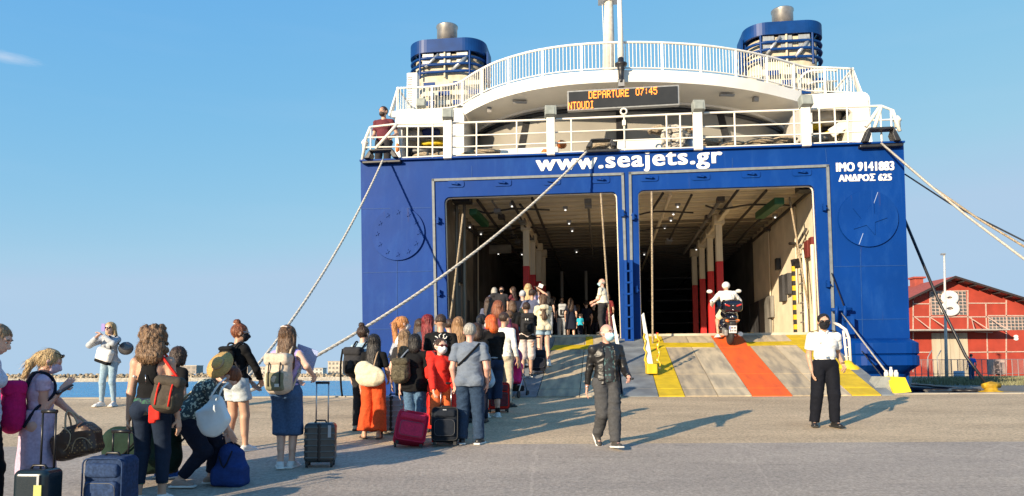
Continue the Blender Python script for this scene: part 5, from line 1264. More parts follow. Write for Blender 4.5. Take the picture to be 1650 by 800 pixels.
        for i in (0, 1):
            sg = -1 if i == 0 else 1
            P += [Cone(s.hips[i], s.knee[i], .05*w*H, .034*w*H), Cone(s.knee[i], s.ank[i], .033*w*H, .02*H), Ell(s.hips[i]+T @ Vector((0, -.03*H, -.005*H)), Vector((.048, .045, .05))*H*w, T)]
            kd = (s.ank[i]-s.knee[i]); kn = kd.normalized(); bk = (s.knee[i]-s.hips[i]).normalized(); back = (Vector((0, -1, 0))-kn*Vector((0, -1, 0)).dot(kn)).normalized()
            c = s.knee[i]+kd*.32+back*.012*H; P.append(Cone(c-kn*.05*H, c+kn*.07*H, .029*w*H, .02*w*H))
            fr = Matrix.Rotation(rad(s.fyaw[i]), 3, 'Z') @ Matrix.Rotation(rad(s.fpitch[i]), 3, 'X')
            a = s.ank[i]; P += [Cone(a, a+fr @ Vector((0, .085*H, -.028*H)), .021*H, .014*H), Cone(a+fr @ Vector((0, -.018*H, -.02*H)), a+fr @ Vector((0, .085*H, -.03*H)), .02*H, .013*H)]
            P += [Cone(s.sh[i], s.el[i], .028*w*H, .0215*w**.7*H), Cone(s.el[i], s.wr[i], .0225*w**.7*H, .0145*H), Ell(s.sh[i]+Vector((0, 0, -.004*H)), Vector((.027, .03, .033))*H*w, T)]
        ex = []
        for i in (0, 1):
            sg = -1 if i == 0 else 1; d = s.hdir[i] if s.hdir[i] is not None else (s.wr[i]-s.el[i])
            inn = s.hin[i] if s.hin[i] is not None else (-sg, .25, .0)
            ex.append(hand_arrays(s.wr[i], d, inn, s.curl[i], H, sg, max(.0055, s.vox*.5)))
        s.body = sdfo('body', P, SKIN[s.skin], s.root, vox=s.vox, k=.022, extra=ex)
    def part(s, name, prims, m, vox=None, k=.012, amp=0.0, sc=(10, 10, 10), clips=None, ridged=True, parent=None):
        return sdfo(name, prims, m, parent or s.root, vox=vox or s.vox, k=k, amp=amp, sc=sc, clips=clips, ridged=ridged)
    def top(s, m, sleeve='short', hem=.0, e=.012, loose=.0, name='shirt', amp=.007, neck=True, sleeve_e=.007, low=None, sc=(9, 9, 17)):
        H = s.H; e = e; T = s.T2; up = T @ Vector((0, 0, 1))
        P = [p for p in s.torso(e)]; tuck = low is not None and low > .04
        if not tuck: P += [Ell(s.hips[i]+T @ Vector((0, -.03*H, -.005*H)), Vector((.048*H*s.w+e+.008, .045*H*s.w+e+.008, .05*H*s.w+e)), T) for i in (0, 1)]; P.append(Cone(s.tp(0, .0, .13), s.tp(0, 0, hem-.0), (.07*s.w*H+e+loose*.6), .083*s.w*H+e+loose, n=T @ Vector((0, 1, 0)), q=.72*max(1, s.girth**.6), k=.03))
        for i in (0, 1):
            d = s.el[i]-s.sh[i]; w = s.w; se = sleeve_e
            if sleeve == 'none': continue
            P.append(Ell(s.sh[i]+Vector((0, 0, -.004*H)), Vector((.027*H*w+se, .03*H*w+se, .033*H*w+se)), s.T))
            if sleeve == 'long':
                dd = (s.wr[i]-s.el[i]); P += [Cone(s.sh[i], s.el[i], .026*w*H+se, .023*w*H+se*1.1), Cone(s.el[i], s.wr[i]-dd*.02, .024*w*H+se*1.1, .016*H+se, clip=[(s.wr[i]-dd*.04, dd)])]
            elif sleeve == 'cap': P += [Cone(s.sh[i], s.sh[i]+d*.25, .026*w*H+se, .03*w*H+se, clip=[(s.sh[i]+d*.3, d)])]
            else: P += [Cone(s.sh[i], s.sh[i]+d*.75, .0265*w*H+se, .028*w*H+se*1.6, clip=[(s.sh[i]+d*.66, d)])]
        cl = [(s.tp(0, 0, hem if low is None else low), -up), (s.tp(0, 0, .322), up)]
        if sleeve == 'none': pass
        return s.part(name, P, m, amp=amp, sc=sc, clips=cl)
    def tank(s, m, e=.007, hem=-.02, amp=.004, back=True):
        """racer-back vest: body tube with the arm-holes cut out"""
        H = s.H; T = s.T2; up = T @ Vector((0, 0, 1)); P = s.torso(e)
        P.append(Cone(s.tp(0, 0, .1), s.tp(0, 0, hem), .068*s.w*H+e, .086*s.w*H+e, n=T @ Vector((0, 1, 0)), q=.72, k=.03))
        N = [Ell(s.tp(x*.125, -.02 if back else 0, .232), Vector((.082, .3, .085))*H, T, neg=True, k=.01) for x in (-1, 1)]
        return s.part('vest', P+N, m, amp=amp, sc=(9, 9, 14), clips=[(s.tp(0, 0, hem), -up), (s.tp(0, 0, .302), up)])
    def trousers(s, m, cuff=1.0, e=.01, rk=.04, rc=.036, name='trousers', amp=.007, waist=.075, flare=0.0, sc=(9, 9, 15), rt=.0):
        """cuff: 1 = ankle; .5 = below knee; negative = shorts (fraction of the thigh)"""
        H = s.H; w = s.w; T = s.T; up = T @ Vector((0, 0, 1))
        P = [Ell(s.tp(0, -.002, .03), Vector(((.084 if s.sex == 'm' else .09)*w*H+e, .062*w*H+e, .075*H+e)), s.T2, clip=[(s.tp(0, 0, waist), s.T2 @ Vector((0, 0, 1)))])]
        for i in (0, 1):
            hp, kn, an = s.hips[i], s.knee[i], s.ank[i]; d1 = kn-hp; d2 = an-kn
            P.append(Ell(hp+T @ Vector((0, -.03*H, -.005*H)), Vector((.048*H*w+e, .045*H*w+e, .05*H*w+e)), T))
            if cuff < 0:
                t = -cuff; P.append(Cone(hp, hp+d1*(t+.1), .052*w*H+e, .048*w*H+e+flare, clip=[(hp+d1*t, d1)]))
            else:
                P += [Cone(hp, kn, .052*w*H+e+rt, rk*H*w**.5+e*.5, k=.02), Cone(kn, kn+d2*min(cuff, 1.02), rk*H*w**.5+e*.5, rc*H, k=.03, clip=[(kn+d2*cuff, d2)])]
        if rk < .037:
            for i in (0, 1):
                kd = s.ank[i]-s.knee[i]; kn = kd.normalized(); back = (Vector((0, -1, 0))-kn*Vector((0, -1, 0)).dot(kn)).normalized(); c = s.knee[i]+kd*.32+back*.012*H
                P.append(Cone(c-kn*.05*H, c+kn*.07*H, .029*w*H+e, .02*w*H+e))
        return s.part(name, P, m, amp=amp, sc=sc, k=.022)
    def skirt(s, m, length=.25, r0=.09, r1=.12, name='skirt', q=.75, amp=.01, top=.09, e=.012):
        H = s.H; P = [Cone(s.tp(0, 0, top-.02), s.hip+Vector((0, 0, -length*H)), r0*H*s.w+e, r1*H, n=s.T @ Vector((0, 1, 0)), q=q)]
        return s.part(name, P, m, amp=amp, sc=(14, 14, 3), clips=[(s.hip-Vector((0, 0, length*H)), (0, 0, -1)), (s.tp(0, 0, top), (0, 0, 1))])
    def shoes(s, m, sole=None, kind='sneaker', sock=None):
        H = s.H
        for i in (0, 1):
            fr = Matrix.Rotation(rad(s.fyaw[i]), 3, 'Z') @ Matrix.Rotation(rad(s.fpitch[i]), 3, 'X'); a = s.ank[i]; L = lambda x, y, z: a+fr @ Vector((x*H, y*H, z*H))
            if kind == 'sandal':
                P = [RBox(L(0, .035, -.038), (.026*H, .078*H, .0055*H), .005, fr)]; s.part('sandal', P, m, vox=min(s.vox, .007)); P = [Cone(L(-.02, .06, -.025), L(.02, .06, -.025), .009*H, .009*H), Cone(L(-.018, .05, -.02), L(.018, .068, -.02), .009*H, .009*H)]
                s.part('strap', P, m, vox=min(s.vox, .007)); continue
            P = [Cone(L(0, -.02, -.02), L(0, .075, -.026), .0245*H, .019*H), Cone(L(0, 0, -.004), L(0, .04, -.016), .0255*H, .022*H), Ell(L(0, .07, -.026), Vector((.026, .033, .016))*H, fr)]
            sh = s.part('shoe', P, m, vox=min(s.vox, .009), k=.01, clips=[(L(0, 0, -.042), fr @ Vector((0, 0, -1))), (L(0, 0, .012), fr @ Vector((0, 0, 1)))])
            so = sole or M['rubber']; s.part('sole', [RBox(L(0, .03, -.037), (.028*H, .083*H, .0075*H), .006, fr)], so, vox=min(s.vox, .008), parent=sh)
            if sock: s.part('sock', [Cone(a, a+(s.knee[i]-a)*.18, .025*H, .024*H)], sock)
    def hair(s, style, m, amp=.006, fr=0.0):
        H = s.H*s.hs; R = s.Rh; hr = s.hr; vox = min(s.vox, .011)
        face = [(hr(0, .026+fr, .006), R @ Vector((0, .86, -.5)))]
        cap = Ell(hr(0, -.01, .014), Vector((.053, .06, .058))*H, R, clip=face)
        sc = (26, 26, 5)
        if style == 'short': P = [Ell(hr(0, -.009, .016), Vector((.05, .059, .055))*H, R, clip=[(hr(0, .03, .012), R @ Vector((0, .8, -.6))), (hr(0, 0, -.035), R @ Vector((0, -.2, -1)))])]; amp = .003; sc = (30, 30, 20)
        elif style == 'buzz': P = [Ell(hr(0, -.007, .015), Vector((.0475, .058, .0545))*H, R, clip=[(hr(0, .036, .012), R @ Vector((0, .8, -.6))), (hr(0, 0, -.02), R @ Vector((0, -.3, -1)))])]; amp = .0015; sc = (40, 40, 40)
        elif style == 'bald': P = [Ell(hr(0, -.01, .0), Vector((.0485, .056, .035))*H, R, clip=[(hr(0, .012, 0), R @ Vector((0, 1, 0))), (hr(0, 0, .016), R @ Vector((0, 0, 1)))])]; amp = .001
        elif style in ('long', 'longer'):
            L = -.15 if style == 'long' else -.21
            P = [cap, Cone(hr(0, -.03, 0), s.nb+s.T2 @ Vector((0, -.052*s.H, L*s.H+.05*s.H)), .05*H, .05*H, n=R @ Vector((0, 1, 0)), q=.55, k=.02), Cone(hr(-.043, -.01, 0), s.nb+s.T2 @ Vector((-.05*s.H, -.035*s.H, (L+.09)*s.H)), .02*H, .022*H), Cone(hr(.043, -.01, 0), s.nb+s.T2 @ Vector((.05*s.H, -.035*s.H, (L+.09)*s.H)), .02*H, .022*H)]
        elif style == 'bob': P = [cap, Cone(hr(0, -.025, 0), hr(0, -.035, -.06), .052*H, .05*H, n=R @ Vector((0, 1, 0)), q=.75), Cone(hr(-.042, -.0, 0), hr(-.042, 0, -.05), .02*H, .02*H), Cone(hr(.042, -.0, 0), hr(.042, 0, -.05), .02*H, .02*H)]
        elif style == 'ponytail': P = [cap, Cone(hr(0, -.062, .02), hr(0, -.085, -.05), .021*H, .024*H), Cone(hr(0, -.085, -.05), hr(0, -.075, -.13), .024*H, .01*H)]
        elif style == 'highpony': P = [cap, Cone(hr(0, -.055, .045), hr(0, -.085, .0), .017*H, .022*H), Cone(hr(0, -.085, 0), s.nb+s.T2 @ Vector((0, -.06*s.H, -.1*s.H)), .026*H, .018*H)]
        elif style == 'bun': P = [cap, Ell(hr(0, -.03, .078), Vector((.026, .026, .023))*H, R, k=.004)]
        elif style == 'curly':
            P = [Ell(hr(0, -.012, .012), Vector((.066, .068, .064))*H, R, clip=[(hr(0, .034, 0), R @ Vector((0, .9, -.4)))]), Ell(hr(0, -.035, -.05), Vector((.075, .05, .06))*H, R), Ell(s.nb+s.T2 @ Vector((0, -.04*H, .005*H)), Vector((.07, .04, .045))*H, R)]
            rr = np.random.RandomState(3)
            for _ in range(70):
                a = rr.uniform(0, 2*pi); z = rr.uniform(-.1, .07); rad_ = .068*math.sqrt(max(.1, 1-((z-.0)/.09)**2)) if z > 0 else .07
                if sin(a) > .35 and z < .05: continue
                P.append(Ell(hr(rad_*cos(a), -.012+rad_*sin(a)*.85, z), Vector((1, 1, 1.2))*rr.uniform(.009, .017)*H, R, k=.006))
            amp = .012; sc = (34, 34, 22)
        o = s.part('hair', P, m, vox=vox, k=.014, amp=amp, sc=sc)
        if style not in ('bald', 'buzz') and s.vox < .0145:
            me = o.data; nv = len(me.vertices); co = np.empty(nv*3, np.float32); no = np.empty(nv*3, np.float32); me.vertices.foreach_get('co', co); me.vertices.foreach_get('normal', no); co = co.reshape(-1, 3); no = no.reshape(-1, 3)
            rs = np.random.RandomState(NSEED[0]); n = {'short': 260, 'bob': 380, 'curly': 700}.get(style, 520); b = MB(); dn = np.array(R @ Vector((0, -.25, -1))); wid = .0026
            L0 = {'short': .022, 'curly': .045, 'bob': .05, 'bun': .03}.get(style, .09)*s.H/1.7
            for j in rs.randint(0, nv, n):
                nn = no[j]; d = dn-nn*float(dn@nn); dl = np.linalg.norm(d)
                if dl < .15: continue
                d /= dl; side = np.cross(nn, d); p = co[j]-nn*.004; L = L0*rs.uniform(.6, 1.3); lift = rs.uniform(.2, 1)*(.013 if style != 'curly' else .022); vs = []
                for q in range(5):
                    t = q/4; sw = (rs.uniform(-.25, .25)*L*.25 if style != 'curly' else .012*sin(q*2.4+j)); w_ = wid*(1.2-t)
                    c = p+d*L*t+nn*lift*(4*t*(1-t)*.6+t*.5)+side*sw*t; vs += [c-side*w_, c+side*w_]
                b.add(vs, [(2*q, 2*q+1, 2*q+3, 2*q+2) for q in range(4)], True)
            so = b.build('hair_strands', m, o); so['kind'] = 'stuff'
        return o
    def mask(s, m):
        H = s.H*s.hs; hr = s.hr; R = s.Rh
        P = [Ell(hr(0, .02, -.024), Vector((.042, .045, .043))*H, R, clip=[(hr(0, .022, 0), R @ Vector((0, -1, 0))), (hr(0, .06, -.001), R @ Vector((0, .25, 1)))]), Cone(hr(0, .055, -.005), hr(0, .064, -.022), .008*H, .012*H, clip=[(hr(0, .06, -.001), R @ Vector((0, .25, 1)))])]
        o = s.part('face_mask', P, m, vox=min(s.vox, .008), k=.012)
        for x in (-1, 1):
            b = MB(); b.tube([hr(x*.036, .028, -.008), hr(x*.05, .005, .004), hr(x*.053, -.012, .004)], .0022*H, n=5); b.tube([hr(x*.036, .026, -.035), hr(x*.05, .004, -.02), hr(x*.053, -.012, 0)], .0022*H, n=5); 
            b.build('ear_loop', m, o)
        return o
    def glasses(s, up=False, m=None):
        hr = s.hr; dz = .052 if up else 0.003; dy = -.012 if up else 0.0; b = MB(); m = m or M['dark']; H = s.H*s.hs
        for x in (-1, 1): b.ell(hr(x*.02, .056+dy, dz), (.017*H, .006*H, .012*H), s.Rh)
        b.tube([hr(-.05, .0, dz+.004), hr(-.042, .045+dy, dz+.004), hr(-.01, .062+dy, dz+.004), hr(.01, .062+dy, dz+.004), hr(.042, .045+dy, dz+.004), hr(.05, 0, dz+.004)], .0028*H, n=6); return b.build('sunglasses', m, s.root)
    def eyes(s):
        hr = s.hr; H = s.H*s.hs
        for x in (-1, 1):
            o = MB().ell(hr(x*.0185, .0475, .003), (.0072*H, .0055*H, .0048*H), s.Rh, n=8, m=6).build('eye', mat('eye_white', (.6, .57, .53), rough=.3), s.root)
            MB().ell(hr(x*.0185, .0525, .003), (.003*H, .002*H, .003*H), s.Rh, n=8, m=4).build('iris', M['dark'], o)
            MB().tube([hr(x*.008, .054, .0165), hr(x*.018, .0565, .019), hr(x*.03, .05, .016)], .0022*H, n=5).build('eyebrow', M['dark'], s.root)
# ------------------------------------------------------------------ carried things (each a top-level thing set on its carrier's frame)
def thing_on(fig, name, label, cat, group=None): return empty(name, fig.pos, rad(fig.face), label, cat, group)
def tubes(name, paths, r, m, parent, n=6):
    o = None
    for p in paths: b = MB(); b.tube(smooth_path([Vector(q) for q in p], 3) if len(p) > 2 else p, r, n=n); o = b.build(name, m, parent)
    return o
def backpack(fig, m, m2, label, size=(.29, .17, .42), z=.165, x=0.0, y=None, flap=True, straps=True, strapm=None, roll=0, one=None, vox=.012, name='backpack', trim=None):
    H = fig.H; e = thing_on(fig, name, label, name.replace('_', ' ')); T = fig.T2 @ Matrix.Rotation(rad(roll), 3, 'Y'); w, d, h = size
    y = y if y is not None else -(.062*fig.w+(d/2+.012)/H); c = fig.tp(x, y, z); L = lambda a, b_, c_: c+T @ Vector((a, b_, c_))
    NSEED[0] += 1
    bag = sdfo('bag', [RBox(c, (w/2, d/2, h/2), .085, T), Ell(L(0, -d*.1, -h*.12), (w*.5, d*.62, h*.4), T)], m, e, vox=vox, k=.04, amp=.008, sc=(9, 9, 9))
    sdfo('pocket', [RBox(L(0, -d*.5, -h*.17), (w*.36, d*.2, h*.24), .03, T)], m2, e, vox=vox, amp=.005, sc=(10, 10, 10))
    if flap: sdfo('flap', [RBox(L(0, -d*.06, h*.4), (w*.5, d*.56, h*.16), .05, T)], m2 if flap == 2 else m, e, vox=vox, k=.02, amp=.006, sc=(10, 10, 10))
    sm_ = strapm or m2
    if straps:
        for s_ in ((-1, 1) if one is None else (one,)):
            i = 0 if s_ < 0 else 1; tp = fig.tp
            tubes('strap', [[L(s_*w*.25, d*.5, h*.42), tp(s_*.055, -.035, .318), tp(s_*.062, .035, .305), tp(s_*.07, .07, .24), tp(s_*.083, .05, .17), tp(s_*.085, -.03, .1), L(s_*w*.42, d*.4, -h*.4)]], .0135, sm_, e)
    tubes('grab_loop', [[L(-.03, d*.3, h*.5), L(0, d*.2, h*.58), L(.03, d*.3, h*.5)]], .008, sm_, e)
    if trim:
        for s_ in (-1, 1): tubes('buckle_strap', [[L(s_*w*.22, -d*.35, h*.52), L(s_*w*.23, -d*.68, h*.2), L(s_*w*.23, -d*.72, -h*.3)]], .009, trim, e)
    return e, L, bag
def suitcase(pos, yaw, size, m, label, style='soft', tilt=0, handle=.35, m2=None, hm=None, lean=0, group=None, vox=.012, wheels4=True, ribs=True):
    """size = (w,d,h); local y is depth; tilt leans it back about the rear wheels"""
    w, d, h = size; e = empty('suitcase', pos, rad(yaw), label, 'suitcase', group); m2 = m2 or m; hm = hm or M['black_metal']; wr = .028
    Rt = Matrix.Rotation(rad(tilt), 3, 'X') @ Matrix.Rotation(rad(lean), 3, 'Y'); L = lambda x, y, z: Rt @ Vector((x, y, z)); c = L(0, 0, wr*2+h/2)
    if style == 'hard':
        P = [RBox(c, (w/2, d/2, h/2), .05, Rt)]; o = sdfo('shell', P, m, e, vox=vox)
        nr = 6 if ribs else 0
        for k in range(nr): sdfo('shell_rib', [RBox(L(0, -.004, wr*2+h*(.12+.76*k/(nr-1))), (w*.505, d*.505, h*.045), .02, Rt)], m2, e, vox=vox)
        if ribs: sdfo('band', [RBox(L(0, -d*.0, wr*2+h/2), (w*.09, d*.53, h*.5), .03, Rt)], M['black_metal'], e, vox=vox)
    else:
        NSEED[0] += 1
        o = sdfo('shell', [RBox(c, (w/2, d/2, h/2), .06, Rt)], m, e, vox=vox, amp=.008, sc=(7, 7, 7))
        sdfo('pocket', [RBox(L(0, -d*.5, wr*2+h*.38), (w*.4, .035, h*.26), .03, Rt)], m2, e, vox=vox, amp=.006, sc=(8, 8, 8)); sdfo('pocket', [RBox(L(0, -d*.5, wr*2+h*.8), (w*.4, .03, h*.11), .03, Rt)], m2, e, vox=vox, amp=.006, sc=(8, 8, 8))
        ring = [L(x_, -d*.5-.004, wr*2+h/2+z_) for x_, z_ in rrect(w*.96, h*.96, .05, 4)]; MB().tube(ring, .007, n=5, closed=True).build('piping', M['rubber'] if m2 is m else m2, e)
        ring = [L(x_, -d*.5-.036, wr*2+h*.38+z_) for x_, z_ in rrect(w*.74, h*.46, .05, 4)]; MB().tube(ring, .003, n=5, closed=True).build('zip', mat('zip_dark', (.07, .07, .075), rough=.4), e)
    for x in (-1, 1):
        for y in (-1, 1):
            if not wheels4 and y < 0: MB().box(L(x*w*.38, y*d*.36, wr), (.04, .03, wr*1.6)).build('foot', M['rubber'], e); continue
            q = L(x*w*.4, y*d*.36, wr); b = MB(); b.tube([q-Vector((.013, 0, 0)), q+Vector((.013, 0, 0))], wr, n=12); b.build('wheel', M['rubber'], e)
            MB().box(q+Vector((0, 0, .03)), (.035, .045, .03)).build('wheel_housing', M['black_metal'], e)
    if handle:
        top = wr*2+h+handle
        for x in (-1, 1): MB().tube([L(x*w*.2, d*.4, wr*2+h-.02), L(x*w*.2, d*.4, top)], .0085, n=8).build('handle_tube', M['chrome'] if hm is M['chrome'] else hm, e)
        MB().tube([L(-w*.23, d*.4, top), L(w*.23, d*.4, top)], .016, n=8).build('handle_grip', M['black_metal'], e)
    MB().tube([L(-.07, 0, wr*2+h-.004), L(-.05, 0, wr*2+h+.025), L(.05, 0, wr*2+h+.025), L(.07, 0, wr*2+h-.004)], .011, n=6).build('top_handle', M['black_metal'], e)
    return e, L
def Hof(p, row): return pt(825, row, p.y).z-p.z     # standing height from the head-top row
# ================================================================== THE QUEUE
def base(px, row=None, d=None, on='quay'):
    if row is not None and on == 'quay': return quay(px, row)
    if on == 'quay': p = pt(px, 600, d); p.z = SLOPE*d; return p
    if on == 'ramp': p = pt(px, 600, d); p.z = ramp_z(p)+.01; return p
    if on == 'deck': p = pt(px, 600, d); p.z = DECK; return p
def person(px, top, face, label, row=None, d=None, on='quay', hp=(None, None), hc=None, **kw):
    p = base(px, row, d, on); vis = Hof(p, top); H = kw.pop('H', None) or vis
    Ri = Matrix.Rotation(-rad(face), 3, 'Z')
    hands = list(kw.pop('hands', (None, None)))
    for i in (0, 1):
        if hp[i] is not None: q = pt(hp[i][0], hp[i][1], p.y+(hp[i][2] if len(hp[i]) > 2 else 0)); hands[i] = (Ri @ (q-p))/H
    kw.setdefault('vox', .012 if p.y < 13 else (.015 if p.y < 19 else .02))
    return Fig(p, face, H, label, hands=hands, **kw)
def loc(f, px, row, dy=0): return Matrix.Rotation(-rad(f.face), 3, 'Z') @ (pt(px, row, f.pos.y+dy)-f.pos)
H_ = dict(black=hairm('black', (.02, .015, .013), (.006, .005, .005)), brown=hairm('brown', (.13, .07, .035), (.05, .025, .012)), dkbrown=hairm('dark_brown', (.06, .03, .018), (.02, .012, .008)), blonde=hairm('blonde', (.55, .4, .2), (.3, .19, .08)),
  ginger=hairm('ginger', (.5, .13, .035), (.26, .055, .015)), red=hairm('wine_red', (.24, .02, .02), (.1, .008, .01)), grey=hairm('grey', (.45, .42, .36), (.25, .23, .2)), auburn=hairm('auburn', (.25, .08, .03), (.11, .03, .012)), ombre=hairm('ombre', (.32, .2, .1), (.1, .055, .03)), curly=hairm('curly_brown', (.24, .14, .07), (.07, .035, .018)))
C = dict(black=cloth('black', (.006, .006, .007)), white=cloth('white', (.74, .72, .68)), navy=cloth('navy', (.009, .012, .026)), denim=cloth('denim', (.05, .1, .2), var=.12), ldenim=cloth('light_denim', (.3, .42, .52), var=.15), lilac=cloth('lilac', (.5, .38, .5)), lav=cloth('lavender_top', (.42, .33, .62)),
  shirtblue=cloth('pale_blue', (.55, .6, .72)), grey=cloth('polo_grey', (.15, .18, .23), var=.06), orange=cloth('orange', (.62, .08, .02), var=.12), red=cloth('red', (.66, .03, .02)), charcoal=cloth('charcoal', (.028, .027, .03)), cream=cloth('cream', (.68, .6, .42)), maroon=cloth('maroon', (.13, .03, .04)), purple=cloth('purple', (.16, .04, .1)),
  beige=cloth('beige', (.52, .44, .33)), pinkwhite=cloth('pink_white', (.68, .56, .5)), turq=cloth('turquoise', (.03, .42, .55)), greyblue=cloth('grey_blue', (.1, .11, .17)), pale=cloth('pale_grey', (.42, .44, .47)), pants=cloth('dark_grey_trousers', (.065, .065, .068), var=.1))
shoeb = mat('shoe_black', (.018, .017, .017), rough=.35); shoew = mat('shoe_white', (.74, .73, .7), rough=.6); shoet = mat('shoe_tan', (.36, .25, .2), rough=.8); solew = mat('sole_white', (.75, .74, .7), rough=.6)

# --- far left: woman at the frame edge in a pale blue shirt
f = person(-24, 498, -70, 'woman with tousled light brown hair and pale blue long-sleeved shirt at the left edge', d=6.4, H=1.76, head=(-8, 22, 0), hp=(None, (-8, 628, -.1)), hdir=(None, (.2, 0, -1)), poles=(None, (0, -1, -.6)), vox=.011, sex='f', w=1.02, hands=((-.1, .02, .46), None))
f.top(C['shirtblue'], 'long', hem=-.06, e=.016, amp=.012, sleeve_e=.018, low=-.07); f.trousers(C['black']); f.eyes(); f.hair('bob', hairm('tousled', (.36, .23, .12), (.16, .09, .045)), amp=.012); f.shoes(shoeb)
q = f.pos+Vector((.06, -.35, 0))
e1, L1 = suitcase(q+Vector((.04, .0, -.02)), 5, (.3, .24, .52), mat('black_shell', (.012, .014, .02), rough=.25), 'black hard suitcase at the bottom left corner with a bag stacked on it', style='hard', ribs=False, handle=.42)
e = empty('holdall', q+Vector((-.06, -.02, .56)), 0, 'black holdall stacked on the suitcase at the left edge', 'bag')
sdfo('bag', [RBox((0, 0, .24), (.24, .15, .24), .08)], cloth('black_nylon', (.012, .013, .017)), e, amp=.02, sc=(6, 6, 6), k=.04); sdfo('pocket', [RBox((.04, -.13, .16), (.15, .06, .12), .04)], C['navy'], e, amp=.01, sc=(9, 9, 9))
tubes('strap', [[(-.2, -.1, .3), (-.05, -.22, .36), (.1, -.18, .2), (.22, -.1, .1)]], .014, C['black'], e)
q = base(70, d=6.15); e2, L2 = suitcase(q, -4, (.29, .24, .5), mat('dark_green_shell', (.01, .02, .028), rough=.22), 'dark glossy hard suitcase with a yellow luggage tag at the bottom left', style='hard', ribs=False, handle=.46)
q = L2(.09, -.13, .38); ubox('luggage_tag', q, (.065, .008, .12), mat('tag_yellow', (.45, .45, .12), rough=.5), e2); ubox('tag_strap', q+Vector((0, 0, .1)), (.02, .008, .08), M['chrome'], e2)
# --- blonde in lilac
f = person(66, 556, -50, 'blonde woman in a lilac dress reading her phone, pink backpack on her back', d=6.9, head=(-14, 24, 0), hands=((-.02, .22, .55), None), hp=(None, (100, 628, .02)), poles=((-.5, -1, 0), (0, -1, -1)), sex='f', w=1.1, vox=.011, skin='rosy')
f.top(C['lilac'], 'cap', hem=.02, low=.06, e=.014, amp=.008); f.skirt(C['lilac'], .3, .085, .125, 'dress_skirt', amp=.014, q=.85); f.hair('ponytail', H_['blonde'], amp=.008); f.glasses(True); f.mask(cloth('mask_lilac', (.5, .42, .55))); f.shoes(shoew)
backpack(f, cloth('magenta', (.5, .01, .12)), cloth('magenta_dark', (.28, .006, .06)), 'magenta pink backpack with dark straps worn by the blonde woman', size=(.31, .17, .44), z=.11, strapm=C['navy'])
q = loc(f, 104, 628, .0); e = thing_on(f, 'phone', 'black phone in the hands of the blonde woman in lilac', 'phone'); ubox('phone_body', q, (.075, .15, .012), M['black_metal'], e, rot=(.6, 0, .2)); ubox('phone_screen', q+Vector((0, -.004, .008)), (.066, .138, .004), mat('screen_dim', (.03, .04, .07), rough=.1), e, rot=(.6, 0, .2))
# monogram travel bag hanging from her arm
def monogram():
    m, nt, b = new_mat('monogram_canvas'); N = nt.nodes.new; K = nt.links.new; t = N('ShaderNodeTexCoord'); mp_ = N('ShaderNodeMapping'); mp_.inputs['Rotation'].default_value = (0, rad(45), 0); mp_.inputs['Scale'].default_value = (26, 26, 26)
    v = N('ShaderNodeTexVoronoi'); v.inputs['Scale'].default_value = 1; v.inputs['Randomness'].default_value = 0.0; K(t.outputs['Object'], mp_.inputs[0]); K(mp_.outputs[0], v.inputs['Vector'])
    r = N('ShaderNodeValToRGB'); r.color_ramp.elements[0].position = .2; r.color_ramp.elements[1].position = .3; r.color_ramp.elements[0].color = (.28, .16, .06, 1); r.color_ramp.elements[1].color = (.06, .03, .018, 1); K(v.outputs['Distance'], r.inputs[0]); K(r.outputs[0], b.inputs['Base Color']); b.inputs['Roughness'].default_value = .5; return m
q0 = pt(124, 752, 6.9); e = empty('travel_bag', q0, 0, 'brown monogram travel bag with tan handles hanging beside the blonde woman', 'bag')
e.scale = (.84, .84, .84); Rb = Matrix.Rotation(rad(-14), 3, 'Y'); mono = monogram(); tanl = mat('tan_leather', (.42, .28, .16), rough=.5)
sdfo('bag', [RBox((0, 0, .25), (.235, .13, .14), .07, Rb), RBox((.02, 0, .34), (.15, .1, .12), .06, Rb)], mono, e, amp=.018, sc=(7, 7, 7), k=.07)
sdfo('pocket', [RBox((.07, -.12, .22), (.11, .03, .08), .03, Rb)], mono, e, amp=.006, sc=(9, 9, 9))
tubes('handle', [[(-.08, -.1, .36), (-.1, -.08, .5), (-.12, -.02, .60), (-.06, 0, .56), (.06, -.08, .42)], [(-.11, .08, .34), (-.13, .06, .5), (-.125, .0, .61), (0, .04, .52), (.1, .08, .38)]], .011, tanl, e); tubes('piping', [[(-.2, -.08, .14), (-.04, -.145, .2), (-.0, -.145, .36), (-.1, -.13, .44)], [(.02, -.145, .16), (.06, -.15, .3), (.16, -.15, .32), (.22, -.12, .24)]], .006, tanl, e)
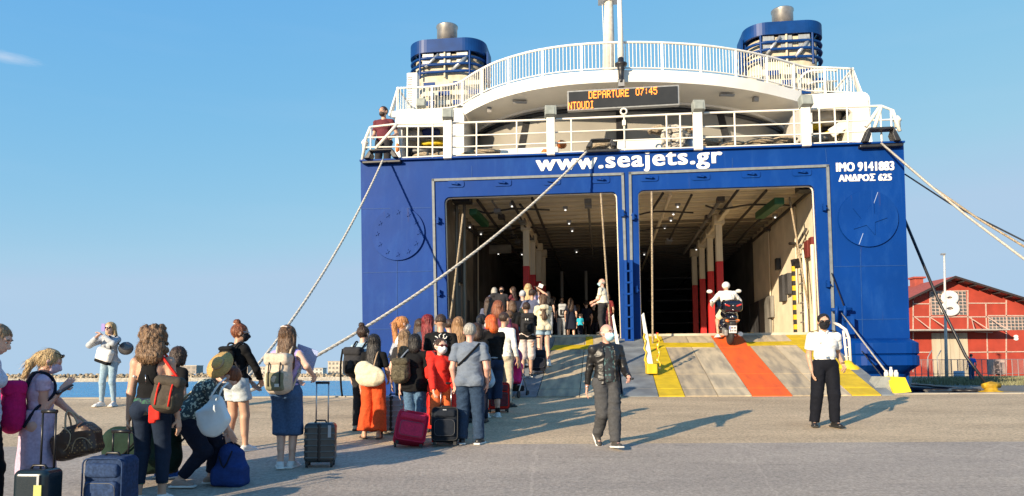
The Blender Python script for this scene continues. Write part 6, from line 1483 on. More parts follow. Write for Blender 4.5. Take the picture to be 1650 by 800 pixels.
# --- photographer far left
f = person(174, 516, 172, 'blonde woman in jeans and light jacket photographing with her phone by the water', row=655, hands=((-.03, .17, .83), (.06, .16, .81)), poles=((-1, -.2, -.8), (1, -.2, -.8)), curl=(55, 55), feet=[(-.075, 0, 0, 14), (.07, .02, 0, -14)], vox=.011, w=.97)
f.top(C['pale'], 'long', hem=-.0, low=-.01, e=.02, loose=.01, sleeve_e=.016, amp=.01); f.trousers(C['ldenim'], rk=.033, rc=.023, e=.008, amp=.003); f.hair('long', H_['blonde'], amp=.009); f.glasses(); f.shoes(shoew, solew)
q = f.hr(-.02, .14, .0); e = thing_on(f, 'phone', 'phone held up to her face by the woman beside the water', 'phone'); ubox('phone_body', q, (.075, .012, .15), mat('phone_violet', (.15, .1, .4), rough=.3), e)
e = thing_on(f, 'shoulder_bag', 'white and black shoulder bag worn in front by the woman photographing', 'bag'); sdfo('bag', [RBox(f.tp(-.02, .12, .08), (.16, .07, .13), .06, Matrix.Rotation(rad(-18), 3, 'Y'))], C['white'], e, amp=.01, sc=(8, 8, 8)); sdfo('base', [RBox(f.tp(-.0, .12, .0), (.15, .075, .035), .03, Matrix.Rotation(rad(-18), 3, 'Y'))], C['black'], e); tubes('strap', [[f.tp(-.08, .1, .15), f.tp(-.05, .07, .28), f.tp(.03, .0, .32)]], .014, C['black'], e)
e = thing_on(f, 'helmet_bag', 'round dark silver bag on the far arm of the woman photographing', 'bag'); sdfo('bag', [Ell(f.tp(-.19, -.02, .16), (.15, .1, .13))], mat('silver_dark', (.12, .12, .13), rough=.25, metal=.5), e, amp=.006, sc=(8, 8, 8)); tubes('strap', [[f.tp(-.14, .03, .2), f.tp(-.09, .04, .3), f.tp(-.07, -.03, .3)]], .01, C['black'], e)
# --- curly woman in the black vest
f = person(239, 523, 2, 'curly brown-haired woman in a black racerback vest and leggings, seen from behind', row=812, vox=.0095, hp=((205, 692, -.02), None), hands=(None, (.15, .0, .47)), curl=(80, 30), w=1.04, poles=((-.6, -1, 0), (.6, -1, 0)), feet=[(-.062, 0, 0, 6), (.06, .03, 0, -10)], skin='mid')
f.tank(C['black'], hem=-.03); f.trousers(cloth('navy_leggings', (.012, .022, .045)), cuff=.72, e=.008, rk=.036, rc=.031, amp=.002)
pat = mat('leaf_pattern', (.012, .03, .045), col2=(.02, .1, .06), vs=38, lo=.48, hi=.52, rough=.8)
P = []
for i in (0, 1):
    d = f.ank[i]-f.knee[i]; P.append(Cone(f.knee[i]+d*.52, f.knee[i]+d*.72, .033*f.H, .031*f.H, clip=[(f.knee[i]+d*.73, d), (f.knee[i]+d*.52, -d)]))
f.part('cuff_panel', P, pat); f.part('waistband', [Ell(f.tp(0, -.002, .03), Vector((.09*1.04*f.H+.012, .0624*f.H+.013, .075*f.H)), f.T2, clip=[(f.tp(0, 0, .07), (0, 0, 1)), (f.tp(0, 0, .03), (0, 0, -1))])], pat)
for x in (-1, 1): f.part('bra_strap', [Cone(f.tp(x*.088, -.035, .19), f.tp(x*.083, .0, .178), .014, .014)], C['white'])
f.hair('curly', H_['curly']); f.shoes(shoew, solew)
tubes('necklace', [[f.tp(-.005, -.078, .2), f.tp(.0, -.08, .15)]], .004, M['chrome'], f.root)
e, L, _ = backpack(f, cloth('brown_canvas', (.075, .06, .045)), cloth('brown_canvas2', (.09, .075, .05)), 'brown backpack with red straps slung on the right shoulder of the curly-haired woman', size=(.27, .15, .32), z=.085, x=.135, y=-.105, roll=8, one=1, strapm=C['red'], trim=C['red'])
sdfo('hanging_pouch', [RBox(f.tp(.055, -.11, -.02), (.035, .02, .085), .012), RBox(f.tp(.09, -.12, .0), (.02, .012, .09), .008)], C['red'], e)
# suitcase in her left hand, green bag behind
q = base(178, d=6.35); q = pt(178, 838, 6.45); q.z = SLOPE*6.45
hgt_s = pt(178, 735, 6.4).z-q.z
e, L = suitcase(q, -6, (.37, .26, hgt_s-.06), cloth('navy_nylon', (.022, .045, .11), var=.2), 'navy soft suitcase with front pockets held by the curly-haired woman', m2=cloth('navy_nylon2', (.028, .055, .13), var=.2), handle=.2)
q = quay(262, 800); e = empty('duffel_bag', pt(228, 790, 8.0), rad(0), 'big dark green bag on wheels behind the legs of the curly-haired woman', 'bag'); e.location.z = SLOPE*8.0
sdfo('bag', [RBox((0, 0, .36), (.42, .16, .25), .17)], cloth('bottle_green', (.012, .03, .02)), e, vox=.02, amp=.03, sc=(4, 4, 4)); tubes('handle', [[(.36, 0, .5), (.56, 0, .74)], [(.4, 0, .44), (.62, 0, .66)]], .012, M['chrome'], e); tubes('piping', [[(-.38, -.17, .2), (-.1, -.18, .35), (.1, -.18, .6)]], .008, C['black'], e)
f = person(270, 552, -20, 'short dark-haired person in blue sneakers half hidden behind the curly-haired woman', d=8.3, lean=14, skin='mid'); f.top(C['black'], 'short'); f.trousers(C['charcoal']); f.hair('bob', H_['dkbrown']); f.shoes(cloth('blue_sneaker', (.02, .1, .4)), solew)
# --- bent woman
f = person(309, 560, -80, 'bent-over woman in a leaf-patterned shirt reaching down to a blue bag', row=783, H=1.62, lean=36, hipoff=(0, -.05, -.09), head=(-5, 36, 0), hp=(None, (375, 706, -.02)), hands=((-.05, .2, .33), None), poles=((-1, -.4, 0), (.4, -1, 0)), feet=[(-.06, .1, 0, 5), (.06, -.07, 0, -12)], vox=.010, w=1.14, curl=(25, 25))
f.top(mat('leafy_shirt', (.03, .05, .055), col2=(.4, .46, .38), vs=34, lo=.38, hi=.43, rough=.85, detail=1), 'short', hem=.02, low=.0, e=.016, loose=.008, amp=.01); f.trousers(C['navy'], rk=.045, rc=.034, cuff=.86, amp=.008); f.hair('short', hairm('copper_brown', (.2, .065, .022), (.1, .03, .012))); f.shoes(shoet, solew); f.mask(C['pale'])
e = thing_on(f, 'straw_hat', 'yellow straw hat hanging at the nape of the bent-over woman', 'hat'); hk = .84; c = Matrix.Rotation(-rad(f.face), 3, 'Z') @ (pt(354, 588, f.pos.y-.1)-f.pos)
Rh2 = Matrix.Rotation(rad(62), 3, 'X') @ Matrix.Rotation(rad(30), 3, 'Y'); strawm = mat('straw', (.62, .38, .12), rough=.7, bump=.8, bs=90, var=.15, vs=30, stretch=(1, 1, 3)); Rw = Matrix.Rotation(-rad(f.face), 3, 'Z') @ Matrix.Rotation(rad(-20), 3, 'Z') @ Matrix.Rotation(rad(62), 3, 'X')
b = MB(); b.lathe([(.185*hk, -.014), (.19*hk, 0), (.1*hk, .008), (.085*hk, .025), (.074*hk, .07*hk), (.05*hk, .082*hk), (.005, .085*hk)], c=c, n=28, R=Rw); b.build('brim', strawm, e); b = MB(); b.lathe([(.088*hk, .022), (.086*hk, .045)], c=c, n=28, R=Rw); b.build('hat_band', tanl, e)
tubes('fringe', [[f.tp(-.03+.02*k, -.06, .2), f.tp(-.04+.02*k, -.09, .1), f.tp(-.05+.025*k, -.085, -.02)] for k in range(4)], .009, C['cream'], e)
q0 = pt(343, 697, f.pos.y-.32); e = empty('tote_bag', q0, 0, 'pale blue white tote bag hanging from the shoulder of the bent-over woman', 'bag')
tb = mat('tote_white', (.6, .66, .68), rough=.55, var=.06); sdfo('bag', [Cone((0, 0, .1), (.02, 0, .32), .145, .07, n=(0, 1, 0), q=.36), RBox((.0, 0, .16), (.15, .05, .12), .04, Matrix.Rotation(rad(-25), 3, 'Y'))], tb, e, amp=.01, sc=(6, 6, 6), k=.05); tubes('handle', [[(-.03, -.03, .34), (.05, -.02, .48), (.1, .05, .55)], [(.05, -.03, .32), (.09, -.02, .44), (.12, .06, .5)]], .01, tb, e)
q = quay(371, 782); e = empty('blue_bag', q, 0, 'navy blue soft bag standing on the ground before the bent-over woman', 'bag')
sdfo('bag', [Cone((0, 0, .13), (-.0, 0, .3), .17, .13, n=(0, 1, 0), q=.75), RBox((0, 0, .1), (.17, .12, .1), .05)], cloth('blue_nylon', (.015, .04, .16)), e, amp=.02, sc=(6, 6, 6), k=.05); tubes('strap', [[(-.08, -.12, .32), (-.02, -.14, .2), (.06, -.13, .37)], [(-.1, 0, .4), (0, 0, .45), (.1, 0, .4)]], .009, C['navy'], e)
# --- woman with bun
f = person(382, 519, -32, 'woman with an auburn bun, black top and pale denim shorts, face turned right', d=9.8, head=(-38, 4, 0), hands=((-.02, .16, .53), (.07, .17, .55)), poles=((-1, -.5, 0), (1, -.6, 0)), vox=.011, w=1.02, skin='mid')
f.top(C['black'], 'long', hem=.03, low=.03, e=.012, sleeve_e=.008); f.trousers(cloth('pale_shorts', (.5, .54, .55)), cuff=-.52, e=.014, flare=.018, name='shorts'); f.hair('bun', H_['auburn']); f.mask(M['mask_black']); f.glasses(m=M['chrome']); f.shoes(shoew, solew); tubes('hair_tie', [[f.hr(-.022, -.04, .062), f.hr(0, -.055, .066), f.hr(.022, -.04, .062)]], .007, C['pinkwhite'], f.root)
e, L, _ = backpack(f, C['black'], C['charcoal'], 'flat black backpack high on the back of the woman with the bun', size=(.27, .1, .2), z=.225, vox=.013)
e = thing_on(f, 'brown_pouch', 'round brown bag behind the arm of the woman with the bun', 'bag'); sdfo('bag', [Ell(f.tp(.03, -.12, .1), (.07, .06, .1))], tanl, e, amp=.006)
# --- girl with beige backpack
f = person(459, 522, -8, 'long-haired woman in lavender top and denim culottes with a beige backpack', row=755, head=(-8, 0, 0), hp=(None, (505, 606, .0)), hands=((-.03, .16, .6), None), poles=((-.8, -1, 0), (.7, -1, -.4)), curl=(30, 85), feet=[(-.03, -.01, 0, 28), (.035, .03, 0, -2)], vox=.010, w=.96)
f.top(C['lav'], 'none', hem=.05, low=.04, e=.01); f.trousers(C['denim'], cuff=.2, rk=.06, rc=.064, e=.014, rt=.008, amp=.012, name='culottes', sc=(12, 12, 4)); f.hair('longer', H_['brown'], amp=.008); f.shoes(shoew, solew); tubes('hair_clip', [[f.hr(-.025, -.05, .055), f.hr(0, -.06, .06), f.hr(.025, -.05, .055)]], .008, C['pinkwhite'], f.root); tubes('wrist_band', [[f.wr[1]-Vector((.02, 0, -.01)), f.wr[1]+Vector((.02, 0, .01))]], .024, M['rubber'], f.root)
e, L, bag = backpack(f, cloth('beige_canvas', (.56, .46, .36)), cloth('khaki_base', (.2, .19, .12)), 'beige and khaki backpack with dark buckle straps worn by the long-haired woman', size=(.3, .18, .44), z=.125, trim=C['charcoal'], strapm=C['beige'], vox=.010)
ubox('label_patch', L(.06, -.178, -.12), (.05, .01, .035), C['white'], e)
q0 = loc(f, 492, 578, .18); e = thing_on(f, 'paper_folder', 'pale blue paper folder held by the woman with the beige backpack', 'folder'); ubox('cover', q0, (.26, .01, .3), cloth('folder_blue', (.4, .48, .75)), e, rot=(.4, .35, .2))
q = quay(516, 752); e, L = suitcase(q, 6, (.355, .24, .46), mat('graphite_shell', (.055, .06, .062), rough=.3, metal=.3), 'dark grey ribbed hard suitcase on the asphalt with its handle raised', style='hard', m2=mat('graphite_rib', (.075, .08, .082), rough=.28, metal=.3), handle=.47, hm=M['chrome'])
ubox('luggage_tag', L(.12, -.135, .42), (.035, .01, .14), C['pale'], e)
# --- group centre left
f = person(584, 524, -12, 'woman in a pale blue sleeveless top behind the woman in orange trousers', d=11.5, head=(-20, 0, 0), w=1.0)
f.top(C['ldenim'], 'none', hem=.03, low=.02); f.trousers(C['charcoal'], rk=.036, rc=.03); f.hair('bun', H_['dkbrown']); f.mask(M['mask_white']); f.shoes(mat('shoe_beige', (.5, .4, .28), rough=.7))
e, L, _ = backpack(f, cloth('charcoal_nylon', (.03, .03, .034)), C['black'], 'black backpack with a dangling strap on the woman in pale blue', size=(.3, .16, .42), z=.12, x=-.04); tubes('loose_strap', [[f.tp(-.15, -.12, .25), f.tp(-.17, -.12, .1), f.tp(-.165, -.12, -.08), f.tp(-.15, -.12, -.2)]], .015, C['black'], e)
f = person(601, 537, -4, 'woman with long black hair and wide orange trousers, seen from behind', row=707, hands=((-.13, .02, .48), (.11, .15, .56)), feet=[(-.085, 0, 0, 30), (.06, -.02, 0, 4)], vox=.011, w=1.0, skin='mid')
f.top(C['black'], 'short', hem=.05, low=.04, e=.012, amp=.006); f.trousers(C['orange'], cuff=.86, rk=.052, rc=.07, e=.012, rt=.004, amp=.014, sc=(13, 13, 4)); f.hair('longer', H_['black'], amp=.005); f.shoes(mat('sandal_brown', (.07, .04, .03), rough=.5), kind='sandal')
e = thing_on(f, 'shoulder_bag', 'cream soft shoulder bag on the back of the woman in orange trousers', 'bag'); sdfo('bag', [Cone(f.tp(-.06, -.115, .12), f.tp(.07, -.115, .07), .135, .1, n=(0, 1, 0), q=.5), Ell(f.tp(.0, -.12, .04), (.2, .07, .1))], C['cream'], e, amp=.014, sc=(8, 8, 8), k=.06); tubes('strap', [[f.tp(.03, -.12, .15), f.tp(.045, -.07, .26), f.tp(.055, .0, .32), f.tp(.06, .07, .25)]], .011, tanl, e)
q = quay(612, 706); e, L = suitcase(q+Vector((.14, .35, .02)), -8, (.38, .26, .52), mat('silver_shell', (.3, .33, .38), rough=.3, metal=.3), 'silver grey hard suitcase behind the woman in orange trousers', style='hard', m2=mat('silver_rib', (.34, .38, .44), rough=.3, metal=.3), handle=.3)
f = person(647, 509, -68, 'ginger-blonde woman with ponytail, white top and face mask, looking right', d=12.8, w=1.0); f.top(C['white'], 'short', e=.016); f.trousers(C['denim']); f.hair('highpony', hairm('strawberry', (.6, .28, .1), (.38, .15, .05)), amp=.008); f.mask(M['mask_white']); f.shoes(shoeb)
f = person(652, 530, -14, 'woman with ombre long hair and dark top behind the black-haired woman', d=11.3, w=1.02, head=(-10, 0, 0)); f.top(C['charcoal'], 'short'); f.trousers(C['denim'], rk=.038, rc=.03); f.hair('longer', H_['ombre'], amp=.009); f.shoes(shoeb)
e = thing_on(f, 'paper_folder', 'white sheet of paper held beside the ombre-haired woman', 'paper'); ubox('sheet', f.tp(-.17, .2, .25), (.22, .008, .28), C['shirtblue'], e, rot=(.5, .4, .3))
f = person(668, 537, -6, 'woman with short black hair, loose black shirt and cropped jeans', d=10.6, w=1.1, hands=((-.14, .0, .47), (.16, .02, .46)), vox=.011); f.top(C['black'], 'short', hem=-.06, low=-.07, e=.016, loose=.02, amp=.012); f.trousers(cloth('mid_denim', (.09, .17, .28), var=.2), cuff=.62, rk=.042, rc=.04); f.hair('bob', H_['black'], amp=.008); f.shoes(shoeb, kind='sandal')
e, L, _ = backpack(f, cloth('olive_brown', (.1, .085, .055), var=.3), cloth('olive_brown2', (.13, .11, .07), var=.3), 'olive brown backpack hanging off the left shoulder of the woman with short black hair', size=(.25, .16, .33), z=.12, x=-.1, y=-.125, one=-1, strapm=C['grey'], vox=.013)
f = person(689, 506, -20, 'woman with wine-red hair behind the man in the printed T-shirt', d=12.9, head=(-25, 0, 0)); f.top(cloth('jean_jacket', (.05, .08, .15), var=.3), 'long', e=.018); f.trousers(C['black']); f.hair('longer', H_['red'], amp=.01); f.shoes(shoeb)
f = person(710, 505, -4, 'man with cropped hair in a black T-shirt with a white crab print', d=11.7, sex='m', w=1.06, skin='mid'); f.top(C['black'], 'short', hem=-.04, low=-.05, e=.016, loose=.01); f.trousers(C['navy']); f.hair('buzz', H_['dkbrown']); f.shoes(shoeb)
b = MB(); wp = lambda x, z: f.tp(x*.9, -.062*1.06-.0155-.006*abs(1-abs(x)*8), .045+z*.9)
cl = [[(0, .22), (-.02, .2), (-.035, .2), (-.055, .21)], [(0, .21), (-.03, .24), (-.05, .25)], [(.01, .21), (.035, .24), (.03, .26), (.05, .27)], [(0, .2), (-.02, .17), (-.05, .16)], [(.015, .2), (.045, .21), (.06, .19)], [(.015, .19), (.04, .17), (.045, .15)], [(.01, .18), (.02, .15), (.01, .13)], [(-.03, .19), (-.06, .185), (-.065, .17)], [(.02, .22), (.055, .23), (.065, .25)], [(-.005, .23), (-.01, .26), (.01, .275)]]
for k, c_ in enumerate(cl): 
    b = MB(); b.tube([wp(x+.012, z) for x, z in c_], .009, n=5); b.build('crab_print', C['white'], f.root)
sdfo('crab_print', [Ell(wp(.015, .2), (.045, .012, .035))], C['white'], f.root, vox=.01, amp=.006, sc=(30, 30, 30))
f = person(739, 510, -5, 'woman with long light brown hair and black top left of the grey-haired man', d=12.5); f.top(C['black'], 'short'); f.trousers(C['denim']); f.hair('longer', hairm('honey', (.36, .2, .09), (.16, .08, .035)), amp=.008); f.shoes(shoew)
# boy in red
f = person(709, 547, -152, 'boy in a red jacket with sunglasses and white mask facing the camera', d=10.45, sex='k', w=.98, hands=((-.1, .12, .53), (.13, .15, .5)), head=(8, 0, 0), curl=(40, 70)); f.top(C['red'], 'long', e=.02, hem=-.03, low=-.04, sleeve_e=.016, amp=.01); f.trousers(cloth('orange_shorts', (.75, .14, .04)), cuff=.5, rk=.05, rc=.05); f.hair('short', H_['dkbrown']); f.glasses(m=mat('dark_red_lens', (.1, .01, .01), rough=.1)); f.mask(M['mask_white']); f.shoes(C['red'], solew)
q = quay(657, 722); e, L = suitcase(q, 14, (.42, .28, .42), cloth('crimson_bag', (.46, .014, .05), var=.12), 'crimson soft suitcase leaning at the front of the queue on the asphalt', tilt=-20, lean=11, m2=cloth('crimson_bag2', (.56, .03, .08), var=.12), handle=0, wheels4=False)
q = quay(716, 712); e, L = suitcase(q+Vector((-.12, .75, .06)), -10, (.42, .28, .56), C['red'], 'bright red suitcase standing behind the black suitcase, handle up', tilt=-6, m2=cloth('bright_red', (.74, .035, .03)), handle=.25)
e, L = suitcase(quay(717, 719), 2, (.36, .26, .46), cloth('ink_black', (.012, .016, .024)), 'black soft suitcase pulled by the grey-haired man', tilt=-10, handle=.36, hm=M['chrome'], wheels4=False)
ubox('badge', L(.0, -.17, .47), (.05, .006, .014), C['pale'], e)
e = empty('backpack', pt(690, 600, 10.5), 0, 'red rucksack behind the shoulder of the boy in red', 'backpack'); sdfo('bag', [RBox((.04, .1, .1), (.1, .08, .2), .06)], C['red'], e, amp=.01, sc=(9, 9, 9)); tubes('strap', [[(.06, .02, .3), (.12, -.04, .2), (.1, -.04, 0)]], .012, C['maroon'], e)
# grey-haired man
f = person(757, 520, -6, 'grey-haired man in a blue-grey polo shirt and jeans with a sling strap', row=716, sex='m', w=1.12, skin='rosy', hp=((733, 622, .05), None), curl=(80, 30), vox=.011, girth=1.1, feet=[(-.065, 0, 0, 12), (.075, 0, 0, -12)], poles=((-.8, -.8, 0), None)); f.top(C['grey'], 'short', hem=-.05, low=-.05, e=.018, loose=.018, amp=.012, sleeve_e=.016); f.trousers(cloth('faded_denim', (.026, .05, .095), var=.15), rk=.045, rc=.042, amp=.011); f.hair('short', H_['grey']); f.shoes(shoeb, solew)
tubes('sling_strap', [[f.tp(.085, -.03, .3), f.tp(.04, -.085, .24), f.tp(-.03, -.088, .17), f.tp(-.09, -.05, .12)]], .014, C['black'], f.root); tubes('watch', [[f.wr[0]+Vector((-.004, 0, .03)), f.wr[0]+Vector((.0, 0, .042))]], .0285, M['chrome'], f.root, n=10)
# orange-haired woman
f = person(793, 507, 18, 'woman with bright orange bob, black sweater and cropped dark jeans', row=673, head=(32, 4, 0), w=1.1, feet=[(-.06, 0, 0, 10), (.06, .01, 0, -6)], hands=((-.12, .06, .47), (.1, .16, .5))); f.top(C['black'], 'long', hem=.03, low=.03, e=.016, sleeve_e=.016, amp=.009); f.trousers(cloth('navy_capri', (.02, .035, .08)), cuff=.45, rk=.05, rc=.052, e=.014); f.hair('bob', hairm('bright_orange', (.68, .13, .02), (.42, .06, .012)), amp=.008); f.mask(M['mask_white']); f.shoes(shoew, solew, sock=C['black'])
f.part('belt', [Ell(f.tp(0, 0, .05), Vector((.1, .075, .02))*f.H*1.08)], C['pale'])
e = thing_on(f, 'plastic_bag', 'pale blue plastic bag hanging beside the orange-haired woman', 'bag'); c = loc(f, 787, 612, -.12); sdfo('bag', [Cone(c+Vector((0, 0, -.02)), c+Vector((0, 0, .2)), .12, .05, n=(0, 1, 0), q=.6)], mat('plastic_blue', (.42, .55, .68), rough=.35), e, amp=.014, sc=(12, 12, 6)); tubes('handle', [[c+Vector((-.02, 0, .22)), c+Vector((0, 0, .36)), c+Vector((.03, 0, .22))]], .012, MATS['plastic_blue'], e)
q = quay(802, 668); e, L = suitcase(q+Vector((.0, .3, .02)), 10, (.4, .26, .48), C['red'], 'red suitcase behind the legs of the orange-haired woman', m2=C['maroon'], handle=.0)
f = person(768, 520, -10, 'person with black bag half hidden behind the grey-haired man', d=12.2, skin='tan'); f.top(C['black'], 'short'); f.trousers(C['navy']); f.hair('bob', H_['dkbrown']); f.shoes(shoeb)
for px, top, d, face, lb, cc, sl, pc, hs_, hc_ in (
    (676, 512, 13.9, -15, 'woman with dark brown hair and denim jacket behind the wine-red haired woman', 'denim', 'long', 'black', 'longer', 'dkbrown'),
    (724, 513, 13.6, 10, 'man in a grey shirt just right of the crab-print T-shirt', 'greyblue', 'short', 'navy', 'short', 'dkbrown'),
    (776, 506, 14.0, -20, 'woman with black ponytail and charcoal top behind the orange-haired woman', 'charcoal', 'short', 'denim', 'ponytail', 'black'),
    (821, 500, 16.2, 25, 'man in maroon shirt beside the pink pushchair', 'maroon', 'long', 'navy', 'short', 'brown')):
    f = person(px, top, face, lb, d=d, on='quay' if d < 15.6 else 'ramp'); f.top(C[cc], sl); f.trousers(C[pc]); f.hair(hs_, H_[hc_]); f.shoes(shoeb)
for px, top, d, face, lb, cc, sl, pc, hs_, hc_ in (
    (788, 478, 18.6, -5, 'woman in a grey-blue top on the left part of the ramp', 'greyblue', 'short', 'denim', 'long', 'dkbrown'),
    (826, 484, 18.0, 5, 'person in a black jacket left of the turquoise T-shirt', 'black', 'long', 'navy', 'bob', 'brown'),
    (868, 461, 20.8, 5, 'tall person in a lilac shirt right behind the raised arm in the doorway', 'lilac', 'short', 'navy', 'short', 'brown'),
    (884, 470, 22.5, -10, 'woman in black entering the doorway right of the girl in the cream hoodie', 'black', 'short', 'pale', 'long', 'black')):
    f = person(px, top, face, lb, d=d, on='ramp' if d < 21.5 else 'deck'); f.top(C[cc], sl); f.trousers(C[pc]); f.hair(hs_, H_[hc_]); f.shoes(shoeb)
# --- on and below the ramp
f = person(803, 484, -12, 'auburn-haired woman in a purple cardigan at the foot of the left ramp', d=15.0, head=(20, 0, 0), w=1.1); f.top(C['purple'], 'long', hem=-.08, low=-.09, e=.018, loose=.015); f.trousers(C['navy']); f.hair('bob', H_['auburn'], amp=.01); f.shoes(shoeb)
f = person(812, 503, -30, 'short-haired man in a white shirt between the orange and auburn-haired women', d=14.2, sex='m', head=(-10, 0, 0), skin='mid'); f.top(C['white'], 'long'); f.trousers(C['beige']); f.hair('short', H_['dkbrown']); f.shoes(shoeb)
def stroller():
    p = base(828, d=15.6); e = empty('pushchair', p, rad(-20), 'pink and purple folding pushchair beside the orange-haired woman', 'pushchair'); pk = cloth('hot_pink', (.75, .03, .2)); pl = cloth('plum', (.3, .05, .15))
    sdfo('hood', [Cone((-.02, .0, .86), (0, -.12, .74), .2, .17, clip=[((0, 0, .72), (0, .3, -1))])], pl, e, vox=.015, amp=.01); sdfo('seat', [RBox((0, .0, .52), (.17, .08, .22), .04, Matrix.Rotation(rad(-20), 3, 'X'))], pk, e, vox=.015, amp=.01); sdfo('basket', [RBox((0, .05, .2), (.16, .18, .06), .03)], C['black'], e, vox=.015)
    for x in (-.2, .2):
        tubes('frame', [[(x, -.35, 1.02), (x, -.1, .6), (x, .3, .1)], [(x, .1, .55), (x, -.28, .1)]], .012, M['chrome'], e)
        for y in (-.28, .3): b = MB(); b.tube([(x-.015, y, .08), (x+.015, y, .08)], .075, n=14); b.build('wheel', M['rubber'], e)
    tubes('push_bar', [[(-.2, -.35, 1.02), (.2, -.35, 1.02)]], .016, M['rubber'], e)
stroller()
f = person(849, 487, 6, 'man in black T-shirt, black backpack and pale shorts walking up the ramp', d=17.2, on='ramp', sex='m', w=1.05, skin='mid', hp=(None, (860, 553, -.05)), curl=(30, 80), feet=[(-.06, -.03, 0, 8), (.06, .06, 0, -6)], vox=.013); f.top(C['black'], 'short', hem=-.02, low=-.03); f.trousers(C['pinkwhite'], cuff=.05, rk=.056, rc=.056, e=.016, name='shorts'); f.hair('short', H_['dkbrown']); f.shoes(shoeb, solew)
e, L, _ = backpack(f, cloth('black_pack', (.022, .022, .024)), C['black'], 'black backpack with a small white logo on the man in pale shorts', z=.17, size=(.3, .17, .46), vox=.013)
for sx in (-1, 1): tubes('logo', [[L(sx*.012-.04, -.15, .1), L(sx*.03-.04, -.148, .125)], [L(sx*.012-.04, -.15, .1), L(sx*.03-.04, -.148, .08)], [L(sx*.03-.04, -.148, .125), L(sx*.03-.04, -.148, .08)]], .007, C['white'], e)
p = base(841, d=16.55, on='ramp'); e, L = suitcase(p+Vector((-.12, 0, .02)), -72, (.36, .25, .5), C['black'], 'black suitcase tilted on the ramp behind the man in pale shorts', tilt=48, handle=.5, hm=M['chrome'], wheels4=False)
p = base(866, d=17.6, on='ramp'); e, L = suitcase(p, 4, (.4, .24, .5), cloth('dark_navy_case', (.014, .016, .026)), 'dark upright suitcase on the ramp between the man and the girl in shorts', handle=.3)
f = person(876, 474, 20, 'girl in a cream hoodie and pale shorts on the ramp', d=18.3, on='ramp', head=(30, 0, 0), hands=((-.1, .12, .5), (.1, .14, .5)), vox=.013); f.top(C['cream'], 'long', hem=-.02, low=-.03, e=.024, sleeve_e=.022, loose=.02, amp=.014); f.trousers(C['ldenim'], cuff=-.38, e=.014, flare=.015, name='shorts'); f.hair('longer', H_['brown'], amp=.01); f.mask(M['mask_white']); f.shoes(shoew, solew, sock=C['white']); f.part('hood', [Ell(f.tp(0, -.05, .285), (.13, .07, .07))], C['cream'], amp=.01)
f = person(842, 496, -2, 'person in a turquoise T-shirt in front of the man with the black backpack', d=18.3, on='ramp', w=1.25, sex='m'); f.top(C['turq'], 'short', e=.02); f.trousers(C['beige']); f.hair('short', H_['blonde']); f.shoes(shoew)
f = person(858, 466, -10, 'man in a dark navy T-shirt with one arm raised at the top of the ramp', d=19.6, on='ramp', sex='m', w=1.12, hands=((-.2, .0, .5), (.1, .1, 1.0)), poles=(None, (1, 0, -.4)), skin='mid'); f.top(C['greyblue'], 'short'); f.trousers(C['navy']); f.hair('short', H_['dkbrown']); f.shoes(shoeb)
e = thing_on(f, 'paper_ticket', 'white paper ticket held up at the top of the left ramp', 'paper'); ubox('sheet', f.wr[1]+Vector((.04, .02, .1)), (.12, .01, .1), C['white'], e, rot=(0, .4, 0))
f = person(852, 458, -5, 'blonde-haired person in the doorway behind the man with raised arm', d=20.6, on='ramp', H=1.78, w=.95); f.top(C['lilac'], 'short'); f.trousers(C['denim']); f.hair('longer', H_['blonde']); f.shoes(shoew)
f = person(843, 468, -5, 'person with pale cap left of the man with raised arm', d=19.9, on='ramp', w=1.05, sex='m'); f.top(C['navy'], 'short'); f.trousers(C['navy']); f.hair('short', C['pale']); f.shoes(shoeb)
f = person(809, 462, 172, 'man in dark grey T-shirt and black mask facing out of the left doorway', d=20.0, on='deck', H=None, sex='m', w=1.05, skin='mid'); f.top(C['charcoal'], 'short', hem=-.04); f.trousers(C['black']); f.hair('short', H_['dkbrown']); f.mask(M['mask_black']); f.eyes(); f.shoes(shoeb)
f = person(797, 463, 10, 'grey-haired person with a dark backpack deep in the left doorway', d=21.6, on='deck', w=1.1); f.top(C['greyblue'], 'short'); f.trousers(C['navy']); f.hair('bob', H_['grey']); f.shoes(shoeb); backpack(f, C['charcoal'], C['black'], 'charcoal backpack on the grey-haired person in the left doorway', vox=.02)
f = person(828, 462, 60, 'person with arm bent in the shade of the left doorway', d=21.8, on='deck', hands=((-.05, .2, .75), None)); f.top(C['maroon'], 'short'); f.trousers(C['black']); f.hair('long', H_['dkbrown']); f.shoes(shoeb)
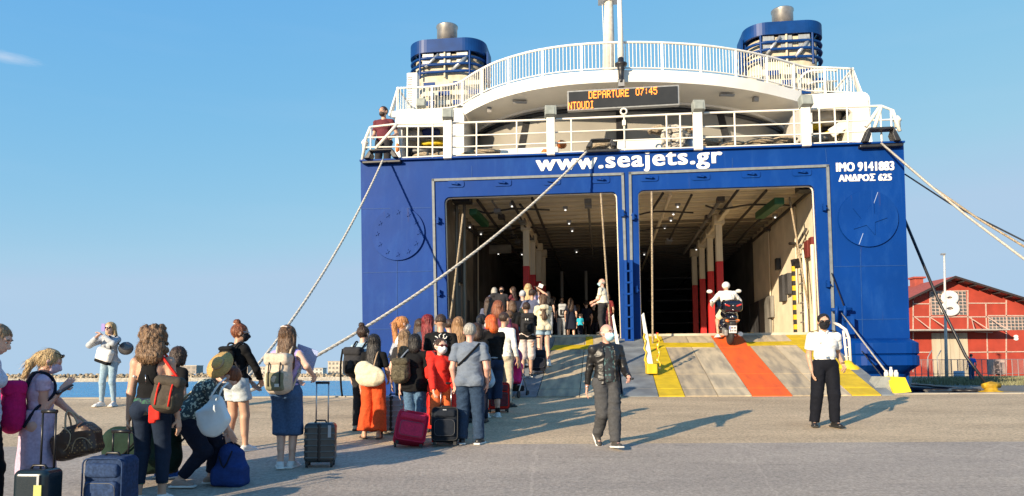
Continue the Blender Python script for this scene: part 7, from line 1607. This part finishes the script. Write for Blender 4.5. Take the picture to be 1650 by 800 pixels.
# inside
for px, top, d, face, lb, mt_, pm, hr_, st in (
    (893, 478, 27.0, 10, 'person in black top walking in the shaded garage left of the pale backpack', 'charcoal', 'navy', 'dkbrown', 'short'), (906, 480, 26.5, 4, 'person in pale grey trousers walking into the dark garage', 'black', 'pale', 'dkbrown', 'short'),
    (921, 481, 26.0, -6, 'woman in a dark skirt walking into the dark garage', 'navy', 'navy', 'dkbrown', 'long'), (936, 507, 24.5, 5, 'child in a turquoise shirt deep in the dark garage', 'turq', 'navy', 'dkbrown', 'short'),
    (946, 486, 28.0, 5, 'dark-dressed adult behind the turquoise child in the garage', 'navy', 'black', 'black', 'short'), (958, 490, 29.0, 10, 'dark-dressed adult left of the crew man in the garage', 'black', 'navy', 'grey', 'short'), (932, 491, 30.0, -5, 'small dark figure farthest inside the left garage', 'charcoal', 'black', 'brown', 'bob')):
    f = person(px, top, face, lb, d=d, on='deck', vox=.022, sex='k' if 'child' in lb else 'f')
    f.top(C[mt_], 'short')
    if 'skirt' in lb: f.skirt(C[pm], .26, .1, .15)
    else: f.trousers(C[pm])
    f.hair(st, H_[hr_]); f.shoes(shoew if d < 27 else shoeb)
    if 'pale grey trousers' in lb: backpack(f, C['pale'], C['charcoal'], 'pale backpack on the person in grey trousers inside the garage', vox=.02)
# crew man with pole rope
f = person(973, 450, 62, 'heavy crew man in a white polo with pale mask standing in the left doorway', d=21.3, on='deck', sex='m', w=1.15, girth=1.45, hands=((-.06, .17, .58), (.1, .18, .56)), head=(18, 0, 0), skin='rosy', vox=.014); f.top(cloth('polo_cream', (.72, .68, .55)), 'short', hem=.02, low=.02, e=.018); f.trousers(C['charcoal']); f.hair('bald', H_['grey']); f.mask(M['mask_blue']); f.eyes(); f.shoes(shoeb)
f = person(981, 474, -10, 'person with bare arm standing behind the crew man in the doorway', d=23.0, on='deck', skin='mid'); f.top(cloth('brick_shirt', (.2, .03, .03)), 'short'); f.trousers(C['maroon']); f.hair('short', H_['dkbrown']); f.shoes(shoeb)
# --- bald man walking towards the camera
f = person(979, 523, -166, 'bald man in a black leather jacket and blue mask walking across the apron', row=721, sex='m', w=1.08, skin='rosy', head=(22, 2, 0), hands=((-.13, .15, .565), None), poles=((-.3, -1, -.1), (.3, -1, 0)), hp=(None, (944, 636, .1)), curl=(70, 45), feet=[(-.03, .09, 0, 4, 4), (.035, -.13, .045, -4, -38)], vox=.010, kneepole=[(0, 1, 0), (0, 1, 0)], girth=1.05)
lj = mat('leather_black', (.014, .013, .013), rough=.42, bump=.5, bs=60, bdist=.004, var=.2)
tee = mat('printed_tee', (.02, .022, .026), col2=(.07, .14, .14), vs=20, lo=.4, hi=.47, rough=.8, detail=4)
f.top(tee, 'none', hem=-.01, low=-.0, e=.012, name='t_shirt', amp=.006); f.part('hem_band', [Cone(f.tp(0, .0, .03), f.tp(0, 0, .0), .09*f.H, .09*f.H, n=(0, 1, 0), q=.78, clip=[(f.tp(0, 0, -.005), (0, 0, -1)), (f.tp(0, 0, .04), (0, 0, 1))])], C['black'])
H = f.H; P = f.torso(.026)+[Cone(f.tp(0, 0, .13), f.tp(0, 0, .0), .085*H, .097*H, n=f.T2 @ Vector((0, 1, 0)), q=.78, k=.03)]
for i in (0, 1):
    P += [Cone(f.sh[i], f.el[i], .036*H, .031*H), Cone(f.el[i], f.wr[i], .031*H, .023*H, clip=[(f.wr[i]-(f.wr[i]-f.el[i])*.05, f.wr[i]-f.el[i])])]
P += [RBox(f.tp(0, .13, .12), (.075, .15, .45), .01, f.T2, neg=True, k=.01)]
f.part('leather_jacket', P, lj, amp=.012, sc=(10, 10, 16), clips=[(f.tp(0, 0, -.02), (0, 0, -1)), (f.tp(0, 0, .318), (0, 0, 1))])
f.part('jacket_collar', [Cone(f.tp(-.03, -.028, .31), f.tp(.03, -.028, .31), .02*H, .02*H), Cone(f.tp(-.035, .0, .312), f.tp(-.045, .045, .285), .014*H, .01*H), Cone(f.tp(.035, .0, .312), f.tp(.045, .045, .285), .014*H, .01*H)], lj)
f.trousers(C['pants'], rk=.046, rc=.04, e=.012, amp=.013, sc=(8, 8, 14)); f.hair('bald', mat('stubble', (.2, .12, .09), rough=.7)); f.mask(M['mask_blue']); f.eyes(); f.shoes(mat('shoe_dark_brown', (.05, .045, .04), rough=.6), solew)
tubes('watch', [[f.wr[1]-(f.wr[1]-f.el[1])*.1, f.wr[1]-(f.wr[1]-f.el[1])*.03]], .03, M['chrome'], f.root, n=10)
e = thing_on(f, 'keys', 'small dark key case in the raised hand of the bald man', 'keys'); sdfo('case', [RBox(f.wr[0]+Vector((.0, .09, -.02)), (.02, .05, .015), .01)], M['black_metal'], e, vox=.008)
# --- officer
f = person(1333, 508, 177, 'ship officer in white uniform shirt, black mask and dark trousers on the apron', row=688, sex='m', w=1.12, skin='mid', head=(-12, 2, 0), vox=.010, feet=[(-.055, .03, 0, 12), (.1, -.03, 0, -16)], hp=((1359, 589, -.06), (1308, 598, -.04)), curl=(60, 35), poles=((-.1, -1, 0), (.1, -1, 0)), girth=1.08)
ws = cloth('uniform_white', (.78, .77, .74)); f.top(ws, 'short', low=.065, e=.014, amp=.006, sleeve_e=.013); navt = cloth('uniform_navy', (.005, .006, .011)); f.trousers(navt, e=.014, waist=.085, rk=.045, rc=.041, amp=.008, sc=(8, 8, 7))
f.part('belt', [Ell(f.tp(0, 0, .082), Vector((.094*f.H, .073*f.H, .012*f.H)))], shoeb); MB().box(f.tp(0, .075, .082), (.05, .012, .035)).build('belt_buckle', M['chrome'], f.root)
for x in (-1, 1):
    R_ = Matrix.Rotation(rad(14*x), 3, 'Y'); o = sdfo('epaulette', [RBox(f.tp(x*.085, 0, .318), (.058, .028, .006), .005, R_)], navt, f.root, vox=.006)
    for k in range(3): MB().box(f.tp(x*(.075+.012*k), 0, .3215-.0035*k), (.009, .056, .006), R_).build('gold_stripe', mat('gold', (.7, .45, .1), rough=.3, metal=.7), o)
    f.part('collar', [Cone(f.tp(x*.008, .042, .296), f.tp(x*.03, .012, .318), .009*f.H, .01*f.H), Cone(f.tp(x*.03, .012, .318), f.tp(x*.02, -.03, .322), .01*f.H, .01*f.H)], ws)
MB().box(f.tp(.045, .07, .21), (.07, .012, .012)).build('name_badge', M['black_metal'], f.root)
f.hair('short', H_['black']); f.mask(M['mask_black']); f.glasses(); f.shoes(shoeb)
tubes('watch', [[f.wr[0]+Vector((0, 0, .03)), f.wr[0]+Vector((0, 0, .045))]], .029, M['black_metal'], f.root, n=10)
# --- man on the quarter deck
q = S(618, 236, 1.3); w = fromS(q.x, q.y, zq); f = Fig(w, 168, Hof(w, 171), 'bearded man in a maroon T-shirt standing behind the ferry stern rail', sex='m', w=1.1, hands=((-.16, .1, .56), (.09, .14, .56)), head=(-14, 0, 0), skin='mid', vox=.015); f.top(C['maroon'], 'short', hem=.0, e=.016); f.trousers(C['charcoal']); f.hair('short', H_['dkbrown']); f.part('beard', [Ell(f.hr(0, .024, -.032), Vector((.039, .038, .036))*f.H, f.Rh, clip=[(f.hr(0, .03, -.012), (0, -.5, 1))])], H_['dkbrown']); f.eyes(); f.shoes(shoeb)
# --- man on the right shore
w = pt(1568, 632, 41); w.z = GZ; f = Fig(w, 0, Hof(w, 574), 'man in a bright blue T-shirt and jeans by the red warehouse fence', sex='m', w=1.1, vox=.025); f.top(cloth('bright_blue', (.02, .13, .55)), 'short'); f.trousers(C['denim']); f.hair('buzz', H_['dkbrown']); f.shoes(shoeb)
# ================================================================== SCOOTER AND RIDER
SP = onramp(1176, 556); SD = SP.y
pitch = math.atan2(DECK-RZ0, 5.9)
sc_e = empty('scooter', SP, rad(-8), 'dark blue maxi scooter with top box climbing the orange lane of the ramp', 'scooter'); sc_e.rotation_euler = (pitch*.95, 0, rad(-5))
paint = mat('scooter_paint', (.006, .007, .016), rough=.18, coat=.6); plast = mat('scooter_plastic', (.02, .02, .022), rough=.5); tl_ = mat('tail_red', (.55, .03, .02), rough=.15, coat=.5); amb = mat('amber_lens', (.7, .2, .05), rough=.2)
for y in (0, 1.42):
    b = MB(); R = Matrix.Rotation(pi/2, 3, 'Y'); b.lathe([(.2, -.06), (.26, -.06), (.29, -.03), (.295, 0), (.29, .03), (.26, .06), (.2, .06)], c=(0, y, .295), n=28, R=R); o = b.build('wheel', M['rubber'], sc_e)
    b = MB(); b.lathe([(.01, -.04), (.2, -.045), (.2, .045), (.01, .04)], c=(0, y, .295), n=20, R=R); b.build('rim', M['chrome'], o)
sdfo('body', [RBox((0, .2, .78), (.19, .32, .12), .1), Ell((0, -.12, .8), (.17, .2, .1)), Cone((0, .75, .5), (0, 1.25, .85), .16, .14), RBox((0, .7, .36), (.2, .3, .08), .05), Cone((0, 1.2, .75), (0, 1.3, 1.02), .2, .16, n=(0, 1, 0), q=.6)], paint, sc_e, vox=.018, k=.06)
sdfo('seat', [RBox((0, .42, .9), (.16, .34, .06), .05)], plast, sc_e, vox=.018); sdfo('rear_fender', [RBox((0, -.2, .62), (.09, .14, .09), .05), Ell((0, -.06, .66), (.2, .2, .09))], plast, sc_e, vox=.018, k=.05)
MB().box((0, -.32, .735), (.26, .03, .02)).build('chrome_trim', M['chrome'], sc_e)
for x in (-1, 1): sdfo('tail_light', [Ell((x*.13, -.265, .72), (.065, .04, .04), Matrix.Rotation(rad(-18*x), 3, 'Y'))], amb, sc_e, vox=.01)
MB().ell((0, -.31, .83), (.03, .012, .03)).build('emblem', M['chrome'], sc_e)
npl = MB().box((0, -.34, .5), (.2, .012, .2)).build('number_plate', mat('plate_white', (.75, .75, .75), rough=.4), sc_e); MB().box((-.08, -.348, .54), (.03, .006, .09)).build('plate_band', mat('plate_blue', (.03, .1, .5), rough=.4), npl)
for z, xs in ((.545, (-.04, -.01, .03, .06)), (.465, (-.06, -.02, .03, .07))):
    for x in xs: MB().box((x, -.348, z), (.018, .006, .05)).build('plate_character', M['dark'], npl)
sdfo('top_box', [RBox((0, -.12, 1.1), (.26, .2, .15), .09), RBox((0, -.1, 1.17), (.24, .19, .08), .07)], paint, sc_e, vox=.018, k=.03)
for x in (-1, 1): sdfo('box_reflector', [RBox((x*.15, -.315, 1.15), (.07, .02, .022), .01, Matrix.Rotation(rad(-20*x), 3, 'Y'))], tl_, sc_e, vox=.01)
for z in (1.14, 1.02): MB().ell((0, -.325, z), (.022, .012, .022)).build('lock_badge', M['chrome'], sc_e)
b = MB(); b.tube([(.16, .1, .3), (.19, -.18, .34), (.2, -.4, .38)], [.05, .075, .06], n=12); b.build('exhaust', M['chrome'], sc_e)
b = MB(); b.box((-.13, .05, .36), (.1, .4, .16)); b.build('engine_cover', steelg, sc_e, bevel=.03)
for x in (-1, 1):
    tubes('mirror_stalk', [[(x*.22, 1.02, 1.1), (x*.32, .98, 1.26), (x*.38, .96, 1.32)]], .01, M['black_metal'], sc_e); sdfo('mirror', [Ell((x*.4, .96, 1.34), (.085, .03, .055))], mat('mirror_white', (.7, .68, .64), rough=.2), sc_e, vox=.012)
tubes('handlebar', [[(-.34, .92, 1.05), (-.15, 1.05, 1.07), (.15, 1.05, 1.07), (.34, .92, 1.05)]], .018, M['black_metal'], sc_e)
# rider sits on it: hips low, thighs forward, feet on the boards
rd = Fig(SP+Vector((0.11, .42, .03)), -5, 1.74, 'scooter rider in a white jacket, white cap and shorts', sex='m', w=1.12, hipoff=(0, 0, .045), lean=18, hands=((-.2, .3, .66), (.2, .3, .66)), poles=((-1, -.4, -.6), (1, -.4, -.6)), feet=[(-.15, .12, .12, 12), (.13, .2, .14, -8)], kneepole=[(-.5, 1, .5), (.5, 1, .5)], skin='mid', vox=.014)
rd.top(cloth('rider_white', (.76, .74, .7)), 'long', hem=-.02, low=-.03, e=.022, loose=.01, sleeve_e=.018, amp=.014); rd.trousers(C['cream'], cuff=-.8, e=.016, name='shorts'); rd.shoes(shoew, solew)
rd.part('helmet', [Ell(rd.hr(0, -.002, .018), Vector((.064, .072, .062))*rd.H, rd.Rh, clip=[(rd.hr(0, .03, -.03), rd.Rh @ Vector((0, .6, -1)))])], mat('helmet_white', (.78, .77, .74), rough=.25))
